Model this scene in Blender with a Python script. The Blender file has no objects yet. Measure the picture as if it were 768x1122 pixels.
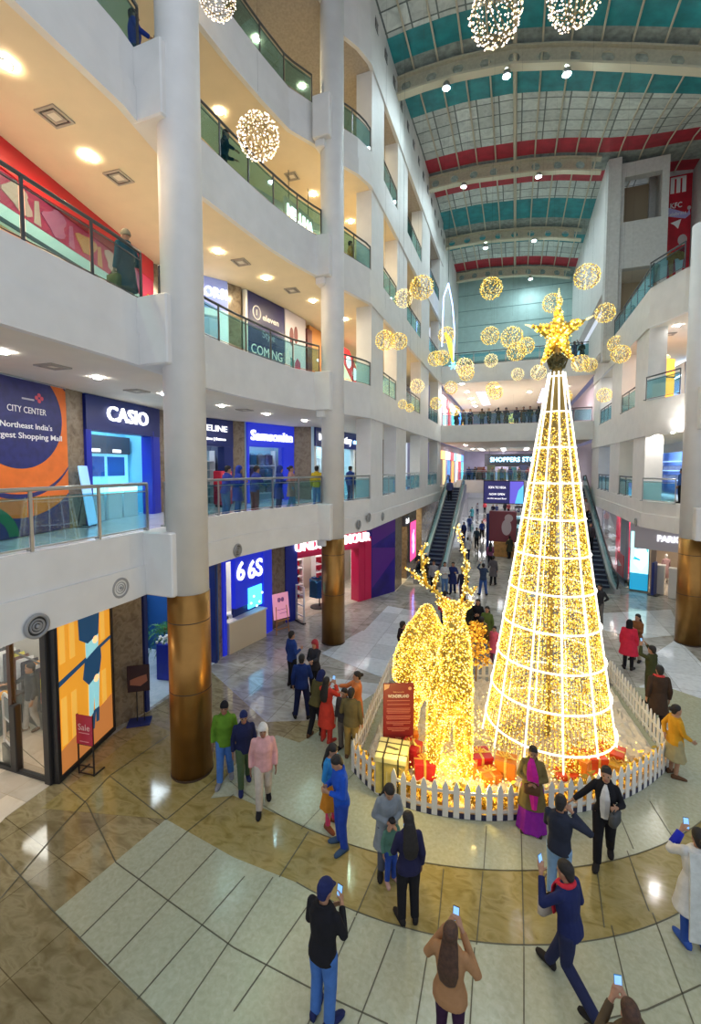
import bpy, math, random
from mathutils import Vector, Matrix
R = math.radians
rnd = random.Random(7)
C = bpy.context.scene.collection
sc = bpy.context.scene

# ------------------------------------------------------------------ camera
EYE, YAW, PITCH, FPX = 6.7, R(20.5), R(3.2), 480.0
cam_d = bpy.data.cameras.new('camera')
cam_d.sensor_fit = 'VERTICAL'
cam_d.sensor_height = 36.0
cam_d.lens = 36.0 * FPX / 1122.0
cam_d.shift_y = -22.0 / 1122.0
cam_d.clip_start, cam_d.clip_end = 0.05, 400
cam = bpy.data.objects.new('camera', cam_d)
C.objects.link(cam)
cam.location = (0, 0, EYE)
cam.rotation_euler = (math.pi / 2 - PITCH, 0, YAW)
sc.camera = cam

_h = Vector((-math.sin(YAW), math.cos(YAW), 0)); _r = Vector((math.cos(YAW), math.sin(YAW), 0))
_f = _h * math.cos(PITCH) - Vector((0, 0, math.sin(PITCH)))
_u = _h * math.sin(PITCH) + Vector((0, 0, math.cos(PITCH)))

def at(px, py, x=None, y=None, z=None, dep=None):
    """where the line of sight through a point of the photograph meets a plane of the hall"""
    d = _f + _r * ((px - 384.0) / FPX) - _u * ((py - 539.0) / FPX)
    if z is not None: t = (z - EYE) / d.z
    elif y is not None: t = y / d.y
    elif x is not None: t = x / d.x
    else: t = dep
    return Vector((0, 0, EYE)) + d * t

# ------------------------------------------------------------------ materials
MATS = {}
def nodemat(name):
    m = bpy.data.materials.new(name); m.use_nodes = True
    nt = m.node_tree; b = nt.nodes['Principled BSDF']
    return m, nt, b

def mat(name, col, rough=.6, metal=0.0, noise=0.0, nscale=8.0, bump=0.0, bscale=60.0, spec=.5, coat=0.0):
    if name in MATS: return MATS[name]
    m, nt, b = nodemat(name)
    b.inputs['Base Color'].default_value = (*col, 1); b.inputs['Roughness'].default_value = rough
    b.inputs['Metallic'].default_value = metal; b.inputs['Specular IOR Level'].default_value = spec
    b.inputs['Coat Weight'].default_value = coat
    tc = nt.nodes.new('ShaderNodeTexCoord')
    if noise:
        n = nt.nodes.new('ShaderNodeTexNoise'); n.inputs['Scale'].default_value = nscale; n.inputs['Detail'].default_value = 6
        nt.links.new(tc.outputs['Object'], n.inputs['Vector'])
        r = nt.nodes.new('ShaderNodeValToRGB')
        r.color_ramp.elements[0].position = .3; r.color_ramp.elements[1].position = .7
        r.color_ramp.elements[0].color = (*[max(0, c * (1 - noise)) for c in col], 1)
        r.color_ramp.elements[1].color = (*[min(1, c * (1 + noise)) for c in col], 1)
        nt.links.new(n.outputs['Fac'], r.inputs['Fac']); nt.links.new(r.outputs['Color'], b.inputs['Base Color'])
    if bump:
        n2 = nt.nodes.new('ShaderNodeTexNoise'); n2.inputs['Scale'].default_value = bscale
        nt.links.new(tc.outputs['Object'], n2.inputs['Vector'])
        bp = nt.nodes.new('ShaderNodeBump'); bp.inputs['Strength'].default_value = bump; bp.inputs['Distance'].default_value = .01
        nt.links.new(n2.outputs['Fac'], bp.inputs['Height']); nt.links.new(bp.outputs['Normal'], b.inputs['Normal'])
    MATS[name] = m
    return m

def glow(name, col, strength, sample=True, base=None):
    if name in MATS: return MATS[name]
    m, nt, b = nodemat(name)
    b.inputs['Base Color'].default_value = (*(base or col), 1); b.inputs['Roughness'].default_value = .5
    b.inputs['Emission Color'].default_value = (*col, 1); b.inputs['Emission Strength'].default_value = strength
    if not sample: m.cycles.emission_sampling = 'NONE'
    MATS[name] = m
    return m

def glass_mat(name, tint, refl=.10, alpha=0.0):
    if name in MATS: return MATS[name]
    m = bpy.data.materials.new(name); m.use_nodes = True; nt = m.node_tree; nt.nodes.clear()
    o = nt.nodes.new('ShaderNodeOutputMaterial'); tr = nt.nodes.new('ShaderNodeBsdfTransparent'); gl = nt.nodes.new('ShaderNodeBsdfGlossy')
    tr.inputs['Color'].default_value = (*tint, 1); gl.inputs['Roughness'].default_value = .02
    gl.inputs['Color'].default_value = (.9, .97, 1, 1)
    lw = nt.nodes.new('ShaderNodeLayerWeight'); lw.inputs['Blend'].default_value = .5
    pw = nt.nodes.new('ShaderNodeMath'); pw.operation = 'POWER'; pw.inputs[1].default_value = 4.0
    ad = nt.nodes.new('ShaderNodeMath'); ad.operation = 'MULTIPLY_ADD'; ad.inputs[1].default_value = .45; ad.inputs[2].default_value = refl; ad.use_clamp = True
    nt.links.new(lw.outputs['Facing'], pw.inputs[0]); nt.links.new(pw.outputs[0], ad.inputs[0])
    mx = nt.nodes.new('ShaderNodeMixShader')
    nt.links.new(ad.outputs[0], mx.inputs[0])
    nt.links.new(tr.outputs[0], mx.inputs[1]); nt.links.new(gl.outputs[0], mx.inputs[2]); nt.links.new(mx.outputs[0], o.inputs[0])
    MATS[name] = m
    return m

def ramp_mat(name, cols, scale, rough, detail=8, dist=1.5, tile=None, joint=(.1, .09, .07), spec=.5, rot=0, jw=.006, stretch=(1, 1, 1)):
    """veined stone, optionally cut into tiles (w, h)"""
    if name in MATS: return MATS[name]
    m, nt, b = nodemat(name); L = nt.links
    tc = nt.nodes.new('ShaderNodeTexCoord')
    mp = nt.nodes.new('ShaderNodeMapping'); mp.inputs['Rotation'].default_value = (0, 0, rot); mp.inputs['Scale'].default_value = stretch
    L.new(tc.outputs['Object'], mp.inputs['Vector'])
    n = nt.nodes.new('ShaderNodeTexNoise'); n.inputs['Scale'].default_value = scale; n.inputs['Detail'].default_value = detail
    n.inputs['Distortion'].default_value = dist
    L.new(mp.outputs[0], n.inputs['Vector'])
    r = nt.nodes.new('ShaderNodeValToRGB'); e = r.color_ramp.elements
    e[0].position = .28; e[0].color = (*cols[0], 1); e[1].position = .72; e[1].color = (*cols[-1], 1)
    for k, c in enumerate(cols[1:-1]):
        q = e.new(.28 + .44 * (k + 1) / (len(cols) - 1)); q.color = (*c, 1)
    L.new(n.outputs['Fac'], r.inputs['Fac'])
    out = r.outputs['Color']
    if tile:
        mp2 = nt.nodes.new('ShaderNodeMapping'); mp2.inputs['Rotation'].default_value = (0, 0, rot)
        L.new(tc.outputs['Object'], mp2.inputs['Vector'])
        bk = nt.nodes.new('ShaderNodeTexBrick'); bk.offset = 0
        bk.inputs['Scale'].default_value = 1; bk.inputs['Brick Width'].default_value = tile[0]; bk.inputs['Row Height'].default_value = tile[1]
        bk.inputs['Mortar Size'].default_value = jw; bk.inputs['Mortar Smooth'].default_value = 0
        bk.inputs['Color1'].default_value = (.8, .8, .8, 1); bk.inputs['Color2'].default_value = (1.12, 1.12, 1.12, 1); bk.inputs['Mortar'].default_value = (*[j * 3 for j in joint], 1)
        L.new(mp2.outputs[0], bk.inputs['Vector'])
        mu = nt.nodes.new('ShaderNodeMix'); mu.data_type = 'RGBA'; mu.blend_type = 'MULTIPLY'; mu.inputs[0].default_value = 1
        L.new(out, mu.inputs[6]); L.new(bk.outputs['Color'], mu.inputs[7]); out = mu.outputs[2]
    L.new(out, b.inputs['Base Color'])
    b.inputs['Roughness'].default_value = rough; b.inputs['Specular IOR Level'].default_value = spec
    MATS[name] = m
    return m

def fabric(col):
    return mat('fabric_%02x%02x%02x' % tuple(int(min(1, c) * 255) for c in col), col, .85, noise=.12, nscale=9, bump=.25, bscale=35, spec=.2)

# ------------------------------------------------------------------ mesh collector
class MB:
    def __init__(s): s.v = []; s.f = []; s.m = []; s.T = None
    def _p(s, p): return tuple(s.T @ Vector(p)) if s.T is not None else tuple(p)
    def add(s, vs, fs, m=0):
        o = len(s.v); s.v += [s._p(p) for p in vs]
        for f in fs: s.f.append([i + o for i in f]); s.m.append(m)
        return s
    def box(s, x0, x1, y0, y1, z0, z1, m=0):
        if x0 > x1: x0, x1 = x1, x0
        if y0 > y1: y0, y1 = y1, y0
        if z0 > z1: z0, z1 = z1, z0
        return s.add([(x0, y0, z0), (x1, y0, z0), (x1, y1, z0), (x0, y1, z0), (x0, y0, z1), (x1, y0, z1), (x1, y1, z1), (x0, y1, z1)],
              [(0, 3, 2, 1), (4, 5, 6, 7), (0, 1, 5, 4), (1, 2, 6, 5), (2, 3, 7, 6), (3, 0, 4, 7)], m)
    def rbox(s, x0, x1, y0, y1, z0, z1, b=.02, m=0):
        """box with chamfered edges"""
        rings = []
        for z, i in ((z0, b), (z0 + b, 0), (z1 - b, 0), (z1, b)):
            X0, X1, Y0, Y1 = x0 + i, x1 - i, y0 + i, y1 - i
            rings.append([(X0 + b, Y0, z), (X1 - b, Y0, z), (X1, Y0 + b, z), (X1, Y1 - b, z), (X1 - b, Y1, z), (X0 + b, Y1, z), (X0, Y1 - b, z), (X0, Y0 + b, z)])
        return s.loft(rings, m)
    def loft(s, rings, m=0, caps=True, closed=True):
        n = len(rings[0]); vs = [p for r in rings for p in r]; fs = []
        for k in range(len(rings) - 1):
            for i in range(n if closed else n - 1):
                j = (i + 1) % n
                fs.append((k * n + i, k * n + j, (k + 1) * n + j, (k + 1) * n + i))
        if caps:
            fs.append(tuple(range(n))[::-1]); fs.append(tuple(range((len(rings) - 1) * n, len(rings) * n)))
        return s.add(vs, fs, m)
    def prism(s, pts, z0, z1, m=0):
        a = sum(pts[i][0] * pts[(i + 1) % len(pts)][1] - pts[(i + 1) % len(pts)][0] * pts[i][1] for i in range(len(pts)))
        if a < 0: pts = pts[::-1]
        return s.loft([[(p[0], p[1], z0) for p in pts], [(p[0], p[1], z1) for p in pts]], m)
    def plate(s, pts, y0, y1, m=0):
        """outline in the x-z plane given depth along y"""
        a = sum(pts[i][0] * pts[(i + 1) % len(pts)][1] - pts[(i + 1) % len(pts)][0] * pts[i][1] for i in range(len(pts)))
        if a < 0: pts = pts[::-1]
        return s.loft([[(p[0], y1, p[1]) for p in pts], [(p[0], y0, p[1]) for p in pts]], m)
    def tube(s, pts, r, n=8, m=0, closed=False):
        pts = [Vector(p) for p in pts]; rs = r if isinstance(r, (list, tuple)) else [r] * len(pts); rings = []
        prev = None
        for i, p in enumerate(pts):
            if closed: t = pts[(i + 1) % len(pts)] - pts[i - 1]
            else: t = pts[min(i + 1, len(pts) - 1)] - pts[max(i - 1, 0)]
            if t.length < 1e-9: t = Vector((0, 0, 1))
            t.normalize()
            if prev is None:
                up = Vector((0, 0, 1)) if abs(t.z) < .9 else Vector((1, 0, 0))
                a = t.cross(up).normalized()
            else:
                a = (prev - t * prev.dot(t))
                if a.length < 1e-6: a = t.orthogonal()
                a.normalize()
            prev = a; b = t.cross(a)
            rings.append([tuple(p + (a * math.cos(2 * math.pi * k / n) + b * math.sin(2 * math.pi * k / n)) * rs[i]) for k in range(n)])
        if closed:
            return s.loft(rings + [rings[0]], m, caps=False)
        return s.loft(rings, m)
    def capsule(s, a, b, ra, rb, n=10, m=0):
        a, b = Vector(a), Vector(b); t = (b - a)
        if t.length < 1e-6: t = Vector((0, 0, .001))
        d = t.normalized()
        pts = [a - d * ra * .95, a - d * ra * .7, a - d * ra * .3, a, b, b + d * rb * .3, b + d * rb * .7, b + d * rb * .95]
        return s.tube(pts, [ra * .25, ra * .7, ra * .95, ra, rb, rb * .95, rb * .7, rb * .25], n, m)
    def lathe(s, prof, c=(0, 0, 0), n=24, m=0, caps=True):
        rings = [[(c[0] + r * math.cos(2 * math.pi * k / n), c[1] + r * math.sin(2 * math.pi * k / n), c[2] + z) for k in range(n)] for r, z in prof]
        return s.loft(rings, m, caps)
    def ball(s, c, r, n=12, k=8, m=0):
        if not isinstance(r, (list, tuple)): r = (r, r, r)
        rings = []
        for j in range(k + 1):
            a = -math.pi / 2 + math.pi * (j + .0001 + (.9998 - 1) * j / k) / k
            cr = max(math.cos(a), .02)
            rings.append([(c[0] + r[0] * cr * math.cos(2 * math.pi * i / n), c[1] + r[1] * cr * math.sin(2 * math.pi * i / n), c[2] + r[2] * math.sin(a)) for i in range(n)])
        return s.loft(rings, m)
    def octa(s, p, r, m=0):
        x, y, z = p
        return s.add([(x + r, y, z), (x - r, y, z), (x, y + r, z), (x, y - r, z), (x, y, z + r), (x, y, z - r)],
              [(0, 2, 4), (2, 1, 4), (1, 3, 4), (3, 0, 4), (2, 0, 5), (1, 2, 5), (3, 1, 5), (0, 3, 5)], m)
    def bar(s, a, b, w, h, m=0):
        """rectangular bar from a to b, w across, h in the other direction"""
        a, b = Vector(a), Vector(b); t = (b - a).normalized()
        up = Vector((0, 0, 1)) if abs(t.z) < .95 else Vector((1, 0, 0))
        x = t.cross(up).normalized(); y = x.cross(t)
        ring = lambda p: [tuple(p + x * sx * w / 2 + y * sy * h / 2) for sx, sy in ((-1, -1), (1, -1), (1, 1), (-1, 1))]
        return s.loft([ring(a), ring(b)], m)
    def build(s, name, mats, parent=None, smooth=False, loc=None, rz=0):
        me = bpy.data.meshes.new(name); me.from_pydata(s.v, [], s.f)
        mats = mats if isinstance(mats, (list, tuple)) else [mats]
        for x in mats: me.materials.append(x)
        if len(mats) > 1: me.polygons.foreach_set('material_index', s.m)
        if smooth: me.polygons.foreach_set('use_smooth', [True] * len(s.f))
        me.update()
        o = bpy.data.objects.new(name, me); C.objects.link(o)
        if parent is not None: o.parent = parent
        if loc is not None: o.location = loc
        if rz: o.rotation_euler.z = rz
        return o

def tag(o, label, cat, group=None, kind=None):
    if len(label.split()) > 16: print('LONG', label)
    o['label'] = label; o['category'] = cat
    if group: o['group'] = group
    if kind: o['kind'] = kind
    return o
def thing(name, label, cat, loc=(0, 0, 0), rz=0, group=None):
    o = bpy.data.objects.new(name, None); C.objects.link(o); o.empty_display_size = .1
    o.location = loc; o.rotation_euler.z = rz
    return tag(o, label, cat, group)
def struct(o, label=None):
    o['kind'] = 'structure'
    if label: o['label'] = label
    return o
def copy_tree(o, parent=None):
    c = o.copy(); C.objects.link(c)
    if parent is not None: c.parent = parent
    for ch in o.children: copy_tree(ch, c)
    return c

def text_geo(body, size, bold=0.0, depth=.02, align='CENTER'):
    cu = bpy.data.curves.new('t', 'FONT'); cu.body = body; cu.size = size; cu.align_x = align; cu.align_y = 'CENTER'
    cu.offset = bold * size; cu.extrude = depth / 2; cu.resolution_u = 3
    ob = bpy.data.objects.new('t', cu)
    tmp = bpy.data.collections.new('t'); C.children.link(tmp); tmp.objects.link(ob)
    dg = bpy.context.evaluated_depsgraph_get()
    me = bpy.data.meshes.new_from_object(ob.evaluated_get(dg))
    vs = [tuple(v.co) for v in me.vertices]; fs = [tuple(p.vertices) for p in me.polygons]
    bpy.data.objects.remove(ob); bpy.data.curves.remove(cu); bpy.data.meshes.remove(me); bpy.data.collections.remove(tmp)
    return vs, fs
def lettering(parent, body, x, z, size, m, y=-.02, depth=.03, bold=0.0, width=None, align='CENTER', name='lettering', squash=1.0):
    """writing on a local x-z plane read from the -y side"""
    vs, fs = text_geo(body, size, bold, depth, align)
    if not vs: return None
    xs = [v[0] for v in vs]; k = squash
    if width: k = width / max(1e-6, max(xs) - min(xs))
    b = MB(); b.add([(x + v[0] * k, y - v[2], z + v[1]) for v in vs], fs)
    return b.build(name, m, parent)
# ------------------------------------------------------------------ people
SKIN = [mat('skin_light', (.52, .30, .20), .55, noise=.06, nscale=20), mat('skin_mid', (.38, .20, .12), .55, noise=.06, nscale=20), mat('skin_deep', (.24, .12, .07), .55, noise=.06, nscale=20)]
EYE_M = mat('eye_dark', (.02, .015, .015), .2); LIP_M = mat('lips', (.35, .10, .09), .5)
HAIR_M = mat('hair_black', (.012, .009, .008), .7, noise=.4, nscale=30, bump=.4, bscale=80)
HAIR_B = mat('hair_brown', (.06, .025, .013), .65, noise=.4, nscale=30, bump=.4, bscale=80)

def remesh(b, voxel, smooth=2, fac=.5):
    me = bpy.data.meshes.new('r'); me.from_pydata(b.v, [], b.f); me.update()
    ob = bpy.data.objects.new('r', me)
    C.objects.link(ob)
    md = ob.modifiers.new('r', 'REMESH'); md.mode = 'VOXEL'; md.voxel_size = voxel
    if smooth:
        ms = ob.modifiers.new('s', 'SMOOTH'); ms.factor = fac; ms.iterations = smooth
    dg = bpy.context.evaluated_depsgraph_get()
    out = bpy.data.meshes.new_from_object(ob.evaluated_get(dg))
    bpy.data.objects.remove(ob); bpy.data.meshes.remove(me)
    out.polygons.foreach_set('use_smooth', [True] * len(out.polygons))
    return out

ARMS = {  # side s: elbow and wrist measured from the shoulder (x is outwards)
    'down': ((.06, -.03, -.28), (.07, .04, -.53)),
    'fwd': ((.05, .07, -.27), (.03, .25, -.40)),
    'back': ((.06, -.12, -.25), (.07, -.17, -.50)),
    'phone': ((.05, .10, -.26), (-.12, .30, -.14)),
    'phone_low': ((.07, .05, -.28), (-.10, .26, -.22)),
    'shoot': ((.10, .18, -.16), (-.08, .30, .05)),
    'shoot_high': ((.08, .17, .06), (-.06, .24, .28)),
    'belly': ((.08, .00, -.28), (-.12, .20, -.27)),
    'crook': ((.10, -.02, -.26), (.02, .20, -.20)),
    'face': ((.13, .09, -.23), (-.08, .23, .09)),
    'ear': ((.24, .08, -.10), (-.04, .10, .10)),
    'out': ((.17, .03, -.22), (.34, .12, -.38)),
    'reach': ((.06, .24, -.14), (.02, .46, -.10)),
    'rail': ((.10, .10, -.25), (.04, .32, -.28)),
    'wave': ((.13, .10, -.22), (.16, .22, .02)),
    'behind': ((.12, -.10, -.25), (-.08, -.18, -.42)),
}
PCACHE = {}

def build_person(key, h=1.7, fem=False, legs='stand', armL='down', armR='down', lean=0, nod=0, turn=0, top='jacket', bottom='trousers',
                 hair='short', voxel=.012, extra=(), bulk=1.0, stride=.30, scarf=False):
    """meshes of one figure: facing +y, feet at the origin"""
    if key in PCACHE: return PCACHE[key]
    s = h / 1.7; HZ = .92
    lean, nod, turn = R(lean), R(nod), R(turn)
    def up(p):
        x, y, z = p; z2 = z - HZ
        return (x, y * math.cos(lean) + z2 * math.sin(lean), HZ - y * math.sin(lean) + z2 * math.cos(lean))
    def hd(p):
        x, y, z = p; z -= 1.50
        y, z = y * math.cos(nod) + z * math.sin(nod), -y * math.sin(nod) + z * math.cos(nod)
        x, y = x * math.cos(turn) - y * math.sin(turn), x * math.sin(turn) + y * math.cos(turn)
        return up((x, y, z + 1.50))
    S = lambda p: tuple(c * s for c in p)
    def ringset(prof, infl=0.0, n=16, fn=up):
        out = []
        for z, w, d, yo in prof:
            out.append([S(fn(((w + infl) * math.copysign(abs(math.cos(a)) ** .85, math.cos(a)), yo + (d + infl) * math.sin(a), z))) for a in [2 * math.pi * k / n for k in range(n)]])
        return out
    wst, hip, sh = (.122, .172, .148) if fem else (.146, .165, .172)
    wst *= bulk; hip *= bulk; sh *= (1 + bulk) / 2
    tor = [(.80, hip * .8, .10, 0), (.90, hip, .122 * bulk, -.005), (1.05, wst, .10 * bulk, .005), (1.22, (wst + sh) / 2 + .012, .122 * bulk, .01), (1.34, sh, .11, .0), (1.405, sh * .82, .085, -.005), (1.45, .085, .07, -.01)]
    # legs
    L = {}
    for sd in (-1, 1):
        x = .088 * sd
        if legs == 'stand': J = [(x, 0, .88), (x * 1.1, .02, .48), (x * 1.15, -.015, .085)]; yaw = .25
        elif legs == 'apart': J = [(x, 0, .88), (x * 1.5, .03, .48), (x * 2.0, -.015, .085)]; yaw = .35
        elif legs == 'walk':
            if sd == 1: J = [(x, .02, .88), (x, .16, .49), (x, stride * .85, .10)]
            else: J = [(x, -.02, .88), (x, -.02, .47), (x, -stride * 1.1, .15)]
            yaw = .08
        elif legs == 'step':
            if sd == 1: J = [(x, .01, .88), (x, .09, .48), (x * 1.1, .13, .085)]
            else: J = [(x, -.01, .88), (x, -.01, .47), (x * 1.1, -.15, .10)]
            yaw = .15
        L[sd] = (J, yaw)
    A = {}
    for sd, nm in ((-1, armL), (1, armR)):
        e, w = ARMS[nm]; sx = (sh + .002) * sd; S0 = Vector((sx, -.005, 1.375))
        A[sd] = (S0, S0 + Vector((e[0] * sd, e[1], e[2])), S0 + Vector((w[0] * sd, w[1], w[2])), nm)
    b = MB()
    b.loft(ringset(tor))
    for sd in (-1, 1):
        J, yaw = L[sd]; T = [Vector(S(p)) for p in J]
        b.capsule(T[0], T[1], .086 * s * (1.1 if fem else 1), .056 * s); b.capsule(T[1], T[2], .057 * s, .040 * s)
    hands = {}
    for sd in (-1, 1):
        S0, E, W, nm = A[sd]
        s0, e, w = Vector(S(up(S0))), Vector(S(up(E))), Vector(S(up(W)))
        b.capsule(s0, e, .044 * s, .037 * s); b.capsule(e, w, .040 * s, .027 * s)
        D = (w - e).normalized()
        inw = Vector((-sd, .15, 0)) if nm in ('down', 'fwd', 'back', 'out') else (Vector((0, .3, -1)) if nm in ('belly', 'rail', 'reach') else Vector((-sd * .8, .5, .1)))
        N = (inw - D * inw.dot(D))
        N = N.normalized() if N.length > 1e-4 else D.orthogonal().normalized()
        Q = D.cross(N).normalized()
        if nm in ('down', 'fwd', 'back', 'out'):
            if Q.y < 0: Q = -Q
        elif Q.z < 0: Q = -Q
        P = w + D * .05 * s
        pal = [[tuple(w + D * t * s + (Q * math.cos(a) * wd + N * math.sin(a) * th) * s) for a in [2 * math.pi * k / 10 for k in range(10)]] for t, wd, th in ((-.01, .026, .02), (.02, .034, .018), (.06, .042, .016), (.09, .040, .013))]
        b.loft(pal)
        curl = .9 if nm in ('phone', 'shoot', 'shoot_high', 'face', 'phone_low', 'crook', 'ear') else .45
        for k, ln in enumerate((.068, .078, .072, .056)):
            o = (.033 - .022 * k)
            p0 = w + (D * .085 + Q * o) * s
            d1 = (D + Q * o * 2.2 + N * curl * .5).normalized(); d2 = (D + Q * o * 1.5 + N * curl * 1.5).normalized()
            p1 = p0 + d1 * ln * .5 * s; p2 = p1 + d2 * ln * .55 * s
            b.tube([p0 - d1 * .02 * s, p0, p1, p2], [.0095 * s, .0095 * s, .009 * s, .0075 * s], 6)
        t0 = w + (D * .03 + Q * .026) * s
        t1 = t0 + (D * .55 + Q * .8 + N * .25).normalized() * .038 * s; t2 = t1 + (D * .85 + Q * .35 + N * .45).normalized() * .034 * s
        b.tube([t0 - Q * .012 * s, t0, t1, t2], [.013 * s, .012 * s, .0105 * s, .008 * s], 6)
        hands[sd] = (P, D, N, Q)
    # neck and head
    b.tube([S(up((0, -.01, 1.40))), S(up((0, -.005, 1.47))), S(hd((0, .005, 1.54)))], [.062 * s, .054 * s, .052 * s], 12)
    head = [(1.455 + .015, .030, .040, .050), (1.485, .048, .062, .036), (1.52, .060, .080, .020), (1.56, .068, .090, .012), (1.60, .073, .096, .004), (1.64, .070, .092, .0), (1.675, .055, .072, -.004), (1.697, .025, .035, -.006)]
    b.loft(ringset(head, fn=hd, n=18))
    b.loft([[S(hd((.013 * w * math.cos(a), yb + .018 * w * math.sin(a), z))) for a in [2 * math.pi * q / 8 for q in range(8)]] for z, yb, w in ((1.545, .098, 1.0), (1.56, .104, 1.15), (1.585, .094, .7), (1.605, .088, .4))])
    for sd in (-1, 1):
        b.ball(S(hd((.074 * sd, .0, 1.575))), (.012 * s, .022 * s, .033 * s), 8, 6)
    for sd in (-1, 1):   # foot inside the shoe
        J, yaw = L[sd]; a = J[2]
        b.capsule(S((a[0], a[1] - .02, a[2] - .035)), S((a[0] + yaw * .13 * sd, a[1] + .13, max(.035, a[2] - .06))), .035 * s, .028 * s)
    body = remesh(b, voxel, 2, .4)
    eyes = [Vector(S(hd((.031 * sd, .088, 1.592)))) for sd in (-1, 1)]; lip = Vector(S(hd((0, .095, 1.522))))
    idx = [0] * len(body.polygons)
    for p in body.polygons:
        c = p.center
        if c.z > 1.1 * s or lean > .4:
            if min((c - eyes[0]).length, (c - eyes[1]).length) < .0115 * s: idx[p.index] = 1
            else:
                dl = c - lip
                if abs(dl.z) < .011 * s and abs(dl.x) < .028 * s and abs(dl.y) < .02 * s: idx[p.index] = 2
    parts = {}
    cv = max(voxel, .014)
    # shoes
    for i, sd in enumerate((-1, 1)):
        q = MB(); J, yaw = L[sd]; a = J[2]; z0 = a[2] - .085
        rings = []
        for t, w, hh, zo in ((-.085, .030, .07, 0), (-.07, .044, .105, 0), (-.01, .05, .12, 0), (.05, .052, .095, 0), (.12, .055, .07, 0), (.17, .048, .058, 0), (.205, .026, .04, .005)):
            cx, cy = a[0] + yaw * sd * (t + .05), a[1] + t
            zb = z0 + (.05 * max(0, .02 - t) if a[2] > .12 else 0)
            rings.append([S((cx + w * math.cos(k), cy, max(0.002, zb + zo + hh * .5 + hh * .5 * math.copysign(abs(math.sin(k)) ** .6, math.sin(k))))) for k in [2 * math.pi * j / 12 for j in range(12)]])
        q.loft(rings); parts['shoe%d' % i] = q
    # trousers / skirts
    if bottom == 'trousers' or bottom == 'leggings':
        q = MB(); inf = .022 if bottom == 'trousers' else .010
        q.loft(ringset([(.78, hip * .78, .095, 0), (.90, hip, .122 * bulk, -.005), (.98, (wst + hip) / 2, .108 * bulk, 0)], .005))
        for sd in (-1, 1):
            J, yaw = L[sd]; T = [Vector(J[0]), Vector(J[1]), Vector(J[2])]
            T[2] = T[2] + (T[2] - T[1]).normalized() * .02
            mid = (T[1] + T[2]) / 2
            q.tube([S(T[0] + Vector((0, 0, .03))), S(T[0]), S((T[0] + T[1]) / 2), S(T[1]), S(mid), S(T[2])],
                   [(.07 + inf) * s, (.085 + inf) * s, (.072 + inf) * s, (.056 + inf) * s, (.05 + inf) * s, (.045 + inf) * s], 12)
        parts['trousers'] = remesh(q, cv, 3)
    elif bottom in ('skirt', 'saree'):
        q = MB(); n = 28
        low = .03 if bottom == 'saree' else .45
        prof = [(1.02, wst + .02, .12), (.90, hip + .02, .145), (.70, hip + .03, .16), (.40 if bottom == 'saree' else .6, hip + .05, .18), (low, hip + .085, .215)]
        rings = []
        for z, w, d in prof:
            fl = (1 - z) * .10
            rings.append([S(((w * math.cos(a)) * (1 + fl * math.sin(a * 7)), d * math.sin(a) * (1 + fl * math.sin(a * 7)), z)) for a in [2 * math.pi * k / n for k in range(n)]])
        q.loft(rings); parts['skirt'] = remesh(q, cv, 2)
    # tops
    q = MB(); inf = {'shirt': .014, 'jacket': .016, 'hoodie': .020, 'kurta': .022, 'coat': .020, 'sweater': .016, 'blouse': .008}[top]
    hem = {'shirt': .84, 'jacket': .82, 'hoodie': .80, 'kurta': .42, 'coat': .52, 'sweater': .80, 'blouse': 1.0}[top]
    pr = [p for p in tor if p[0] > max(hem, .86)]
    pr[-1] = (1.445, .088, .072, -.008)
    if hem < .86: pr = [(hem + .0, hip * 1.02, .125 * bulk, -.002)] + pr if hem > .7 else [(hem, hip * 1.12 + .04, .17 * bulk, 0), (.70, hip * 1.05 + .015, .14 * bulk, 0)] + pr
    lo = [p for p in pr if p[0] < .80]; hi = [p for p in pr if p[0] >= .80]
    rings = ringset(lo, inf, fn=lambda p: (p[0], p[1] + (math.sin(lean) * .05), p[2])) + ringset(hi, inf)
    q.loft(rings)
    for sd in (-1, 1):
        S0, E, W, nm = A[sd]; S0, E, W = [Vector(S(up(p))) for p in (S0, E, W)]
        slv = W - (W - E) * .10 if top not in ('blouse',) else E + (W - E) * .1
        q.capsule(S0, E, (.046 + inf) * s, (.038 + inf) * s); q.tube([E - (slv - E) * .1, E, (E + slv) / 2, slv], [(.037 + inf) * s, (.038 + inf) * s, (.035 + inf * .9) * s, (.029 + inf * .8) * s], 12)
        q.ball(tuple(E), (.038 + inf) * s, 10, 8)
    if top in ('hoodie', 'coat', 'jacket'):
        q.tube([S(up((.075 * math.cos(a), -.02 + .065 * math.sin(a), 1.455 + .012 * math.sin(-a)))) for a in [2 * math.pi * k / 14 for k in range(14)]], .022 * s, 8, closed=True)
    parts[top] = remesh(q, cv, 2)
    # hair
    q = MB()
    if hair in ('short', 'long', 'bun', 'pony'):
        g = .012
        q.loft(ringset([(1.56, .058, .05, -.048), (1.60, .078, .085, -.022), (1.645, .080, .094, -.012), (1.685, .064, .078, -.008), (1.712, .036, .042, -.008)], g * .6, fn=hd))
        q.loft(ringset([(1.50, .045, .03, -.062), (1.56, .068, .05, -.052), (1.62, .072, .05, -.05)], g * .4, fn=hd))
        if hair == 'long':
            q.loft(ringset([(1.10, .04, .018, -.135), (1.14, .095, .028, -.14), (1.26, .125, .038, -.135), (1.40, .112, .046, -.10), (1.50, .098, .058, -.06), (1.60, .080, .06, -.035)], 0, fn=up))
        if hair == 'bun': q.ball(S(hd((0, -.13, 1.61))), .05 * s, 10, 8)
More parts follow.
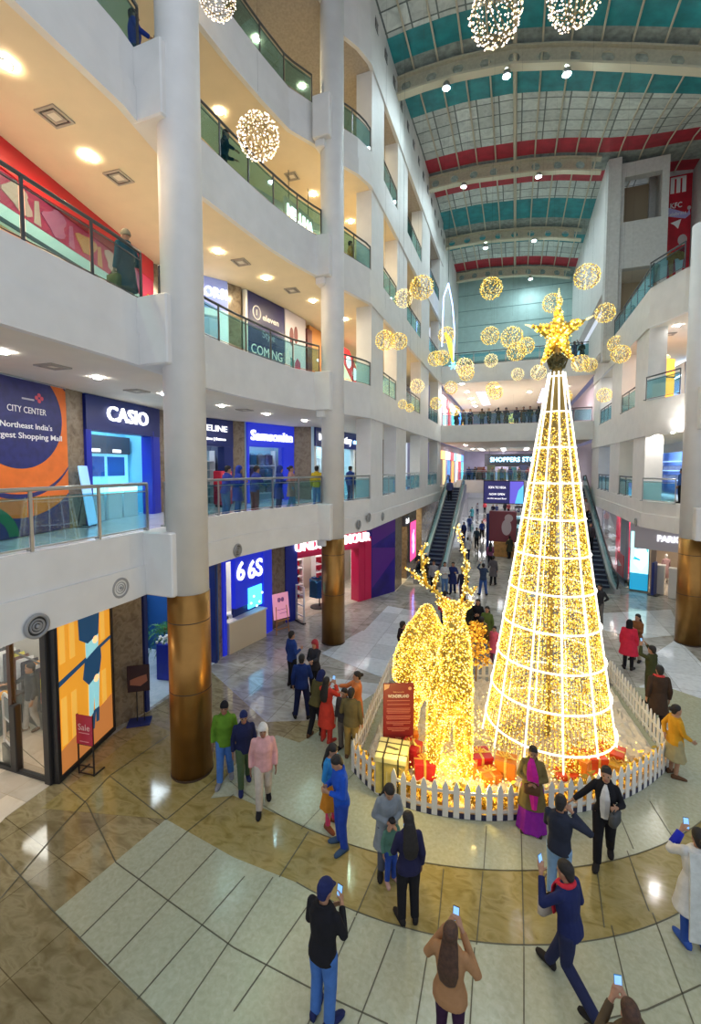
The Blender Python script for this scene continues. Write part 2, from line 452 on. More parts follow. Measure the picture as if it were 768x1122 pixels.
        if hair == 'pony': q.tube([S(hd((0, -.10, 1.62))), S(hd((0, -.16, 1.58))), S(hd((0, -.17, 1.45))), S(hd((0, -.15, 1.30)))], [.03 * s, .04 * s, .04 * s, .012 * s], 8)
    elif hair == 'cap':
        q.loft(ringset([(1.60, .085, .108, -.004), (1.64, .085, .106, -.004), (1.69, .068, .085, -.006), (1.718, .03, .04, -.006)], .004, fn=hd))
        q.loft([[S(hd((x, y, z))) for x, y, z in ((-w, yy, 1.608 - dz), (w, yy, 1.608 - dz), (w, yy, 1.620 - dz), (-w, yy, 1.620 - dz))] for yy, w, dz in ((.06, .075, 0), (.12, .072, .004), (.165, .05, .012))])
        q.loft(ringset([(1.52, .05, .03, -.062), (1.60, .075, .05, -.05)], .004, fn=hd))
    elif hair in ('hood', 'scarf'):
        q.loft(ringset([(1.43, .10, .085, -.045), (1.50, .095, .075, -.05), (1.56, .098, .088, -.034), (1.62, .098, .108, -.012), (1.67, .085, .10, -.008), (1.71, .055, .065, -.01), (1.73, .02, .02, -.012)], .004, fn=hd))
    elif hair == 'beanie':
        q.loft(ringset([(1.585, .078, .09, -.022), (1.62, .085, .104, -.008), (1.67, .075, .09, -.008), (1.715, .045, .055, -.01), (1.735, .02, .02, -.01)], .006, fn=hd))
    parts['hair_' + hair] = remesh(q, max(cv * .8, .010), 2)
    if scarf:
        q = MB()
        q.tube([S(up((.085 * math.cos(a), -.0 + .085 * math.sin(a), 1.44 - .03 * math.sin(a)))) for a in [2 * math.pi * k / 16 for k in range(16)]], .034 * s, 8, closed=True)
        q.loft([[S(up((x0 + dx, y, z))) for dx, y in ((-.05, .15 + yo), (.05, .15 + yo), (.05, .175 + yo), (-.05, .175 + yo))] for z, x0, yo in ((1.44, -.05, -.06), (1.35, -.06, -.015), (1.15, -.07, -.005), (1.0, -.06, -.01))])
        parts['scarf'] = remesh(q, cv, 2)
    PCACHE[key] = (body, idx, parts, hands, s)
    return PCACHE[key]

PART_NAME = {'shoe0': 'shoe', 'shoe1': 'shoe'}
PEOPLE = []
def person(label, px, py, h=1.7, face=0, cols=(), skin=1, z=0.0, key=None, loc=None, group=None, hairm=None, **kw):
    """feet stand where (px, py) of the photograph meets the floor; face 0 looks away from the camera, 180 at it, 90 to the picture's left"""
    P = Vector(loc) if loc is not None else at(px, py, z=z)
    top, bot, shoe = cols[:3]
    body, idx, parts, hands, s = build_person(key or label, h, **kw)
    me = body
    if not me.materials:
        for x in (SKIN[skin], EYE_M, LIP_M): me.materials.append(x)
        me.polygons.foreach_set('material_index', idx)
    o = bpy.data.objects.new('person', me); C.objects.link(o)
    o.material_slots[0].link = 'OBJECT'; o.material_slots[0].material = SKIN[skin]
    o.location = P; o.rotation_euler.z = math.atan2(-P.x, P.y) + R(face)
    tag(o, label, 'person', group)
    for k, g in parts.items():
        nm = PART_NAME.get(k, k)
        if k.startswith('hair_'):
            t = k[5:]; nm = {'cap': 'cap', 'hood': 'hood', 'scarf': 'headscarf', 'beanie': 'beanie'}.get(t, 'hair')
            cm = (hairm if hairm is not None and not isinstance(hairm, tuple) else (fabric(hairm) if isinstance(hairm, tuple) else (HAIR_M if nm == 'hair' else fabric(top))))
        elif nm == 'shoe': cm = fabric(shoe)
        elif nm in ('trousers', 'skirt'): cm = fabric(bot)
        elif nm == 'scarf': cm = fabric(cols[3])
        else: cm = fabric(top)
        if isinstance(g, MB):
            me2 = bpy.data.meshes.new(nm); me2.from_pydata(g.v, [], g.f); me2.polygons.foreach_set('use_smooth', [True] * len(g.f)); me2.update()
            parts[k] = g = me2
        if not g.materials: g.materials.append(cm)
        c = bpy.data.objects.new(nm, g); C.objects.link(c); c.parent = o
        c.material_slots[0].link = 'OBJECT'; c.material_slots[0].material = cm
    o['_h'] = 0; del o['_h']
    PEOPLE.append(o)
    M = Matrix.Translation(o.location) @ Matrix.Rotation(o.rotation_euler.z, 4, 'Z')
    back = M.to_3x3() @ Vector((0, -1, 0))
    H = {sd: (M @ hands[sd][0], (M.to_3x3() @ hands[sd][1]), (M.to_3x3() @ hands[sd][2]), (M.to_3x3() @ hands[sd][3]), back) for sd in hands}
    return o, H

PHONE_B = mat('phone_body', (.02, .02, .03), .3); PHONE_S = glow('phone_screen', (.25, .5, .9), .7, False)
def phone(label, H, up=(0, 0, 1), facing=None, size=(.075, .155), col=None):
    P, D, N, Q, back = H
    c = P + D * .055 + N * .03
    f = (back + Vector((0, 0, .25))).normalized()
    u = Vector(up); u = (u - f * u.dot(f)).normalized(); r_ = u.cross(f).normalized()
    o = thing('mobile_phone', label, 'phone', c); o.rotation_euler = Matrix((r_, -f, u)).transposed().to_euler()
    w, hh = size
    b = MB(); b.rbox(-w / 2, w / 2, -.004, .004, -hh / 2 + .03, hh / 2 + .03, .003); b.build('phone_case', col or PHONE_B, o)
    b = MB(); b.box(-w / 2 + .005, w / 2 - .005, -.0052, -.0042, -hh / 2 + .037, hh / 2 + .023); b.build('screen', PHONE_S, o)
    return o
def handbag(label, H, col, w=.30, hh=.24, d=.10, drop=.10, name='handbag', rz=0):
    P = H[0]; o = thing(name, label, 'bag', (P.x, P.y, P.z - drop - hh), rz)
    b = MB(); b.rbox(-w / 2, w / 2, -d / 2, d / 2, 0, hh, .025); b.build('bag_body', fabric(col), o, True)
    b = MB(); b.tube([(-w * .3, 0, hh - .01), (-w * .27, 0, hh + drop * .8), (0, 0, hh + drop + .02), (w * .27, 0, hh + drop * .8), (w * .3, 0, hh - .01)], .012, 6); b.build('strap', fabric(tuple(c * .6 for c in col)), o, True)
    return o
# ------------------------------------------------------------------ the hall: materials
WHITE = mat('white_plaster', (.74, .73, .71), .55, noise=.04, nscale=2)
WHITE_WARM = mat('warm_plaster', (.70, .64, .54), .6, noise=.04, nscale=2)
SOFFIT_LIT = mat('soffit_warm_lit', (.78, .66, .46), .7, noise=.03, nscale=2)  # warm lamplight mixed into the plaster colour of the upper soffits
SOFFIT = mat('soffit_plaster', (.76, .70, .60), .7, noise=.03, nscale=2)
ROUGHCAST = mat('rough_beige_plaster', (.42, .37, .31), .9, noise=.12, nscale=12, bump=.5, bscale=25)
GREENWALL = mat('pale_green_cladding', (.42, .60, .58), .5, noise=.05, nscale=3)
MARBLE_B = ramp_mat('brown_marble', [(.13, .095, .065), (.20, .15, .10), (.26, .20, .14), (.16, .12, .08)], 5, .2, dist=.8)
FL_BROWN = ramp_mat('floor_brown_marble', [(.20, .155, .072), (.27, .215, .11), (.35, .29, .16), (.23, .18, .085)], 2.6, .07, dist=.8, tile=(1.3, 1.3), joint=(.12, .11, .09), stretch=(1, 2.2, 1), rot=R(8))
FL_GREY = ramp_mat('floor_grey_marble', [(.24, .225, .19), (.36, .345, .31), (.46, .45, .41), (.29, .275, .24)], 1.3, .08, tile=(1.2, 1.2), joint=(.14, .13, .11), stretch=(1, 1.6, 1))
FL_PALE = ramp_mat('floor_pale_tile', [(.40, .42, .33), (.47, .49, .40), (.52, .54, .46)], 9, .18, dist=.4, tile=(1.05, 2.1), joint=(.11, .11, .09), rot=R(-6), jw=.012)
FL_GLOSS = ramp_mat('floor_pale_gloss_tile', [(.56, .60, .63), (.64, .68, .71), (.70, .74, .77)], 7, .08, dist=.4, tile=(1.2, 1.2), joint=(.15, .15, .15))
FL_CREAM = ramp_mat('shop_cream_tile', [(.60, .53, .42), (.68, .61, .50), (.74, .68, .58)], 2, .12, tile=(.8, .8), joint=(.22, .2, .17), jw=.004)
FL_ICE = ramp_mat('shop_ice_tile', [(.55, .65, .72), (.66, .75, .80), (.75, .82, .86)], 3, .12)
COPPER = mat('copper_cladding', (.34, .17, .045), .32, metal=.85, noise=.10, nscale=3)
COPPER_SEAM = mat('copper_seam', (.06, .035, .02), .5)
STEEL = mat('brushed_steel', (.42, .43, .43), .3, metal=.9)
DARKSTEEL = mat('dark_steel', (.10, .11, .12), .4, metal=.7)
BLACK = mat('black_metal', (.015, .015, .018), .35)
GLASS = glass_mat('rail_glass', (.58, .82, .87), .035)
GLASS_CLEAR = glass_mat('shop_glass', (.93, .96, .97), .06)
LAMP_W = glow('lamp_lens', (1.0, .82, .52), 1000); LAMP_N = glow('lamp_lens_neutral', (1.0, .95, .88), 520)
LAMP_C = glow('roof_lamp_lens', (.75, .95, 1.0), 500)
VENT_D = mat('vent_dark', (.03, .03, .03), .7); VENT_G = mat('vent_grey', (.30, .30, .30), .5)
WHITE_LIT = glow('sign_white', (1, 1, 1), 1.15, False)

LV = {1: (4.05, 5.35, 5.05), 2: (8.8, 10.15, 9.85), 3: (13.55, 14.95, 14.65), 4: (18.3, 19.7, 19.4), 5: (23.05, 26.6, 26.3)}
LVR = {1: (4.05, 5.22, 4.95), 2: (8.1, 9.62, 9.35), 3: (12.8, 14.5, 14.2)}
TAIL = [(-6.05, 17.0), (-5.8, 17.8), (-5.8, 37.0)]
EL = {
    1: [(-7.05, -3), (-7.1, 3), (-7.2, 6.6), (-7.45, 8.4), (-7.72, 9.6), (-7.72, 11), (-7.45, 12.4), (-7.0, 13.8), (-6.75, 14.6), (-6.4, 16.0)] + TAIL,
    2: [(-6.9, -3), (-6.95, 3), (-7.2, 6.6), (-7.45, 8.2), (-7.65, 9.6), (-7.6, 11), (-7.45, 12.4), (-7.25, 13.8), (-6.75, 14.9), (-6.45, 16.0)] + TAIL,
    3: [(-7.0, -3), (-7.0, 3), (-7.1, 6.6), (-7.4, 8.2), (-7.55, 9.4), (-7.45, 10.7), (-7.32, 12.2), (-7.12, 13.4), (-6.85, 14.4), (-6.5, 15.3), (-6.35, 16.0)] + TAIL,
    4: [(-7.4, -3), (-7.5, 3), (-7.8, 6.6), (-7.95, 8.2), (-8.0, 9.6), (-7.9, 11.2), (-7.72, 12.7), (-7.5, 14.0), (-6.95, 15.0), (-6.5, 16.2)] + TAIL,
    5: [(-7.4, -3), (-7.2, 6.6), (-7.0, 12), (-6.5, 16.2)] + TAIL,
}
ER = [(5.4, 37.0), (5.4, 22.9), (6.15, 21.1), (6.9, 20.2), (8.2, 19.2), (10.5, 17.8), (13, 16.8)]

def normals(poly, side):
    out = []
    for i, p in enumerate(poly):
        a = Vector(poly[max(0, i - 1)]); b = Vector(poly[min(len(poly) - 1, i + 1)])
        t = (b - a).normalized(); out.append(Vector((t.y, -t.x)) * side)
    return out
def offset(poly, d, side=1):
    return [tuple(Vector(p) + n * d for p, n in [(p, n)])[0].to_tuple() for p, n in zip(poly, normals(poly, side))]
def ribbon(b, poly, d0, d1, z0, z1, side=1, m=0):
    A, B = offset(poly, d0, side), offset(poly, d1, side)
    rings = [[(a[0], a[1], z0), (c[0], c[1], z0), (c[0], c[1], z1), (a[0], a[1], z1)] for a, c in zip(A, B)]
    b.loft(rings, m)
tn = [0]
def trim(b, m, label=None, smooth=False):
    tn[0] += 1
    return struct(b.build('trim_%d' % tn[0], m, smooth=smooth), label)

# ------------------------------------------------------------------ floor
b = MB(); b.box(-22, 18, -6, 105, -.3, 0)
struct(b.build('floor', FL_GREY))
def patch(pts, z, m, name):
    q = MB(); q.prism([(p[0], p[1]) for p in pts], 0, z)
    return struct(q.build(name, m))
def disc(cx, cy, r, a0, a1, n=64):
    return [(cx + r * math.cos(R(a0 + (a1 - a0) * k / n)), cy + r * math.sin(R(a0 + (a1 - a0) * k / n))) for k in range(n + 1)]
# brown corner by the near shops, then the concentric bands round the tree
brown = [(-9.4, -5), (12, -5), (12, 6), (8, 11), (5, 13.5), (4.2, 15.5), (1, 11), (-3.4, 12), (-4.2, 10.5), (-6.0, 9.7), (-9.3, 11.6), (-9.3, 6)]
patch(brown, .004, FL_BROWN, 'floor_brown_corner')
def ray_hit(m, a, c, r):
    dx, dy = math.cos(R(a)), math.sin(R(a)); fx, fy = m[0] - c[0], m[1] - c[1]; B = fx * dx + fy * dy
    return -B + math.sqrt(max(0, B * B - (fx * fx + fy * fy - r * r)))
def joints(name, segs, arcs=()):
    q = MB()
    for (x0, y0), (x1, y1) in segs: q.bar((x0, y0, .0125), (x1, y1, .0125), .016, .003)
    for (cx, cy), r_, a0, a1 in arcs:
        ps = [(cx + r_ * math.cos(R(a0 + (a1 - a0) * k / 40)), cy + r_ * math.sin(R(a0 + (a1 - a0) * k / 40)), .0125) for k in range(41)]
        for p, k in zip(ps, ps[1:]): q.bar(p, k, .016, .003)
    return struct(q.build(name, mat('floor_joint', (.10, .095, .06), .5)))
FL_RINGPALE = ramp_mat('floor_ring_pale', [(.36, .375, .26), (.41, .425, .305), (.46, .475, .36)], 14, .2, dist=.5)
FL_RINGLIT = ramp_mat('floor_ring_lit', [(.22, .17, .055), (.30, .24, .085), (.37, .30, .125), (.25, .195, .065)], 2.6, .10, dist=1.2, stretch=(1, 1.8, 1))  # same stone as the brown floor, its brighter light put into the colour
C2 = (-2.0, 12.6)
outer = [(-6.36, 4.28), (-5.2, 4.05), (-3.82, 3.82)] + [(-2, 3.2), (4, 1.5), (9, 4)] + [(9, 12)] + disc(C2[0], C2[1], 6.72, -12, -100) + [(-4.39, 6.01), (-6.09, 6.25)]
patch(outer, .008, FL_RINGPALE, 'floor_outer_ring')
c1 = (-2.6, 14.85)
gold = [(-8.6, 5.6), (-6.09, 6.25), (-4.39, 6.01)] + [(C2[0] + 6.72 * math.cos(R(a)), C2[1] + 6.72 * math.sin(R(a))) for a in range(-100, -8, 3)] + [(8.5, 11.6), (7.6, 13.6)] + disc(c1[0], c1[1], 7.9, -22, -112) + [(-6.4, 8.2), (-8.8, 8.6)]
patch(gold, .006, FL_RINGLIT, 'floor_lit_ring')
inner = disc(c1[0], c1[1], 7.9, -112, -20) + [(7.6, 13.6), (4.6, 15.5), (-3.4, 13.2), (-4.6, 9.6)]
patch(inner, .010, FL_RINGPALE, 'floor_inner_ring')
JL = [((87, 1028), (205, 911)), ((117, 1058), (237, 930)), ((150, 1095), (268, 960)), ((190, 1122), (299, 961)), ((256, 1108), (343, 984)), ((325, 1150), (389, 1005)), ((392, 1122), (432, 1018)), ((456, 1122), (470, 1034)), ((515, 1122), (520, 1038)), ((574, 1122), (574, 1037)), ((690, 1100), (670, 1014)), ((760, 1122), (715, 1000)),
      ((306, 961), (338, 911)), ((390, 1003), (418, 938)), ((479, 1028), (486, 952)), ((522, 1035), (529, 955)), ((574, 1035), (572, 953)), ((662, 1016), (653, 944)), ((711, 998), (687, 932)), ((530, 953), (533, 905)), ((572, 953), (571, 905)), ((694, 930), (675, 885)), ((736, 916), (712, 878)), ((625, 948), (620, 900)), ((435, 942), (447, 895)), ((330, 908), (390, 845)),
      ((0, 935), (60, 1000)), ((60, 1000), (182, 1122)), ((0, 800), (95, 880)), ((95, 880), (127, 945)), ((68, 905), (120, 850)), ((0, 985), (68, 905)), ((120, 850), (185, 805)), ((182, 898), (120, 850)), ((182, 898), (240, 850)), ((256, 870), (205, 911)), ((127, 945), (182, 985)), ((182, 985), (256, 1038)), ((256, 1038), (345, 1085)), ((345, 1085), (425, 1122)), ((640, 1122), (709, 1106)), ((709, 1106), (768, 1079))]
seg = [(tuple(at(*a, z=.0125))[:2], tuple(at(*c, z=.0125))[:2]) for a, c in JL]
joints('floor_joint', seg, [(c1, 7.9, -112, -22), (C2, 6.72, -100, -14)])
pale_px = [[(303, 806), (400, 838), (392, 880), (380, 925), (256, 872), (231, 875), (258, 838)], [(352, 716), (397, 691), (455, 706), (452, 752), (425, 745)], [(398, 692), (425, 664), (470, 672), (472, 700), (455, 706)],
           [(355, 742), (420, 750), (440, 770), (418, 800), (398, 790), (345, 762)], [(715, 718), (742, 700), (775, 733), (768, 745), (735, 745)], [(660, 672), (735, 668), (748, 695), (700, 700), (660, 690)], [(700, 752), (768, 735), (790, 770), (735, 800)]]
for k, ps in enumerate(pale_px):
    patch([at(x, y, z=0) for x, y in ps], .0055 + .0004 * k if k else .014, FL_GLOSS if k else FL_RINGPALE, 'floor_pale_panel')
b = MB(); b.prism([(-9.05, 6.15), (-9.0, 5.2), (-8.3, 3.4), (-8.6, 1.5), (-9.5, 0), (-16, 0), (-16, 10.4), (-9.6, 10.4), (-9.5, 8.1)], 0, .012)
struct(b.build('floor_cream_shop', FL_CREAM))
b = MB(); b.prism([(-9.4, 8.9), (-9.5, 12.3), (-15, 12.3), (-15, 8.9)], 0, .016); struct(b.build('floor_ice_shop', FL_ICE))
b = MB(); b.prism([(-9.5, 12.4), (-9.2, 15.5), (-14, 15.5), (-14, 12.4)], 0, .020); struct(b.build('floor_kiosk', FL_CREAM))
b = MB(); b.prism([(-9.1, 16.4), (-6.6, 21.6), (-5.9, 22.8), (-5.9, 36), (-14, 36), (-14, 16.4)], 0, .012); struct(b.build('floor_sport_shop', FL_CREAM))
b = MB(); b.prism([(6.0, 35.5), (6.0, 27.6), (6.8, 27.2), (9.5, 26.4), (13, 25.5), (13, 35.5)], 0, .018); struct(b.build('floor_right_shop', FL_CREAM))

# ------------------------------------------------------------------ slabs, fascias, soffits
for k, (zb, zt, zf) in LV.items():
    pl = EL[k]
    q = MB(); q.prism(offset(pl, -.12) + [(-20, 37), (-20, -3)], zb, zf)
    struct(q.build('ceiling_left_%s' % ('first', 'second', 'third', 'fourth', 'roof')[k - 1], ROUGHCAST if k == 5 else (SOFFIT_LIT if k in (3, 4) else SOFFIT)))
    q = MB(); ribbon(q, pl, -.14, .0, zb + .02, zt); trim(q, WHITE)
    q = MB(); ribbon(q, pl, -.10, .05, zb - .02, zb + .62 if k < 5 else zb + .9); trim(q, WHITE)
    if k in (1, 2, 3):
        zb, zt, zf = LVR[k]
        q = MB(); q.prism(offset(ER, -.12, 1) + [(16, 16.8), (16, 37)], zb, zf)
        struct(q.build('ceiling_right_%s' % ('first', 'second', 'third')[k - 1], SOFFIT))
        q = MB(); ribbon(q, ER, -.14, 0, zb + .02, zt); trim(q, WHITE)
        q = MB(); ribbon(q, ER, -.10, .05, zb - .02, zb + .62); trim(q, WHITE)
# walking surface of the upper floors: polished tile on the slabs
for k in (1, 2):
    zf = LV[k][2]
    q = MB(); q.prism(offset(EL[k], -.16) + [(-13, 36.9), (-13, -3)], zf, zf + .01); struct(q.build('floor_left_upper_%d' % k, FL_GLOSS))
# brackets that tie the free-standing columns to the slabs
for (x0, x1, y0, y1) in ((-7.3, -6.5, 7.0, 8.1), (-6.9, -6.25, 14.6, 15.85)):
    for k in (1, 2, 3, 4):
        zb, zt, zf = LV[k]
        q = MB(); q.rbox(x0, x1, y0, y1, zb - .03, zt + .01, .03); trim(q, WHITE)
        if y0 < 10: continue
        q = MB(); q.rbox(x0 + .05, x1 - .25, y0 + .1, y1 - .1, zb - .28, zb - .02, .03); trim(q, WHITE)
for k in (1, 2, 3):
    zb, zt, zf = LVR[k]
    q = MB(); q.rbox(6.2, 7.1, 19.2, 20.9, zb - .03, zt + .01, .03); trim(q, WHITE)

# ------------------------------------------------------------------ columns
def column(x, y, top, label, round_top=False):
    o = thing('column', label, 'column', (x, y, 0)); o['kind'] = 'structure'
    q = MB(); prof = [(.44, 0), (.44, 4.03)]; q.lathe(prof, n=40); q.build('copper_cladding', COPPER, o, True)
    q = MB()
    for z in (1.9, 3.42): q.lathe([(.443, z), (.443, z + .02)], n=40)
    q.lathe([(.45, 0), (.45, .05)], n=40)
    q.build('seam', COPPER_SEAM, o)
    q = MB(); t = [(.425, 4.02), (.425, top)] if not round_top else [(.425, 4.02), (.425, top - .3), (.40, top - .15), (.30, top - .03), (.1, top)]
    q.lathe(t, n=40); q.build('shaft', WHITE, o, True)
column(-6.57, 7.55, 24.5, 'white round column with copper clad base, nearest on the left')
column(-6.41, 15.25, 23.6, 'white round column with copper clad base, behind the group of shoppers')
column(6.36, 19.9, 15.5, 'white round column with copper clad base on the right, rounded top')

# ------------------------------------------------------------------ facade piers beyond the columns
PIER_L = [(18.1, 19.9), (22.4, 24.6), (28.6, 31.4), (35.6, 37.2)]
PIER_R = [(22.9, 25.0), (28.0, 30.6), (34.4, 37.2)]
for y0, y1 in PIER_L:
    for k in (1, 2, 3, 4):
        q = MB(); q.box(-6.5, -5.82, y0, y1, LV[k][1] - .02, LV[k + 1][0] + .03); trim(q, WHITE)
for y0, y1 in PIER_R:
    for k in (1, 2):
        q = MB(); q.box(5.42, 6.1, y0, y1, LVR[k][1] - .02, LVR[k + 1][0] + .03); trim(q, WHITE)
# small square vents along the top of the left wall
for k in range(14):
    y = 18.6 + k * 1.45
    q = MB(); q.box(-.02, .0, -.18, .18, -.18, .18, 0); q.box(0, .012, -.22, .22, -.22, -.18, 1); q.box(0, .012, -.22, .22, .18, .22, 1)
    for j in range(5): q.box(-.01, .008, -.17, .17, -.15 + .07 * j, -.12 + .07 * j, 1)
    o = q.build('wall_vent', [VENT_D, VENT_G], loc=(-5.775, y, 25.2))
    tag(o, 'small dark square vent high on the left wall, number %d along from the nearest' % (k + 1), 'vent', 'square vents along the top of the left wall')

# ------------------------------------------------------------------ right upper storeys: tower with two openings, banner wall, wall beyond
def frame_wall(x0, x1, y, z0, z1, holes, th, m, name):
    """frontal wall with rectangular holes (x0, x1, z0, z1)"""
    q = MB(); xs = sorted({x0, x1, *[h[0] for h in holes], *[h[1] for h in holes]}); zs = sorted({z0, z1, *[h[2] for h in holes], *[h[3] for h in holes]})
    for a, c in zip(xs, xs[1:]):
        for d, e in zip(zs, zs[1:]):
            if not any(h[0] <= a and c <= h[1] and h[2] <= d and e <= h[3] for h in holes): q.box(a, c, y, y + th, d, e)
    return struct(q.build(name, m))
WHITE_D = mat('tower_plaster', (.55, .55, .53), .7, noise=.08, nscale=6, bump=.2, bscale=12)
frame_wall(4.95, 8.05, 31.0, 14.0, 24.7, [(5.8, 7.75, 15.9, 18.6), (5.8, 7.7, 21.3, 23.9)], .5, WHITE_D, 'wall_tower_front')
q = MB(); q.box(4.95, 5.4, 31.5, 50, 17.6, 26.0); q.box(4.95, 5.4, 31.5, 50, 14.0, 16.2); struct(q.build('wall_right_upper', WHITE))
q = MB(); q.box(4.9, 5.6, 30.8, 31.6, 13.2, 25.0); struct(q.build('trim_tower_pier', WHITE_D))
q = MB(); q.box(5.4, 8.0, 33.5, 33.6, 14.2, 24.6); struct(q.build('wall_tower_back', mat('tower_inner', (.45, .36, .24), .8)))
q = MB(); q.box(5.4, 8.0, 31.5, 33.5, 18.6, 18.8); q.box(5.4, 8.0, 31.5, 33.5, 21.0, 21.2); struct(q.build('ceiling_tower', WHITE_WARM))
q = MB(); q.box(7.95, 8.18, 32.5, 33.3, 14.2, 24.8); q.box(9.85, 10.6, 31.5, 33.3, 14.6, 24.8); struct(q.build('trim_banner_pier', WHITE_D))
q = MB(); q.box(7.6, 16, 33.3, 33.6, 14.6, 25); struct(q.build('wall_banner', WHITE_D))
# ground and upper side walls behind the shops, end of the hall
q = MB(); q.box(-20, -19.8, -3, 37, 0, 26); struct(q.build('wall_left', WHITE_WARM))
q = MB(); q.box(14, 14.2, 15, 40, 0, 25); struct(q.build('wall_right', WHITE_WARM))
SH = 58.0
for k, nm in ((2, 'second'), (3, 'third')):
    zb, zt, zf = LV[k]
    q = MB(); q.box(-5.8, 5.4, 37.0, SH + 2, zb, zf); struct(q.build('ceiling_bridge_%s' % nm, SOFFIT))
    q = MB(); q.box(-5.85, 5.45, 36.85, 37.0, zb, zt); trim(q, WHITE)
    q = MB(); q.box(-5.85, 5.45, 36.80, 37.0, zb - .02, zb + .6); trim(q, WHITE)
q = MB(); q.box(-14, -5.8, 37.0, SH + 2, 4.05, 5.05); q.box(5.4, 14, 37, SH + 2, 4.05, 5.05); q.box(-5.8, 5.4, 48, 100, 4.05, 5.05)
struct(q.build('ceiling_far_first', SOFFIT))
q = MB(); q.box(-5.8, 5.4, 47.85, 48.0, 4.0, 5.35); trim(q, WHITE)
q = MB(); q.box(-14, 14, SH + 2, SH + 2.2, 5.0, 18.4); struct(q.build('wall_end', mat('end_wall_lilac', (.36, .34, .50), .7, noise=.1, nscale=1)))
q = MB(); q.box(-14, 14, 100, 100.2, 0, 5); struct(q.build('wall_far', mat('far_wall', (.78, .78, .82), .7)))
for sx in (-1, 1):
    q = MB(); q.box(9.5 * sx, 9.7 * sx, 38, 100, 0, 4.05); struct(q.build('wall_hall_%s' % ('left' if sx < 0 else 'right'), mat('hall_wall', (.55, .52, .58), .6)))
    q = MB(); q.box(6.1 * sx - (0 if sx < 0 else .3), 6.4 * sx, 37.2, SH, LV[2][2], LV[3][0]); q.box(6.1 * sx, 6.4 * sx, 37.2, SH, LV[1][2], LV[2][0])
    struct(q.build('wall_gallery_%s' % ('left' if sx < 0 else 'right'), mat('gallery_wall', (.42, .36, .44), .6)))
q = MB(); q.box(-6.2, 5.2, 48.5, 48.8, 18.0, 27.5); struct(q.build('wall_end_upper', GREENWALL))
q = MB()
for z in (19.9, 21.5, 23.1, 24.7): q.box(-6.2, 5.2, 48.47, 48.5, z, z + .05)
struct(q.build('trim_end_joint', mat('clad_joint', (.16, .28, .28), .6)))
q = MB(); q.box(-6.2, 5.2, 48.3, 60, 17.8, 18.3); struct(q.build('ceiling_end_fourth', SOFFIT))
q = MB(); q.box(-6.2, 5.2, 56, 56.2, 14.6, 18); struct(q.build('wall_end_third', mat('end_shop_dark', (.10, .05, .05), .6)))
q = MB(); q.box(-6.5, -5.9, 37, 60, 14.6, 26.4); struct(q.build('wall_left_far', WHITE))

# ------------------------------------------------------------------ vaulted roof
P1 = [(-6.0, 25.0), (-4.6, 25.1), (-2.9, 25.1), (-.5, 24.85), (1.75, 24.25), (4.5, 23.3), (6.65, 22.5), (9, 21.5), (12.5, 20.0)]
P2 = [(-6.1, 25.4), (-4.6, 25.45), (-2.84, 25.45), (.5, 25.15), (2.6, 24.8), (4.55, 24.3), (6.65, 24.0), (9, 23.9), (12.5, 23.4)]
def lerp_prof(P, x):
    for (a, za), (c, zc) in zip(P, P[1:]):
        if x <= c: return za + (zc - za) * (x - a) / (c - a)
    return P[-1][1]
def zroof(x, y):
    t = min(1, max(0, (y - 22) / 9)); t0 = t * t * (3 - 2 * t)
    return lerp_prof(P1, x) * (1 - t0) + lerp_prof(P2, x) * t0
XS = [-6.0 + .6 * k for k in range(32)]
RF = {'teal': mat('roof_teal', (.015, .24, .27), .45, noise=.25, nscale=2), 'red': mat('roof_red', (.42, .025, .045), .5, noise=.2, nscale=2),
      'grey': ramp_mat('roof_panel', [(.46, .51, .49), (.60, .65, .62), (.70, .75, .71)], 2.2, .5, tile=(1.15, .95), joint=(.07, .08, .08), jw=.035),
      'slate': mat('roof_slate', (.27, .31, .29), .7, noise=.3, nscale=4)}
BANDS = [(8, 15, 'grey'), (15, 16.4, 'red'), (16.4, 20.2, 'grey'), (20.2, 21.5, 'teal'), (21.5, 23.6, 'slate'), (23.6, 25.2, 'teal'), (25.2, 29.2, 'grey'), (29.2, 30.6, 'red'), (30.6, 32.3, 'slate'),
         (32.3, 33.4, 'red'), (33.4, 35.4, 'grey'), (35.4, 38.0, 'teal'), (38.0, 40.4, 'slate'), (40.4, 41.8, 'teal'), (41.8, 44.6, 'grey'), (44.6, 46.4, 'red'), (46.4, 48.4, 'slate'), (48.4, 52, 'teal')]
roof = thing('vaulted_roof', 'vaulted roof of grey, teal and red panels over the atrium', 'roof', (0, 0, 0)); roof['kind'] = 'structure'
bn = {'teal': 'teal_panels', 'red': 'red_panels', 'grey': 'grey_panels', 'slate': 'slate_panels'}
for y0, y1, c in BANDS:
    q = MB(); n = max(2, int((y1 - y0) / 1.2) + 1); ys = [y0 + (y1 - y0) * k / (n - 1) for k in range(n)]
    rings = []
    for x in XS:
        rings.append([(x, y, zroof(x, y) + 1.05) for y in ys] + [(x, y, zroof(x, y) + 1.15) for y in reversed(ys)])
    q.loft(rings); q.build(bn[c], RF[c], roof)
PURL = mat('purlin_cream', (.55, .50, .38), .5)
q = MB()
for k in range(1, 17):
    x = -6.0 + 1.15 * k - .1
    q.tube([(x, y, zroof(x, y) + .96) for y in range(8, 53, 2)], .045 if k != 5 else .10, 6)
q.build('purlin', PURL, roof)
TRUSS = mat('truss_cream', (.50, .46, .34), .5, noise=.1); TR_L = mat('truss_flange', (.62, .57, .42), .5)
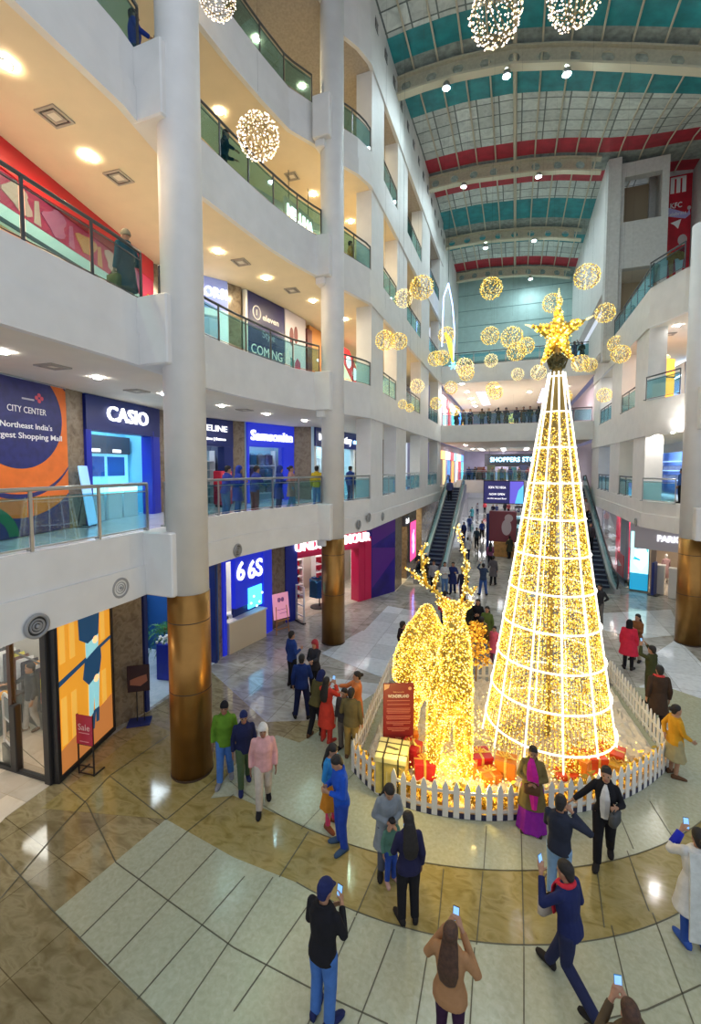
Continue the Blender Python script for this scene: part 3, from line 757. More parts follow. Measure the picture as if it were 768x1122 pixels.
for k, y in enumerate((13.5, 22.2, 30.8, 39.2, 46.5)):
    t = thing('roof_truss', 'curved cream roof truss with round holes, %s from the near end' % ('first', 'second', 'third', 'fourth', 'fifth')[k], 'truss', (0, 0, 0), group='roof trusses'); t['kind'] = 'structure'
    xs = [-6 + .5 * j for j in range(38 if k < 2 else 22)]
    for nm, dz, w, h_, m in (('lower_flange', 0, .42, .10, TR_L), ('upper_flange', .78, .42, .08, TRUSS)):
        q = MB(); q.loft([[(x, y - w / 2, zroof(x, 22 if k < 2 else y) + dz), (x, y + w / 2, zroof(x, 22 if k < 2 else y) + dz), (x, y + w / 2, zroof(x, 22 if k < 2 else y) + dz + h_), (x, y - w / 2, zroof(x, 22 if k < 2 else y) + dz + h_)] for x in xs]); q.build(nm, m, t)
    q = MB()   # web with round openings, drawn as a strip with lozenge shaped gaps
    yy = 22 if k < 2 else y
    for j in range(15 if k < 2 else 8):
        x0 = -6 + 1.25 * j; xm = x0 + .62; x1 = x0 + 1.25; n = 12
        ring_o = [(x0, 0), (xm, 0), (x1, 0), (x1, .5), (x1, 1), (xm, 1), (x0, 1), (x0, .5)]
        o3 = [(X, y, zroof(X, yy) + .08 + .70 * v) for X, v in ring_o]
        i3 = [(xm + .26 * math.cos(a), y, zroof(xm + .26 * math.cos(a), yy) + .43 + .24 * math.sin(a)) for a in [R(225 + 45 * j2) for j2 in range(8)]]
        for side in (-.02, .02):
            vs = [(p[0], p[1] + side, p[2]) for p in o3 + i3]
            q.add(vs, [(i, (i + 1) % 8, 8 + (i + 1) % 8, 8 + i) for i in range(8)])
        q.add([(p[0], p[1] - .02, p[2]) for p in i3] + [(p[0], p[1] + .02, p[2]) for p in i3], [(i, (i + 1) % 8, 8 + (i + 1) % 8, 8 + i) for i in range(8)])
    q.build('web', TRUSS, t)
# ------------------------------------------------------------------ shop helpers
ORDN = 'first second third fourth fifth sixth seventh eighth ninth tenth eleventh twelfth'.split()
def front(name, label, cat, A, B, z=0, group=None):
    """a thing whose local x runs from A to B, local y goes into the wall"""
    o = thing(name, label, cat, (A[0], A[1], z), math.atan2(B[1] - A[1], B[0] - A[0]), group)
    return o, math.hypot(B[0] - A[0], B[1] - A[1])
def part(p, name, m, fn, smooth=False):
    q = MB(); fn(q); return q.build(name, m, p, smooth)
def clip(poly, x0, x1, z0, z1):
    for ax, lim, sg in ((0, x0, 1), (0, x1, -1), (1, z0, 1), (1, z1, -1)):
        out = []
        for i, p in enumerate(poly):
            n = poly[(i + 1) % len(poly)]; a = (p[ax] - lim) * sg; c = (n[ax] - lim) * sg
            if a >= 0: out.append(p)
            if a * c < 0:
                t = a / (a - c); out.append((p[0] + (n[0] - p[0]) * t, p[1] + (n[1] - p[1]) * t))
        poly = out
        if not poly: return []
    return poly
def circ(cx, cz, r, n=48, rz=None): return [(cx + r * math.cos(2 * math.pi * k / n), cz + (rz or r) * math.sin(2 * math.pi * k / n)) for k in range(n)]
wn = {}
def wallseg(A, B, z0, z1, m, th=.3, nm='shopline'):
    d = Vector((B[0] - A[0], B[1] - A[1])).normalized(); n = Vector((-d.y, d.x)) * th
    q = MB(); q.prism([A, B, (B[0] + n.x, B[1] + n.y), (A[0] + n.x, A[1] + n.y)], z0, z1)
    return struct(q.build('wall_' + nm, m))
ln = [0]
def led_panel(x, y, z, w, d, label, col=(1, .93, .82), st=10, rz=0):
    o = thing('ceiling_light', label, 'lamp', (x, y, z), rz, 'lit ceiling panels inside the shops')
    part(o, 'frame', mat('panel_frame', (.7, .7, .7), .5), lambda q: [q.box(-w / 2 - .04, w / 2 + .04, -d / 2 - .04, -d / 2, -.05, 0), q.box(-w / 2 - .04, w / 2 + .04, d / 2, d / 2 + .04, -.05, 0), q.box(-w / 2 - .04, -w / 2, -d / 2, d / 2, -.05, 0), q.box(w / 2, w / 2 + .04, -d / 2, d / 2, -.05, 0)])
    part(o, 'diffuser', glow('panel_%d_%d_%d_%d' % (col[0] * 99, col[1] * 99, col[2] * 99, st * 10), col, st), lambda q: q.box(-w / 2, w / 2, -d / 2, d / 2, -.035, -.005))
    return o
NAVY = mat('navy_panel', (.012, .025, .16), .35); COBALT = mat('cobalt_panel', (.015, .03, .42), .35)
COBALT_LIT = glow('cobalt_lit', (.02, .04, 1.0), .22, False, (.02, .04, .5))
CREAM_P = mat('cream_laminate', (.72, .60, .42), .4); WOOD_O = mat('orange_wood', (.45, .22, .06), .45, noise=.25, nscale=5)
RED_P = mat('red_panel', (.55, .02, .05), .4); CRIMSON = mat('crimson_panel', (.60, .015, .09), .35)
INNER_W = mat('shop_white_wall', (.78, .77, .74), .6); INNER_D = mat('shop_dark_wall', (.08, .08, .10), .6)

# ------------------------------------------------------------------ ground floor, left: clothes shop with glass entrance
wallseg((-14.5, 0), (-14.5, 10.4), 0, 4.05, INNER_W, nm='clothes_shop_back'); wallseg((-14.5, 8.68), (-9.6, 8.68), 0, 4.05, INNER_W, .12, nm='clothes_shop_side')
o, W = front('glass_entrance', 'black framed glass shop entrance beside the yellow poster', 'door', (-10.75, 6.1), (-9.02, 6.17))
part(o, 'frame', BLACK, lambda q: [q.rbox(W - .17, W + .02, -.09, .09, 0, 4.05), q.rbox(-.05, .05, -.05, .05, 0, 4.05), q.box(0, W, -.06, .06, 3.9, 4.05), q.box(0, W - .17, -.04, .04, .0, .10)])
part(o, 'mullion', mat('brown_mullion', (.06, .035, .03), .4), lambda q: [q.box(.52, .62, -.05, .05, .1, 3.9)])
part(o, 'lock_case', BLACK, lambda q: q.rbox(.55, .74, -.08, .08, .05, 1.55))
part(o, 'glass_pane', GLASS_CLEAR, lambda q: [q.box(.62, W - .17, -.012, .012, .1, 3.9), q.box(.05, .52, -.012, .012, .1, 3.9)])
o = thing('security_gate', 'white anti theft gate standing at the clothes shop entrance', 'security gate', at(12, 838, z=.012), R(-15))
part(o, 'frame', mat('gate_white', (.75, .75, .78), .35), lambda q: q.tube([(-.32, 0, 0), (-.32, 0, 1.5), (-.25, 0, 1.58), (.25, 0, 1.58), (.32, 0, 1.5), (.32, 0, 0)], .03, 8), True)
part(o, 'crossbar', mat('gate_white'if 0 else 'gate_bar', (.7, .7, .73), .4), lambda q: [q.box(-.31, .31, -.015, .015, z, z + .03) for z in (.45, 1.0)])
part(o, 'foot', BLACK, lambda q: q.rbox(-.34, .34, -.06, .06, 0, .42, .01))
part(o, 'antenna_panel', mat('gate_dark', (.03, .08, .12), .3), lambda q: q.box(-.24, .24, -.01, .01, 1.05, 1.5))
o = thing('display_table', 'low dark display table with folded clothes beside the security gate', 'table', at(-6, 800, z=.012), R(10))
part(o, 'body', mat('dark_teal_box', (.03, .07, .09), .4), lambda q: [q.rbox(-.5, .5, -.35, .35, .05, .85, .02)])
part(o, 'top', BLACK, lambda q: q.box(-.53, .53, -.38, .38, .85, .89))
for k, (c, x) in enumerate((((.6, .08, .06), -.25), ((.05, .1, .5), .05), ((.6, .3, .05), .3))):
    fo = MB(); fo.rbox(x - .13, x + .13, -.15, .15, 0, .07 + .02 * k, .02)
    g = fo.build('folded_garment', fabric(c), loc=o.location + Vector((0, 0, .89)), rz=R(10)); tag(g, '%s garment folded on the dark display table' % ('red', 'blue', 'orange')[k], 'clothes')
o = thing('clothes_rack', 'long dark rack of hanging clothes along the back of the clothes shop', 'clothes rack', (-12.6, 7.9, 0.012), R(-10))
part(o, 'rail', DARKSTEEL, lambda q: [q.tube([(-1.6, 0, 0), (-1.6, 0, 1.5), (1.6, 0, 1.5), (1.6, 0, 0)], .025, 6)])
part(o, 'base_plinth', BLACK, lambda q: q.box(-1.7, 1.7, -.3, .3, .05, .5))
GC = [(.75, .72, .68), (.08, .08, .1), (.8, .8, .8), (.1, .1, .13), (.7, .65, .1), (.12, .05, .05), (.6, .6, .62), (.03, .03, .05), (.8, .4, .1), (.65, .65, .65), (.05, .06, .1), (.5, .1, .1)]
for k, c in enumerate(GC):
    q = MB(); x = -1.45 + .26 * k; q.loft([[(x + dx * w, dy, z) for dx, dy in ((-.05, -.2), (.05, -.2), (.05, .2), (-.05, .2))] for z, w in ((.62, 1), (1.1, .9), (1.4, .7), (1.47, .3))])
    g = q.build('hanging_garment', fabric(c), loc=(-12.6, 7.9, .012), rz=R(-10)); tag(g, 'garment on the dark clothes rack, %s from the left end' % ORDN[k], 'clothes', 'garments on the dark rack')
o = thing('mannequin', 'mannequin in a bright yellow top behind the shop glass', 'mannequin', (-10.8, 7.4, .012), R(20))
part(o, 'torso', fabric((.75, .65, .02)), lambda q: [q.lathe([(.13, .85), (.16, 1.0), (.13, 1.15), (.18, 1.38), (.08, 1.48)], n=16), q.capsule((-.2, 0, 1.38), (-.30, .12, 1.0), .055, .04), q.capsule((.2, 0, 1.38), (.28, .12, 1.0), .055, .04)], True)
part(o, 'head', mat('mannequin_white', (.7, .68, .64), .4), lambda q: [q.ball((0, 0, 1.62), (.08, .1, .12)), q.lathe([(.05, 1.46), (.045, 1.56)], n=10)], True)
part(o, 'legs', fabric((.08, .08, .1)), lambda q: [q.capsule((-.09, 0, .86), (-.1, 0, .1), .09, .05), q.capsule((.09, 0, .86), (.1, 0, .1), .09, .05)], True)
part(o, 'base', STEEL, lambda q: q.lathe([(.2, 0), (.2, .02)], n=20))
led_panel(-11.2, 4.2, 4.04, 1.6, 1.6, 'square lit ceiling panel over the clothes shop entrance', st=9); led_panel(-11.8, 8.2, 4.04, 2.2, .9, 'long lit ceiling panel inside the clothes shop', st=9)
# yellow poster light box
o, W = front('poster_lightbox', 'tall lit poster of denim clothes on orange wood', 'light box', (-9.0, 6.22), (-9.5, 8.0))
OR1 = glow('poster_orange', (.80, .33, .025), .50, False); OR2 = glow('poster_amber', (.85, .45, .07), .50, False); PB = glow('poster_navy', (.015, .07, .16), .35, False); PJ = glow('poster_jeans', (.30, .65, .70), .5, False)
part(o, 'frame', BLACK, lambda q: [q.box(-.06, .03, -.10, .12, 0, 4.05), q.box(W - .03, W + .03, -.10, .12, 0, 4.05), q.box(0, W, -.10, .12, 0, .12), q.box(0, W, -.1, .12, 3.98, 4.05)])
part(o, 'backing', OR1, lambda q: q.box(.03, W - .03, -.06, .1, .12, 3.98))
part(o, 'wood_slats', OR2, lambda q: [q.box(x, x + .16, -.066, -.06, z0, z1) for x in (.12, .42, .95, 1.45) for z0, z1 in ((.7, 1.75), (2.5, 3.97))])
part(o, 'floor_strip', glow('poster_brown', (.45, .16, .04), .6, False), lambda q: q.plate([(.03, .12), (W - .03, .12), (W - .03, 1.0), (.03, .62)], -.067, -.06))
part(o, 'divider', PB, lambda q: q.plate([(.03, 2.02), (.03, 2.14), (W - .03, 2.50), (W - .03, 2.42)], -.070, -.06))
part(o, 'printed_shirt', PB, lambda q: [q.plate([(.78, 3.9), (1.38, 3.98), (1.42, 3.3), (1.36, 2.72), (.98, 2.62), (.72, 2.8), (.70, 3.3)], -.075, -.06), q.plate([(.88, 2.22), (1.42, 2.42), (1.44, 2.1), (1.36, 1.78), (.98, 1.64), (.80, 1.85)], -.078, -.06)])
part(o, 'printed_jeans', PJ, lambda q: q.plate([(.92, 2.66), (1.36, 2.76), (1.34, 2.42), (.92, 2.28)], -.074, -.06)); part(o, 'printed_jeans', PJ, lambda q: [q.plate([(.98, 1.68), (1.36, 1.80), (1.30, .95), (1.18, .95), (1.16, 1.4), (1.10, .9), (.96, .85)], -.076, -.06)])
part(o, 'printed_shoe', PB, lambda q: [q.plate([(1.0, .55), (1.12, .5), (1.2, .95), (1.08, .92)], -.074, -.06), q.plate([(1.2, .62), (1.3, .6), (1.32, .96), (1.2, .95)], -.074, -.06)])
part(o, 'printed_hand', glow('poster_hand', (.95, .55, .25), .8, False), lambda q: [q.plate(circ(1.24, 2.62, .09, 12), -.082, -.06), q.plate(circ(1.24, 1.68, .09, 12), -.082, -.06), q.plate(circ(1.04, 3.42, .13, 12, .1), -.082, -.06)])
part(o, 'slogan', glow('poster_white', (1, .95, .9), .8, False), lambda q: [q.plate([(.85, 3.62), (1.2, 3.70), (1.2, 3.76), (.85, 3.68)], -.082, -.06), q.plate([(1.0, 3.52), (1.25, 3.57), (1.25, 3.60), (1.0, 3.55)], -.082, -.06)])
# red sale stand
p = at(95, 849, z=0); o = thing('sale_stand', 'small black floor stand with a red Sale board, before the yellow poster', 'sign', p, R(6))
part(o, 'stand', BLACK, lambda q: [q.bar((sx * .2, 0, 0), (sx * .2, .0, 1.35), .025, .025) for sx in (-1, 1)] + [q.bar((sx * .2, 0, .02), (sx * .2, .28, .02), .025, .025) for sx in (-1, 1)] + [q.bar((-.2, 0, z), (.2, 0, z), .02, .02) for z in (.03, .2, .68)])
part(o, 'board', mat('sale_red', (.52, .02, .07), .4), lambda q: q.box(-.21, .21, -.03, -.01, .70, 1.35))
lettering(o, 'Sale', 0, 1.08, .20, mat('print_pink', (.9, .6, .62), .5), y=-.034, depth=.004)
part(o, 'small_print', mat('print_pink2', (.8, .4, .45), .5), lambda q: [q.box(-.14, .14, -.033, -.03, .95, .965), q.box(-.12, .12, -.033, -.03, .76, .775)])
# brown piers of the ground floor
for A, B in (((-9.52, 8.03), (-9.36, 8.92)), ((-9.50, 12.22), (-9.55, 12.62)), ((-9.28, 15.45), (-9.14, 16.42))): wallseg(A, B, 0, 4.06, MARBLE_B, .6, 'brown_pier')
# dark picture stand
p = at(153, 792, z=0); o = thing('picture_stand', 'black pole stand with a dark picture board, beside the brown pier', 'sign', p, R(35))
part(o, 'base', NAVY, lambda q: q.rbox(-.28, .28, -.2, .2, 0, .05, .01)); part(o, 'pole', BLACK, lambda q: [q.tube([(-.05, 0, .05), (-.05, 0, 1.0)], .015, 6), q.tube([(.12, 0, .05), (.12, 0, 1.0)], .012, 6)])
part(o, 'board', mat('dark_picture', (.03, .012, .02), .25), lambda q: q.rbox(-.27, .27, -.02, .02, .85, 1.55, .008)); part(o, 'picture', mat('picture_brown', (.30, .12, .08), .5), lambda q: q.plate([(-.2, 1.05), (.05, 1.0), (.22, 1.12), (.2, 1.3), (.0, 1.25), (-.2, 1.18)], -.024, -.019))
# blue shop with plants
wallseg((-13.2, 8.9), (-13.2, 12.3), 0, 4.05, mat('shop_blue_wall', (.02, .10, .34), .5), nm='blue_shop_back'); wallseg((-13.2, 12.25), (-9.5, 12.25), 0, 4.05, mat('shop_blue_wall', (.02, .10, .34)), .1, nm='blue_shop_side'); wallseg((-9.4, 8.92), (-13.2, 8.92), 0, 4.05, NAVY, .1, nm='blue_shop_side')
o, W = front('shop_frame', 'navy frame round the opening of the blue plant shop', 'shopfront', (-9.36, 8.95), (-9.48, 12.2))
part(o, 'jamb', NAVY, lambda q: q.box(0, .12, -.05, .3, 0, 3.75)); part(o, 'jamb', NAVY, lambda q: q.box(W - .1, W, -.05, .3, 0, 3.75)); part(o, 'header', COBALT, lambda q: q.box(0, W, -.04, .3, 3.75, 4.05))
o = thing('wall_screen', 'lit white screen on the blue wall, upper left of the plant shop', 'screen', (-12.4, 9.02, 2.35), R(180)); part(o, 'frame', BLACK, lambda q: q.box(-.5, .5, -.06, 0, 0, .85)); part(o, 'screen', glow('screen_white', (.8, .9, 1), 1.3, False), lambda q: q.box(-.45, .45, -.07, -.05, .06, .79))
o = thing('wooden_cabinet', 'orange wooden cabinet under a lit blue shelf in the plant shop', 'cabinet', (-12.5, 9.35, .012), R(180)); part(o, 'body', WOOD_O, lambda q: q.rbox(-.55, .55, -.25, .25, .5, 1.25)); part(o, 'top', mat('white_top', (.75, .78, .8), .3), lambda q: q.box(-.57, .57, -.27, .27, 1.25, 1.3)); part(o, 'plinth', NAVY, lambda q: q.box(-.5, .5, -.2, .2, 0, .5)); part(o, 'door', mat('cabinet_door', (.5, .27, .09), .45), lambda q: [q.box(-.53, -.01, .25, .265, .53, 1.22), q.box(.01, .53, .25, .265, .53, 1.22)])
o = thing('wall_shelf', 'glowing blue wall shelf with small goods above the wooden cabinet', 'shelf', (-12.5, 9.05, 1.75), R(180)); part(o, 'board', glow('shelf_blue', (.1, .55, 1), 1.4, False), lambda q: q.box(-.55, .55, -.3, 0, 0, .06)); part(o, 'small_goods', mat('goods_pale', (.6, .75, .85), .4), lambda q: [q.lathe([(.05, .06), (.05, .2), (.02, .26)], c=(-.4 + .2 * k, -.15, 0), n=8) for k in range(5)])
o = thing('display_cabinet', 'yellow topped blue cabinet at the back of the plant shop', 'cabinet', (-12.7, 11.2, .012), R(90)); part(o, 'body', mat('teal_cabinet', (.02, .13, .2), .4), lambda q: q.rbox(-.8, .8, -.25, .25, 0, 2.0)); part(o, 'top', mat('yellow_top', (.7, .45, .06), .4), lambda q: q.box(-.85, .85, -.3, .3, 2.0, 2.06)); part(o, 'glass_door', mat('cabinet_glass', (.1, .3, .35), .15), lambda q: [q.box(-.75, -.02, -.27, -.25, .7, 1.9), q.box(.02, .75, -.27, -.25, .7, 1.9)])
for k in range(3):
    q = MB(); q.lathe([(.09, 0), (.13, .08), (.12, .22), (.06, .3), (.07, .36)], n=12); q.ball((.1, 0, .25), .05, 8, 6)
    v = q.build('glass_vase', mat('vase_glass', (.05, .08, .14), .1), None, True, loc=(-12.7 + .0, 10.75 + .4 * k, 2.075)); tag(v, 'small dark vase on the yellow topped cabinet, %s one' % ('nearest', 'middle', 'farthest')[k], 'vase', 'vases on the yellow topped cabinet')
LEAF = mat('palm_leaf', (.03, .16, .04), .5, noise=.3, nscale=5)
def palm(loc, label, hh=1.0, n=16, sc_=1.0):
    o = thing('potted_palm', label, 'plant', loc)
    part(o, 'stem', mat('palm_stem', (.10, .09, .03), .7), lambda q: [q.tube([(0, 0, 0), (.05 * math.cos(k), .05 * math.sin(k), hh * .6)], .018, 5) for k in range(3)])
    q = MB(); r_ = random.Random(3)
    for k in range(n):
        a = k * 2.4; L_ = sc_ * (.5 + .25 * r_.random()); up_ = .3 + .7 * r_.random(); pts = []
        for t in [j / 7 for j in range(8)]: pts.append(Vector((math.cos(a) * L_ * t, math.sin(a) * L_ * t, hh * .5 + up_ * .7 * t * sc_ - .65 * t * t * sc_)))
        sd = Vector((-math.sin(a), math.cos(a), 0))
        for j in range(1, 8):
            for s_ in (-1, 1):
                c = pts[j]; tip = c + sd * s_ * .16 * sc_ * (1.1 - j / 9) + (pts[j] - pts[j - 1]) * 1.2 - Vector((0, 0, .03)); w_ = (pts[j] - pts[j - 1]) * .3
                q.add([c - w_, tip, c + w_, c + Vector((0, 0, .012))], [(0, 1, 3), (3, 1, 2), (0, 2, 1)])
        q.tube(pts, .006, 4)
    q.build('fronds', LEAF, o)
    return o
o = palm((-10.9, 11.3, .62), 'green palm in the plant shop behind the copper column', 1.2, 18, 1.1); part(o, 'pot', NAVY, lambda q: q.lathe([(.16, -.6), (.22, 0), (.2, .02)], n=16), True)
p = at(183, 742, z=.012); o = thing('tall_planter', 'tall cobalt planter box of white flowers beside the copper column', 'planter', p, R(10)); part(o, 'box', COBALT, lambda q: q.rbox(-.22, .22, -.22, .22, 0, 1.15, .02))
q = MB(); r_ = random.Random(5)
for k in range(26): q.ball((r_.uniform(-.2, .2), r_.uniform(-.2, .2), 1.17 + r_.random() * .14), .05, 7, 5)
q.build('white_flowers', mat('flower_white', (.75, .75, .72), .6), o, True); part(o, 'leaves', LEAF, lambda q: [q.tube([(0, 0, 1.1), (.18 * math.cos(k), .18 * math.sin(k), 1.25), (.3 * math.cos(k), .3 * math.sin(k), 1.15)], [.01, .03, .004], 5) for k in range(9)])
led_panel(-11.4, 10.6, 4.04, 1.8, .8, 'cold lit ceiling panel inside the blue plant shop', (.75, .9, 1), 12)
# jewellery kiosk
A, B = (-9.56, 12.62), (-9.28, 15.45)
o, W = front('jewellery_kiosk', 'cobalt blue lit jewellery shopfront with glowing figures', 'shopfront', A, B)
part(o, 'frame', COBALT_LIT, lambda q: [q.box(0, .16, -.08, .35, 0, 4.05), q.box(W - .55, W, -.08, .35, 0, 4.05), q.box(.16, W - .55, -.08, .35, 3.35, 4.05)])
part(o, 'upper_panel', COBALT_LIT, lambda q: q.box(.72, W - .55, .0, .2, 1.5, 3.5)); part(o, 'lower_panel', NAVY, lambda q: q.box(.72, W - .55, .1, .2, 1.0, 1.5))
part(o, 'inner_wall', INNER_W, lambda q: q.box(.16, .72, 1.4, 1.5, 0, 3.5))
part(o, 'display_glass', glow('jewel_cyan', (.08, .55, 1.0), 1.5, False), lambda q: q.box(W - 1.42, W - .62, -.04, .02, 1.3, 2.1))
part(o, 'jewels', glow('jewel_sparkle', (.7, .9, 1.0), 1.2, False), lambda q: [q.ball((W - 1.3 + .17 * k, -.05, 1.5 + .25 * math.sin(k * 2)), .05, 8, 6) for k in range(5)])
lettering(o, 'GAZE JEWELLERY', W / 2, 3.52, .17, WHITE_LIT, y=-.10, width=1.9)
lettering(o, '6', 1.0, 2.82, .95, WHITE_LIT, y=-.03, bold=.02, name='logo'); lettering(o, '6S', 1.85, 2.75, .95, WHITE_LIT, y=-.03, bold=.02, name='logo')
o, W2 = front('sales_counter', 'cream sales counter of the jewellery kiosk', 'counter', (-9.55, 12.85), (-9.22, 14.8))
part(o, 'body', CREAM_P, lambda q: q.rbox(0, W2, -.15, .75, 0, 1.12, .015)); part(o, 'top', mat('counter_top', (.8, .76, .68), .25), lambda q: q.box(-.03, W2 + .03, -.18, .78, 1.12, 1.17)); part(o, 'plinth', INNER_D, lambda q: q.box(.03, W2 - .03, -.12, .7, 0, .05))
for k, (x, w_, c) in enumerate(((.25, .22, (.05, .05, .05)), (.6, .3, (.7, .7, .7)), (.98, .24, (.35, .1, .05)))):
    q = MB(); q.rbox(-w_ / 2, w_ / 2, -.12, .12, 0, .10, .015); q.box(-w_ / 2 + .03, w_ / 2 - .03, -.09, .09, .1, .115)
    g = q.build('jewellery_tray', mat('tray_%d' % k, c, .4), loc=(-9.55 - .3 + .17 * x, 12.85 + .98 * x, 1.17), rz=R(80)); tag(g, '%s tray on the cream kiosk counter' % ('black', 'pale grey', 'brown')[k], 'tray')
led_panel(-10.9, 13.9, 4.04, 1.4, 1.4, 'lit ceiling panel inside the jewellery kiosk', (1, .92, .75), 12)
wallseg((-13, 12.6), (-13, 15.6), 0, 4.05, INNER_W, nm='kiosk_back'); wallseg((-13, 15.5), (-9.3, 15.5), 0, 4.05, INNER_W, .1, nm='kiosk_side')
p = at(310, 694, z=0); o = thing('easel_sign', 'pink poster on a wooden easel before the brown pier', 'sign', (p.x, p.y, 0), R(62))
part(o, 'easel', WOOD_O, lambda q: [q.bar((sx * .3, 0, 0), (sx * .24, .12, 1.1), .04, .03) for sx in (-1, 1)] + [q.bar((0, .5, 0), (0, .14, 1.1), .03, .03), q.bar((-.3, -.02, .55), (.3, -.02, .55), .04, .04), q.bar((-.29, .02, .2), (.29, .02, .2), .03, .03)])
def pp(q): q.T = Matrix.Rotation(R(-7), 4, 'X'); q.rbox(-.37, .37, -.02, .02, .6, 1.62, .008)
part(o, 'poster', glow('poster_pink', (.85, .35, .50), .35, False), pp)
def pp(q): q.T = Matrix.Rotation(R(-7), 4, 'X'); [q.plate(circ(-.08 + .16 * k, 1.36, .08, 16, .1), -.024, -.019) for k in range(2)]; q.box(-.2, .2, -.023, -.019, .95, .98); q.box(-.1, .25, -.023, -.019, .8, .83)
part(o, 'print', mat('print_mauve', (.5, .2, .5), .5), pp)
# sports shop on the angled wall
A, B = (-9.14, 16.42), (-5.98, 22.75)
o, W = front('sports_shopfront', 'red sports shopfront with white lit letters behind the far copper column', 'shopfront', A, B)
part(o, 'left_jamb', mat('cobalt_jamb', (.015, .03, .36), .35), lambda q: q.box(0, .62, -.05, .4, 0, 4.05))
part(o, 'red_header', CRIMSON, lambda q: q.box(.62, 4.9, -.05, .4, 2.72, 4.05)); part(o, 'red_pillar', CRIMSON, lambda q: [q.box(4.35, 5.25, -.05, .5, 0, 3.2), q.box(4.78, 4.82, -.07, -.04, 0, 3.2)])
part(o, 'navy_wall', mat('navy_mural', (.025, .012, .22), .3, noise=.35, nscale=1.2), lambda q: q.box(5.25, W, -.05, .5, 0, 4.05)); part(o, 'mural_band', mat('mural_violet', (.10, .02, .26), .3), lambda q: [q.plate([(5.3, 2.7), (W - .02, 3.3), (W - .02, 4.0), (5.3, 4.0)], -.056, -.05), q.plate([(5.3, .5), (W - .02, 1.9), (W - .02, 2.4), (5.3, 2.6)], -.054, -.05)])
lettering(o, 'UNDER ARMOUR', 2.75, 3.22, .62, WHITE_LIT, y=-.12, depth=.12, bold=.012, width=4.6)
wallseg((-12.5, 18.2), (-9.0, 24.5), 0, 4.05, mat('shop_back_cream', (.55, .50, .44), .6), nm='sports_back'); wallseg((-9.15, 16.5), (-12.5, 18.2), 0, 4.05, RED_P, .1, nm='sports_side'); wallseg((-9.0, 24.5), (-6.2, 22.9), 0, 4.05, INNER_D, .1, nm='sports_side')
def rack(loc, rz, label, w=1.3, hh=2.5, back=RED_P, items=(), rows=5):
    o = thing('display_rack', label, 'rack', loc, rz)
    part(o, 'back_panel', back, lambda q: q.box(-w / 2, w / 2, 0, .06, 0, hh)); part(o, 'side', mat('rack_white', (.75, .75, .75), .5), lambda q: [q.box(-w / 2 - .04, -w / 2, -.32, .06, 0, hh), q.box(w / 2, w / 2 + .04, -.32, .06, 0, hh)])
    for k in range(rows): part(o, 'shelf', mat('rack_white', (.75, .75, .75), .5), lambda q: q.box(-w / 2, w / 2, -.3, 0, .3 + k * (hh - .4) / rows, .34 + k * (hh - .4) / rows))
    return o
r_ = random.Random(11)
for n, (lx, ly, rz, lab) in enumerate(((-9.55, 17.6, 117, 'red backed shoe rack beside the cobalt jamb'), (-10.6, 19.4, 150, 'red backed shoe rack, middle of the sports shop'), (-9.6, 21.3, 240, 'red backed shoe rack behind the far copper column'), (-8.0, 23.0, 240, 'shoe rack below the screen in the sports shop'))):
    rk = rack((lx, ly, .012), R(rz + 180 if n < 1 else 62), lab, back=RED_P if n < 3 else INNER_D)
    for row in range(4):
        for k in range(4):
            q = MB(); q.loft([[(x, y_ * w_, z) for y_, z in ((-1, 0), (1, 0), (.8, h_), (-.8, h_))] for x, w_, h_ in ((-.05, .04, .08), (0, .045, .09), (.06, .045, .06), (.12, .04, .04))])
            M4 = Matrix.Translation((lx, ly, .012)) @ Matrix.Rotation(rk.rotation_euler.z, 4, 'Z'); pz = .345 + row * (2.1) / 5
            g = q.build('sports_shoe', fabric(r_.choice(((.7, .7, .72), (.05, .05, .06), (.5, .05, .06), (.1, .1, .3)))), loc=M4 @ Vector((-.45 + .3 * k, -.16, pz)), rz=rk.rotation_euler.z + R(90)); tag(g, 'sports shoe, %s shelf up, %s from left, on the %s' % (ORDN[row], ORDN[k], lab.split(',')[0].replace('red backed ', '').replace('shoe rack', 'rack').replace(' in the sports shop', '')), 'shoe', 'shoes on display')
o = thing('clothes_stand', 'round stand of dark blue jackets inside the sports shop', 'clothes rack', (-8.65, 18.9, .012)); part(o, 'post', DARKSTEEL, lambda q: [q.tube([(0, 0, 0), (0, 0, 1.5)], .03, 8), q.lathe([(.45, 0), (.45, .03)], n=20), q.tube([(.42 * math.cos(R(20 * k)), .42 * math.sin(R(20 * k)), 1.4) for k in range(18)], .015, 6, closed=True)])
for k in range(7):
    q = MB(); q.loft([[(dx * w_, .06 * dy, z) for dx, dy in ((-1, -1), (1, -1), (1, 1), (-1, 1))] for z, w_ in ((.55, .22), (.9, .20), (1.25, .23), (1.36, .1))]); a = R(51 * k)
    g = q.build('hanging_jacket', fabric((.02, .07 + .02 * (k % 3), .22)), loc=(-8.65 + .42 * math.cos(a), 18.9 + .42 * math.sin(a), .012), rz=a + R(90)); tag(g, 'dark blue jacket on the round stand in the sports shop', 'jacket', 'jackets on the round stand')
o = thing('wall_screen', 'blue lit screen on the sports shop wall', 'screen', (-7.45, 23.45, 2.15), R(62)); part(o, 'frame', BLACK, lambda q: q.box(-.75, .75, -.08, 0, 0, 1.0)); part(o, 'screen', glow('screen_blue', (.15, .5, 1), 1.6, False), lambda q: q.box(-.7, .7, -.09, -.07, .05, .95))
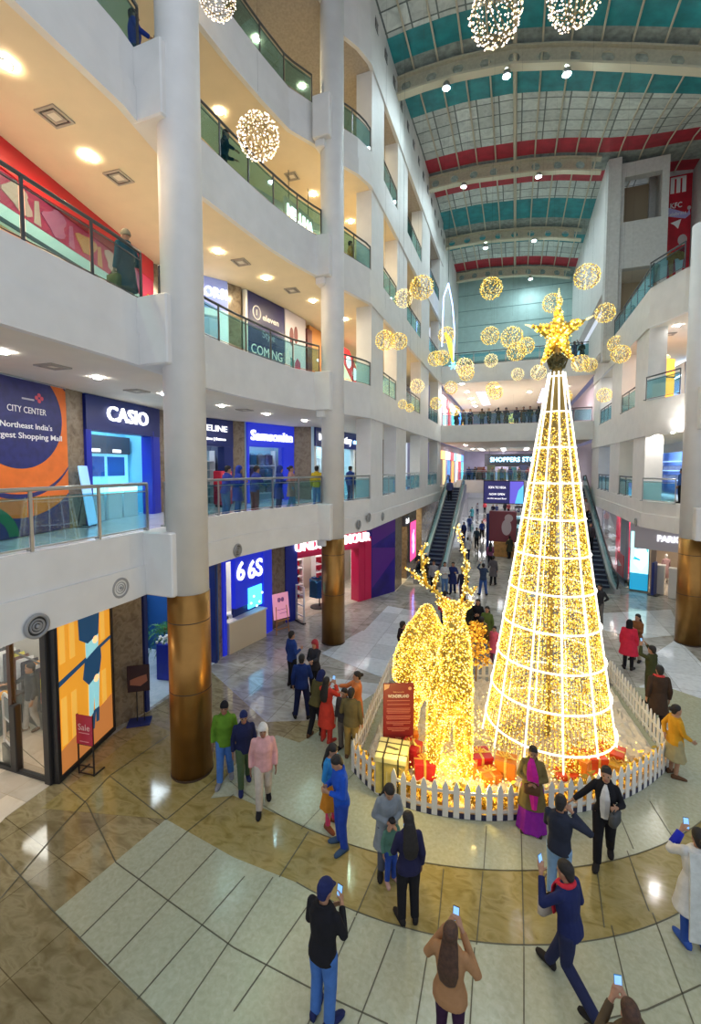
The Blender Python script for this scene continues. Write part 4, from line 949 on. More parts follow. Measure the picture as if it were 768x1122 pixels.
for k, (px, py, lab) in enumerate(((329, 682, 'white anti theft gate at the left side of the sports shop door'), (396, 650, 'white anti theft gate at the right side of the sports shop door'))):
    p = at(px, py, z=.012); o = thing('security_gate', lab, 'security gate', p, R(150)); part(o, 'frame', mat('gate_white', (.75, .75, .78), .35), lambda q: q.tube([(-.3, 0, 0), (-.3, 0, 1.6), (.3, 0, 1.6), (.3, 0, 0)], .04, 8), True); part(o, 'crossbar', mat('gate_bar', (.7, .7, .73), .4), lambda q: [q.box(-.3, .3, -.02, .02, z, z + .05) for z in (.3, .75, 1.2)]); part(o, 'foot', BLACK, lambda q: q.rbox(-.34, .34, -.08, .08, 0, .06, .01))
p = at(404, 652, z=.0); o = thing('floor_sign', 'thin black pole sign before the red pillar', 'sign', p, R(50)); part(o, 'pole', BLACK, lambda q: [q.tube([(0, 0, 0), (0, 0, 1.3)], .02, 6), q.lathe([(.2, 0), (.2, .03)], n=16)]); part(o, 'board', BLACK, lambda q: q.rbox(-.12, .12, -.015, .015, 1.3, 1.6, .005))
led_panel(-9.4, 19.0, 4.04, 1.6, 1.0, 'lit ceiling panel at the front of the sports shop', (1, .97, .92), 12, R(62)); led_panel(-8.6, 21.6, 4.04, 1.6, 1.0, 'lit ceiling panel at the back of the sports shop', (1, .97, .92), 12, R(62))
# beyond the sports shop on the left
wallseg((-5.95, 22.8), (-5.95, 24.3), 0, 4.06, MARBLE_B, .5, 'brown_far'); wallseg((-5.95, 25.6), (-5.95, 28.2), 0, 4.06, MARBLE_B, .5, 'brown_far'); wallseg((-5.95, 30), (-5.95, 37), 0, 4.06, MARBLE_B, .5, 'brown_far'); wallseg((-8.5, 24), (-8.5, 31), 0, 4.06, mat('warm_shop', (.85, .70, .42), .5), .2, 'cosmetics_back')
o, W = front('cosmetics_sign', 'small white lit sign above the far left shop', 'sign', (-5.88, 24.5), (-5.88, 25.6), 3.3); part(o, 'panel', INNER_D, lambda q: q.box(0, W, -.05, .3, 0, .55)); lettering(o, 'Soul', W / 2, .27, .4, WHITE_LIT, y=-.08, bold=.02)
o, W = front('pink_lightbox', 'pink and violet lit poster on the far left wall', 'light box', (-5.92, 26.0), (-5.92, 27.7), .9); part(o, 'frame', INNER_D, lambda q: q.box(0, W, -.06, .02, 0, 2.5)); part(o, 'poster', glow('poster_magenta', (1.0, .08, .30), 1.0, False), lambda q: q.box(.06, W - .06, -.07, -.05, .06, 2.44))
part(o, 'print', glow('poster_lilac', (.55, .5, 1.0), 1.3, False), lambda q: [q.plate(circ(W / 2 + .12 * math.sin(k * 2), .6 + .17 * k, .2 + .1 * math.sin(k * 1.7), 10), -.08, -.06) for k in range(8)])
o = thing('shelf_unit', 'yellow lit shelf unit inside the far left shop', 'shelf', (-8.2, 24.9, .012), R(90)); part(o, 'carcass', CREAM_P, lambda q: [q.box(-1, 1, 0, .05, 0, 2.6), q.box(-1, -.95, -.35, 0, 0, 2.6), q.box(.95, 1, -.35, 0, 0, 2.6)]); part(o, 'shelf', glow('shelf_amber', (1, .7, .25), 1.5, False), lambda q: [q.box(-.95, .95, -.33, 0, .4 + .5 * k, .44 + .5 * k) for k in range(5)])
led_panel(-7.3, 25.5, 4.04, 1.2, 1.6, 'warm lit ceiling panel inside the far left shop', (1, .85, .55), 14); led_panel(-7.3, 29.2, 4.04, 1.2, 1.4, 'warm lit ceiling panel inside the last left shop', (1, .85, .55), 14)

# ------------------------------------------------------------------ first floor, left gallery (floor at 5.06)
F1 = 5.06
o, W = front('mall_banner', 'huge navy and orange banner of the mall on the first floor wall', 'banner', (-9.95, 3.4), (-11.2, 8.32), F1)
HB = 3.72
NV = mat('banner_navy', (.018, .022, .13), .45, noise=.25, nscale=6); ORG = mat('banner_orange', (.72, .16, .02), .5, noise=.12, nscale=3); GRN = mat('banner_green', (.01, .16, .06), .5); WPR = mat('print_white', (.85, .85, .85), .5)
part(o, 'sheet', NV, lambda q: q.box(0, W, -.03, .05, .02, HB))
part(o, 'orange_disc', ORG, lambda q: [q.plate(clip(circ(3.65, 2.3, 2.05, 64, 1.85), 0, W, .05, HB - .02), -.034, -.03), q.plate([(W - .02, 3.6), (W - .3, 3.3), (W - .22, 3.0), (W - .02, 2.7)], -.034, -.03)])
part(o, 'navy_ring', NV, lambda q: q.plate(clip(circ(3.6, 2.4, 1.75, 64, 1.5), 0, W, .05, HB - .02), -.038, -.03)); part(o, 'orange_ring', ORG, lambda q: q.plate(clip(circ(3.62, 2.5, 1.76, 64, 1.49), 0, W, .05, HB - .02), -.042, -.03))
part(o, 'navy_disc', NV, lambda q: q.plate(clip(circ(3.62, 2.85, 1.29, 64, 1.24), 0, W, .05, HB - .02), -.046, -.03))
part(o, 'green_arc', GRN, lambda q: [q.plate(clip(circ(2.5, .0, 1.0, 40, .85), 0, W, .05, HB), -.036 - .003 * k, -.03, 0) for k in (0,)]); part(o, 'inner_arc', NV, lambda q: q.plate(clip(circ(2.5, .0, .72, 40, .6), 0, W, .05, HB), -.043, -.03))
part(o, 'wall_grommet_bar', STEEL, lambda q: q.tube([(0, -.04, HB), (W, -.04, HB)], .02, 6))
lettering(o, 'CITY CENTER', 3.84, 2.99, .21, WPR, y=-.052, depth=.006, width=1.1); lettering(o, 'Northeast India\'s', 3.83, 2.62, .19, WPR, y=-.052, depth=.006, bold=.008, width=1.47); lettering(o, 'Largest Shopping Mall', 3.84, 2.38, .19, WPR, y=-.052, depth=.006, bold=.008, width=2.08)
part(o, 'emblem', mat('emblem_red', (.6, .08, .12), .5), lambda q: [q.plate(circ(4.2 + .08 * math.cos(k * 1.57), 3.33 + .07 * math.sin(k * 1.57), .05, 14), -.052, -.046) for k in range(4)]); part(o, 'emblem_bar', mat('emblem_grey', (.45, .45, .5), .5), lambda q: q.box(3.7, 4.05, -.05, -.046, 3.24, 3.28))
for A, B, z0, z1 in (((-11.2, 8.35), (-11.4, 9.0), F1, 8.81), ((-12.1, 12.45), (-12.4, 14.0), F1, 8.81), ((-12.0, 16.75), (-11.62, 17.3), F1, 8.81), ((-10.75, 20.35), (-9.75, 20.7), F1, 8.81), ((-9.6, 2.9), (-9.85, 3.25), F1, 8.81), ((-9.4, 27.0), (-9.2, 37), F1, 8.81)): wallseg(A, B, z0, z1, MARBLE_B, .4, 'brown_upper')
wallseg((-10, -3), (-9.6, 3.0), F1, 8.81, INNER_W, nm='first_floor_near')
def shop_box(A, B, z0, z1, depth, backm, nm):
    d = Vector((B[0] - A[0], B[1] - A[1])).normalized(); n = Vector((-d.y, d.x)) * depth
    a2, b2 = (A[0] + n.x, A[1] + n.y), (B[0] + n.x, B[1] + n.y)
    wallseg(a2, b2, z0, z1, backm, .1, nm + '_back'); wallseg(A, a2, z0, z1, backm, .06, nm + '_side'); wallseg(b2, B, z0, z1, backm, .06, nm + '_side')
def shop_mid(A, B, depth):
    d = Vector((B[0] - A[0], B[1] - A[1])); n = Vector((-d.y, d.x)).normalized() * depth
    return ((A[0] + B[0]) / 2 + n.x, (A[1] + B[1]) / 2 + n.y, math.atan2(d.y, d.x))
A, B = (-11.4, 9.0), (-12.08, 12.44)
o, W = front('watch_shopfront', 'navy watch shopfront with white lit letters and cyan interior', 'shopfront', A, B, F1)
part(o, 'frame', COBALT, lambda q: [q.box(0, .2, -.08, .3, 0, 3.72), q.box(W - .5, W, -.08, .3, 0, 3.72), q.box(W - .42, W - .36, -.10, -.08, 0, 2.9)]); part(o, 'sign_panel', NAVY, lambda q: q.box(0, W, -.1, .3, 2.72, 3.72))
lettering(o, 'CASIO', W * .5, 3.24, .62, WHITE_LIT, y=-.16, depth=.06, bold=.010, width=1.95); part(o, 'glass_pane', GLASS_CLEAR, lambda q: q.box(.2, .9, -.01, .01, 0, 2.72))
CY = mat('watch_shop_wall', (.25, .62, .78), .4); shop_box(A, B, F1, 8.8, 1.3, CY, 'watch_shop')
mx, my, ma = shop_mid(A, B, 1.1); o = thing('watch_display', 'cyan lit watch display wall with three blue pictures', 'display', (mx, my, F1), ma)
part(o, 'wall_panel', glow('cyan_panel', (.25, .75, 1.0), .5, False), lambda q: q.box(-1.6, 1.6, 0, .1, .2, 2.1)); part(o, 'picture', mat('picture_blue', (.03, .12, .45), .3), lambda q: [q.box(-1.45 + 1.0 * k, -.65 + 1.0 * k, -.05, 0, 1.35, 2.0) for k in range(3)]); part(o, 'header', INNER_D, lambda q: q.box(-1.6, 1.6, -.1, .1, 2.1, 2.7)); part(o, 'header_lamps', WHITE_LIT, lambda q: [q.box(-1.3 + 1.0 * k, -.9 + 1.0 * k, -.12, -.1, 2.15, 2.25) for k in range(3)]); part(o, 'badges', WPR, lambda q: [q.plate(circ(-1.3 + .75 * k, 2.5, .12, 16), -.12, -.1) for k in range(2)])
for k in range(3):
    c = thing('glass_counter', 'white glass topped watch counter, %s from the left' % ORDN[k], 'counter', (mx + math.cos(ma) * (-1.0 + .8 * k) + .62, my + math.sin(ma) * (-1.0 + .8 * k) + .1, F1), ma, 'counters in the watch shop'); part(c, 'base', mat('counter_white', (.7, .8, .85), .3), lambda q: q.rbox(-.36, .36, -.2, .2, 0, .8, .01)); part(c, 'glass_top', glow('counter_glow', (.5, .95, 1), .8, False), lambda q: q.box(-.36, .36, -.2, .2, .8, 1.0)); part(c, 'watches', mat('watch_dark', (.05, .06, .1), .3), lambda q: [q.lathe([(.035, 1.0), (.035, 1.05)], c=(-.3 + .12 * j, 0, 0), n=8) for j in range(6)])
led_panel(mx + .5, my, 8.79, 2.2, .6, 'cyan white ceiling panel inside the watch shop', (.55, .85, 1.0), 16, ma)
p = at(99, 575, z=F1); o = thing('leaning_sign', 'pale blue advertising board leaning by the watch shop', 'sign', (-10.95, 8.85, F1), R(118)); part(o, 'board', glow('board_blue', (.35, .65, .95), .35, False), lambda q: (setattr(q, 'T', Matrix.Rotation(R(-8), 4, 'X')), q.rbox(-.25, .25, -.02, .02, .05, 1.7, .01))); part(o, 'foot', BLACK, lambda q: [q.bar((sx * .2, 0, 0), (sx * .2, .4, .02), .03, .03) for sx in (-1, 1)] + [q.bar((0, .4, .02), (0, .2, 1.1), .02, .02)])
A, B = (-12.4, 14.0), (-12.0, 16.75)
o, W = front('eyewear_shopfront', 'navy eyewear shopfront with thin white letters, beside the near column', 'shopfront', A, B, F1); part(o, 'frame', NAVY, lambda q: [q.box(0, .15, -.08, .3, 0, 3.72), q.box(W - .55, W, -.08, .3, 0, 3.72), q.box(0, W, -.1, .3, 2.55, 3.72)]); lettering(o, 'EYELINE', W * .55, 3.3, .36, WHITE_LIT, y=-.13, width=1.7); lettering(o, 'opticians | frames', W * .55, 2.86, .17, WHITE_LIT, y=-.13, width=1.5, name='small_lettering')
shop_box(A, B, F1, 8.8, 1.3, mat('eyewear_wall', (.16, .2, .3), .5), 'eyewear'); mx, my, ma = shop_mid(A, B, 1.1); rk = rack((mx, my, F1), ma, 'wall rack of pale goods in the eyewear shop', 2.2, 2.4, mat('eyewear_back', (.3, .42, .5), .5)); led_panel(mx + .6, my, 8.79, 1.4, .5, 'ceiling panel inside the eyewear shop', (.8, .9, 1), 12, ma)
o = thing('red_dispenser', 'red display cabinet at the eyewear shop door', 'cabinet', (-11.35, 15.2, F1), R(80)); part(o, 'body', RED_P, lambda q: q.rbox(-.3, .3, -.25, .25, .1, 1.5, .03)); part(o, 'feet', BLACK, lambda q: q.box(-.25, .25, -.2, .2, 0, .1)); part(o, 'face', mat('face_pink', (.75, .25, .25), .4), lambda q: q.box(-.24, .24, -.262, -.25, .7, 1.4))
A, B = (-11.6, 17.3), (-10.78, 20.3)
o, W = front('luggage_shopfront', 'cobalt luggage shopfront with large white rounded letters', 'shopfront', A, B, F1); part(o, 'frame', COBALT_LIT, lambda q: [q.box(0, .12, -.08, .3, 0, 3.72), q.box(W - .75, W, -.08, .3, 0, 3.72), q.box(0, W, -.1, .3, 2.62, 3.72)]); lettering(o, 'Samsonite', W / 2, 3.12, .66, WHITE_LIT, y=-.14, depth=.08, bold=.012, width=2.75); part(o, 'glass_pane', GLASS_CLEAR, lambda q: q.box(.12, W - .75, -.01, .01, 0, 2.62))
shop_box(A, B, F1, 8.8, 1.4, mat('luggage_wall', (.30, .45, .50), .5), 'luggage'); mx, my, ma = shop_mid(A, B, 1.2); rack((mx, my, F1), ma, 'wall rack of suitcases in the luggage shop', 2.3, 2.5, mat('luggage_back', (.25, .5, .55), .5), rows=3)
for row in range(3):
    for k in range(4):
        q = MB(); q.rbox(-.2, .2, -.13, .13, .03, .55, .04); [q.box(-.16 + .08 * j, -.13 + .08 * j, -.14, -.13, .06, .52) for j in range(5)]; q.tube([(-.08, 0, .55), (-.08, 0, .6), (.08, 0, .6), (.08, 0, .55)], .012, 5); [q.ball((sx, 0, .02), .025, 6, 4) for sx in (-.15, .15)]
        M4 = Matrix.Translation((mx, my, F1)) @ Matrix.Rotation(ma, 4, 'Z'); g = q.build('suitcase', mat('case_%d' % ((row * 2 + k) % 4), ((.03, .04, .06), (.02, .10, .18), (.10, .10, .11), (.04, .02, .08))[(row * 2 + k) % 4], .35), loc=M4 @ Vector((-.85 + .55 * k, -.15, .345 + row * .7)), rz=ma); tag(g, 'suitcase on the luggage shop rack, %s shelf up, %s from the left' % (ORDN[row], ORDN[k]), 'suitcase', 'suitcases on the rack')
led_panel(mx + .6, my - .2, 8.79, 1.8, .5, 'ceiling panel inside the luggage shop', (.75, .95, 1), 12, ma)
A, B = (-9.75, 20.7), (-9.35, 27.0)
o, W = front('discount_shopfront', 'wide pale shopfront under a navy sign behind the far column', 'shopfront', A, B, F1); part(o, 'sign_panel', NAVY, lambda q: q.box(0, W, -.12, .3, 2.75, 3.72)); lettering(o, 'Dcathlon', .9, 3.22, .5, WHITE_LIT, y=-.16, bold=.012, width=1.3); lettering(o, 'Destiny', 3.4, 3.22, .6, WHITE_LIT, y=-.16, bold=.012, width=2.0); lettering(o, 'store', 5.1, 3.2, .4, glow('sign_cyan', (.3, .7, 1), 3, False), y=-.16, width=.8, name='small_lettering'); part(o, 'frame', INNER_W, lambda q: [q.box(x, x + .15, -.05, .2, 0, 2.75) for x in (0, 1.6, 3.4, 5.0, W - .15)]); part(o, 'glass_pane', GLASS_CLEAR, lambda q: q.box(.15, W - .15, .0, .02, 0, 2.75))
shop_box(A, B, F1, 8.8, 1.6, mat('pale_shop_wall', (.60, .82, .88), .5), 'pale_shop'); mx, my, ma = shop_mid(A, B, 1.4); rack((mx, my - 1.5, F1), ma, 'wall rack in the pale shop, nearer the column', 1.6, 2.2, mat('pale_back', (.5, .75, .8), .5)); rack((mx, my + 1.2, F1), ma, 'wall rack in the pale shop, farther one', 1.6, 2.2, mat('pale_back', (.5, .75, .8), .5)); led_panel(mx + .8, my, 8.79, 3.6, 1.0, 'long ceiling panel inside the pale shop', (.75, .93, 1), 14, ma)

# ------------------------------------------------------------------ second floor, left gallery (floor at 9.86)
F2 = 9.86
A, B = (-9.2, 2.2), (-11.55, 11.75)
o, W = front('toy_shopfront', 'long red shopfront with pink picture band on the second floor', 'shopfront', A, B, F2)
part(o, 'red_fascia', mat('fascia_red', (.58, .02, .03), .4), lambda q: q.box(0, W, -.12, .3, 3.06, 3.72)); part(o, 'picture_band', glow('band_pink', (.60, .03, .08), .18, False), lambda q: q.box(0, W - .7, -.06, .2, 2.36, 3.06))
cm = [glow('band_orange', (.75, .25, .10), .15, False), glow('band_peach', (.75, .35, .28), .15, False), glow('band_rose', (.65, .12, .2), .15, False)]
for k in range(9): part(o, 'picture', cm[k % 3], lambda q: [q.plate([(.45 + 1.05 * k + .34 * math.cos(a) * (1 + .35 * math.sin(a * 3 + k)), 2.72 + .28 * math.sin(a) * (1 + .25 * math.cos(a * 2 + k * 2))) for a in [R(20 * j) for j in range(18)]], -.075 - .002 * k, -.05), q.plate([(.85 + 1.05 * k, 2.40), (1.05 + 1.05 * k, 2.40), (1.0 + 1.05 * k, 2.95), (.88 + 1.05 * k, 2.9)], -.07, -.05)])
part(o, 'white_band', INNER_W, lambda q: q.box(0, W - .7, -.05, .2, 2.06, 2.36)); part(o, 'end_pillar', mat('pillar_pink', (.70, .04, .12), .4), lambda q: q.box(W - .7, W, -.1, .3, 0, 3.06)); part(o, 'pillar_stripe', mat('stripe_yellow', (.85, .65, .03), .4), lambda q: [q.plate([(W - .6, .2), (W - .35, .2), (W - .15, 2.5), (W - .38, 2.5)], -.12, -.1)])
part(o, 'lower_trim', INNER_D, lambda q: q.box(0, W - .7, -.07, -.04, 1.98, 2.07))
shop_box(A, B, F2, 13.5, 2.8, mat('toy_wall', (.80, .66, .40), .5), 'toy_shop'); mx, my, ma = shop_mid(A, B, 1.4); led_panel(mx, my - 2.0, 13.5, 2.6, 1.0, 'warm ceiling panel in the red shop, nearer one', (1, .85, .55), 12, ma); led_panel(mx, my + 1.8, 13.5, 2.6, 1.0, 'warm ceiling panel in the red shop, farther one', (1, .85, .55), 12, ma)
for k, (s_, lab) in enumerate(((4.2, 'dark goods stand in the red shop doorway, nearer one'), (6.6, 'dark goods stand in the red shop doorway, farther one'))):
    d = Vector((B[0] - A[0], B[1] - A[1])).normalized(); g = thing('goods_stand', lab, 'display', (A[0] + d.x * s_ - .6, A[1] + d.y * s_, F2), ma); part(g, 'body', INNER_D, lambda q: q.rbox(-.35, .35, -.2, .2, .1, 1.0)); part(g, 'goods', fabric((.1, .06, .05)), lambda q: [q.ball((-.2 + .2 * j, 0, 1.05), .12, 8, 6) for j in range(3)], True); part(g, 'feet', BLACK, lambda q: q.box(-.3, .3, -.15, .15, 0, .1))
wallseg((-11.55, 11.75), (-11.3, 12.4), F2, 13.56, MARBLE_B, .4, 'brown_second')
A, B = (-11.2, 12.4), (-10.15, 14.0)
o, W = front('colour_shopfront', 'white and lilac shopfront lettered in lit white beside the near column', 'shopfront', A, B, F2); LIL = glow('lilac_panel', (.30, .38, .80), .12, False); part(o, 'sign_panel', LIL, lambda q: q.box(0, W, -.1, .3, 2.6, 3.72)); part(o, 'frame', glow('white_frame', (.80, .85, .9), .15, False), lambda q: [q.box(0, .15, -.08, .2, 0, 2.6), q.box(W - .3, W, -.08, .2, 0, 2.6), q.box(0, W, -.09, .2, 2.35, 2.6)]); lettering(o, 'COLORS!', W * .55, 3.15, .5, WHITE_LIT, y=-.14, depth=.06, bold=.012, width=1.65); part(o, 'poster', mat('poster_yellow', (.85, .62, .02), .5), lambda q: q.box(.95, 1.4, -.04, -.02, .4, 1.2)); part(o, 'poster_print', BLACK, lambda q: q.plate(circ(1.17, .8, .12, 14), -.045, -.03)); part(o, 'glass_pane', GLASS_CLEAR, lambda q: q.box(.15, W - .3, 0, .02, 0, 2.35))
shop_box(A, B, F2, 13.5, 2.0, INNER_W, 'colour_shop'); mx, my, ma = shop_mid(A, B, 1.0); led_panel(mx, my, 13.5, 1.0, .8, 'ceiling panel inside the white and lilac shop', (1, .98, .9), 8, ma)
wallseg((-10.15, 14.0), (-9.9, 14.55), F2, 13.56, MARBLE_B, .4, 'brown_second')
A, B = (-9.82, 14.8), (-9.45, 17.0)
o, W = front('hoarding', 'navy coming soon hoarding on the second floor', 'hoarding', A, B, F2); part(o, 'panel', mat('hoarding_navy', (.02, .022, .11), .4), lambda q: q.box(0, W, -.06, .1, 0, 3.66)); part(o, 'side_strip', INNER_W, lambda q: q.box(-.12, 0, -.05, .1, 0, 3.66)); part(o, 'lower_panel', mat('hoarding_teal', (.02, .07, .16), .4), lambda q: q.box(.02, W - .02, -.065, -.05, .05, 1.55))
part(o, 'ring', WPR, lambda q: q.tube([(.5 + .22 * math.cos(R(15 * k)), -.07, 2.95 + .26 * math.sin(R(15 * k))) for k in range(24)], .02, 5, closed=True)); lettering(o, '1', .5, 2.95, .32, WPR, y=-.066, depth=.01, name='numeral'); lettering(o, 'eleven', 1.35, 2.88, .34, WPR, y=-.066, depth=.01, bold=.015, width=1.0); lettering(o, 'Style', 1.2, 2.2, .42, mat('print_grey', (.35, .36, .45), .5), y=-.066, depth=.01, name='script_lettering'); lettering(o, 'COMING', W / 2, 1.50, .52, WPR, y=-.07, depth=.01, width=1.9); lettering(o, 'SOON', W / 2, .85, .50, WPR, y=-.07, depth=.01, width=1.3)
A, B = (-9.42, 17.02), (-9.28, 18.7)
o, W = front('shoe_poster', 'white poster of a shopper with shoes beside the hoarding', 'poster', A, B, F2); part(o, 'sheet', mat('poster_mist', (.60, .56, .64), .5), lambda q: q.box(0, W, -.06, .1, 0, 3.66)); part(o, 'printed_shoes', mat('print_maroon', (.16, .03, .04), .5), lambda q: [q.plate(circ(.5, 2.6, .16, 16, .4), -.07, -.05), q.plate(circ(.85, 2.75, .15, 16, .38), -.072, -.05)]); part(o, 'printed_dress', mat('print_crimson', (.45, .05, .13), .5), lambda q: q.plate([(.75, 0.1), (1.25, .1), (1.2, 1.6), (.95, 1.75), (.75, 1.5)], -.07, -.05)); part(o, 'printed_leg', mat('print_teal', (.05, .2, .25), .5), lambda q: q.plate([(.35, .1), (.6, .1), (.7, 1.6), (.4, 1.7)], -.068, -.05)); part(o, 'printed_jeans', mat('print_sky', (.35, .5, .7), .5), lambda q: q.plate([(.05, .1), (.3, .1), (.35, 1.2), (.1, 1.2)], -.068, -.05))
A, B = (-9.25, 18.75), (-9.0, 22.5)
o, W = front('orange_shopfront', 'orange lit shopfront edge behind the far column', 'shopfront', A, B, F2); part(o, 'dark_edge', mat('dark_red', (.10, .01, .015), .4), lambda q: q.box(0, .45, -.1, .2, 0, 3.3)); part(o, 'panel', mat('orange_panel', (.60, .26, .07), .5), lambda q: q.box(.45, W, .05, .2, 1.2, 3.6)); part(o, 'lamp', WHITE_LIT, lambda q: q.ball((1.2, -.02, 2.1), (.14, .05, .07), 10, 6))
A, B = (-8.9, 22.6), (-8.6, 32)
o, W = front('bright_shopfront', 'warm bright shopfront with red slanted band beyond the far column', 'shopfront', A, B, F2); part(o, 'panel', glow('warm_panel', (1, .82, .5), .8, False), lambda q: q.box(0, W, 0, .2, 0, 2.9)); part(o, 'red_band', glow('red_band', (.8, .04, .05), .6, False), lambda q: q.plate([(0, 3.4), (0, 2.6), (4.0, .2), (4.4, .2), (4.4, 1.0), (.8, 3.4)], -.05, 0)); part(o, 'white_shapes', glow('white_shapes', (1, .95, .9), 1.0, False), lambda q: [q.plate(circ(.7 + .9 * k, 2.75 - .52 * k, .36, 10), -.07, -.05) for k in range(4)])
wallseg((-8.45, 32.15), (-8.45, 37), F2, 13.56, MARBLE_B, .3, 'brown_second'); wallseg((-8.9, 20), (-8.6, 37), 14.66, 18.3, WHITE_WARM, .3, 'third_floor'); wallseg((-11.5, -3), (-11.5, 13), 14.66, 18.3, mat('third_wall', (.5, .6, .75), .6), .3, 'third_floor'); wallseg((-11.5, 13), (-8.9, 20), 14.66, 18.3, WHITE_WARM, .3, 'third_floor')
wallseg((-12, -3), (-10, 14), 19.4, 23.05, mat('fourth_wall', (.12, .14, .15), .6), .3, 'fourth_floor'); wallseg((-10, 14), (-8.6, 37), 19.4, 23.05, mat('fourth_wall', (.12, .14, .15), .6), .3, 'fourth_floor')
sa, sb = at(310, 231, x=-8.6), at(341, 246, x=-8.3)
o, W = front('bright_sign', 'bright cream lit shop sign hanging on the third floor behind the railing', 'sign', (sa.x, sa.y), (sb.x, sb.y), sa.z - .45); part(o, 'hanger', DARKSTEEL, lambda q: [q.tube([(x, -.05, 1.0), (x, -.05, 18.3 - sa.z + .45)], .015, 5) for x in (.3, W - .3)]); part(o, 'panel', mat('sign_cream', (.6, .5, .35), .5), lambda q: q.box(0, W, -.1, .0, 0, 1.0)); lettering(o, 'MELUHA', W / 2, .52, .62, glow('sign_warm', (1, .93, .75), 2.5, False), y=-.14, bold=.02, width=W * .9); part(o, 'light_strip', glow('strip_warm', (1, .9, .7), 6), lambda q: q.box(.1, W - .1, -.14, -.1, .05, .12))

# ------------------------------------------------------------------ right side shops
o, W = front('red_window', 'tall shop window with red drapes on the right', 'shop window', (5.96, 35.2), (5.96, 28.1), 0)
part(o, 'frame', mat('window_steel', (.25, .32, .40), .4), lambda q: [q.box(0, W, -.06, .08, 3.75, 3.95), q.box(0, W, -.06, .08, .2, .4), q.box(0, .12, -.06, .08, .2, 3.95), q.box(W - 1.3, W, -.06, .08, .0, 3.9)]); part(o, 'glass_pane', GLASS_CLEAR, lambda q: q.box(.12, W - 1.3, -.03, -.02, .4, 3.75)); part(o, 'back_wall', mat('window_back', (.62, .55, .60), .5), lambda q: q.box(.1, W - .2, .9, 1.0, .3, 3.9)); part(o, 'display_floor', mat('display_floor', (.75, .72, .72), .4), lambda q: q.box(.1, W - .2, .0, .9, .3, .42))
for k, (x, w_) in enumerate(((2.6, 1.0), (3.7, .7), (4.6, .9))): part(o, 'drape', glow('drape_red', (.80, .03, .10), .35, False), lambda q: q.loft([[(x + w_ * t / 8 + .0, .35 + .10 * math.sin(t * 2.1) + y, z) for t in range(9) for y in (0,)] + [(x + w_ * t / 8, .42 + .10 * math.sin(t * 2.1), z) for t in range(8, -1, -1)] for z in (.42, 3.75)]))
part(o, 'corner_sign', mat('sign_crimson', (.62, .03, .06), .4), lambda q: q.box(W - 1.9, W - .25, -.09, -.06, .45, 1.7)); part(o, 'corner_print', WPR, lambda q: q.plate([(W - 1.6, 1.25), (W - .7, 1.05), (W - 1.6, .85)], -.1, -.08))
led_panel(6.6, 31.5, 3.9, .6, 4.5, 'long lit ceiling panel inside the red drape window', (1, .9, .88), 14)
o, W = front('cyan_lightbox', 'cyan lit poster of a woman at the corner of the right shops', 'light box', (6.02, 27.5), (6.80, 27.25), 0); part(o, 'frame', INNER_D, lambda q: q.box(-.03, W + .03, -.04, .3, .05, 3.3)); part(o, 'poster', glow('poster_cyan', (.45, .95, 1.0), 1.15, False), lambda q: q.box(0, W, -.06, -.03, 1.0, 3.25)); part(o, 'lower_panel', glow('poster_deepcyan', (.02, .35, .60), .6, False), lambda q: q.box(0, W, -.06, -.03, .08, 1.0)); CD = glow('poster_teal', (.02, .45, .62), .9, False); part(o, 'printed_hair', CD, lambda q: [q.plate(circ(.50, 2.85, .24, 18, .32), -.066, -.05), q.plate([(.28, 2.9), (.36, 2.9), (.36, 2.3), (.26, 2.3)], -.066, -.05), q.plate([(.64, 2.9), (.75, 2.9), (.78, 2.2), (.66, 2.2)], -.066, -.05)]); part(o, 'printed_face', glow('poster_face', (.85, 1, 1), 1.2, False), lambda q: [q.plate(circ(.5, 2.72, .13, 16, .19), -.072, -.05), q.plate([(.25, 2.3), (.7, 2.4), (.78, 1.7), (.5, 1.2), (.2, 1.5)], -.069, -.05)]); part(o, 'printed_arm', CD, lambda q: q.plate([(.12, 1.75), (.45, 1.68), (.46, 1.76), (.2, 1.9)], -.075, -.05))
o, W = front('clothing_shopfront', 'pale shopfront with lit white letters between the cyan poster and the column', 'shopfront', (6.9, 27.2), (9.9, 25.9), 0); part(o, 'header', mat('header_lilac', (.62, .60, .70), .5), lambda q: q.box(-1.0, W, -.12, .3, 2.35, 4.05)); part(o, 'jamb', mat('jamb_taupe', (.35, .27, .22), .5), lambda q: q.box(0, .22, -.05, .2, 0, 2.35)); lettering(o, 'PARK AVENUE', 1.5, 2.98, .44, WHITE_LIT, y=-.16, bold=.02, width=2.5); lettering(o, 'LONDON', 1.9, 2.58, .34, WHITE_LIT, y=-.16, bold=.02, width=1.2, name='small_lettering')
wallseg((7.0, 34), (12.5, 33), 0, 4.05, mat('shop_back_tan', (.55, .45, .34), .6), .2, 'clothing_back'); led_panel(8.8, 28.6, 4.03, 1.8, 1.2, 'lit ceiling panel inside the pale clothing shop', (1, .9, .75), 14, R(-20))
for px, py, lab, c in ((722, 650, 'white display plinth at the clothing shop door', (.75, .74, .72)), (738, 655, 'white display plinth beside the right copper column', (.75, .74, .72))):
    p = at(px, py, z=.012); o = thing('display_plinth', lab, 'plinth', p, R(-22)); part(o, 'body', mat('plinth_white', c, .4), lambda q: q.rbox(-.22, .22, -.22, .22, 0, 1.5, .01)); part(o, 'top', mat('plinth_top', (.8, .79, .77), .3), lambda q: q.box(-.24, .24, -.24, .24, 1.5, 1.54))
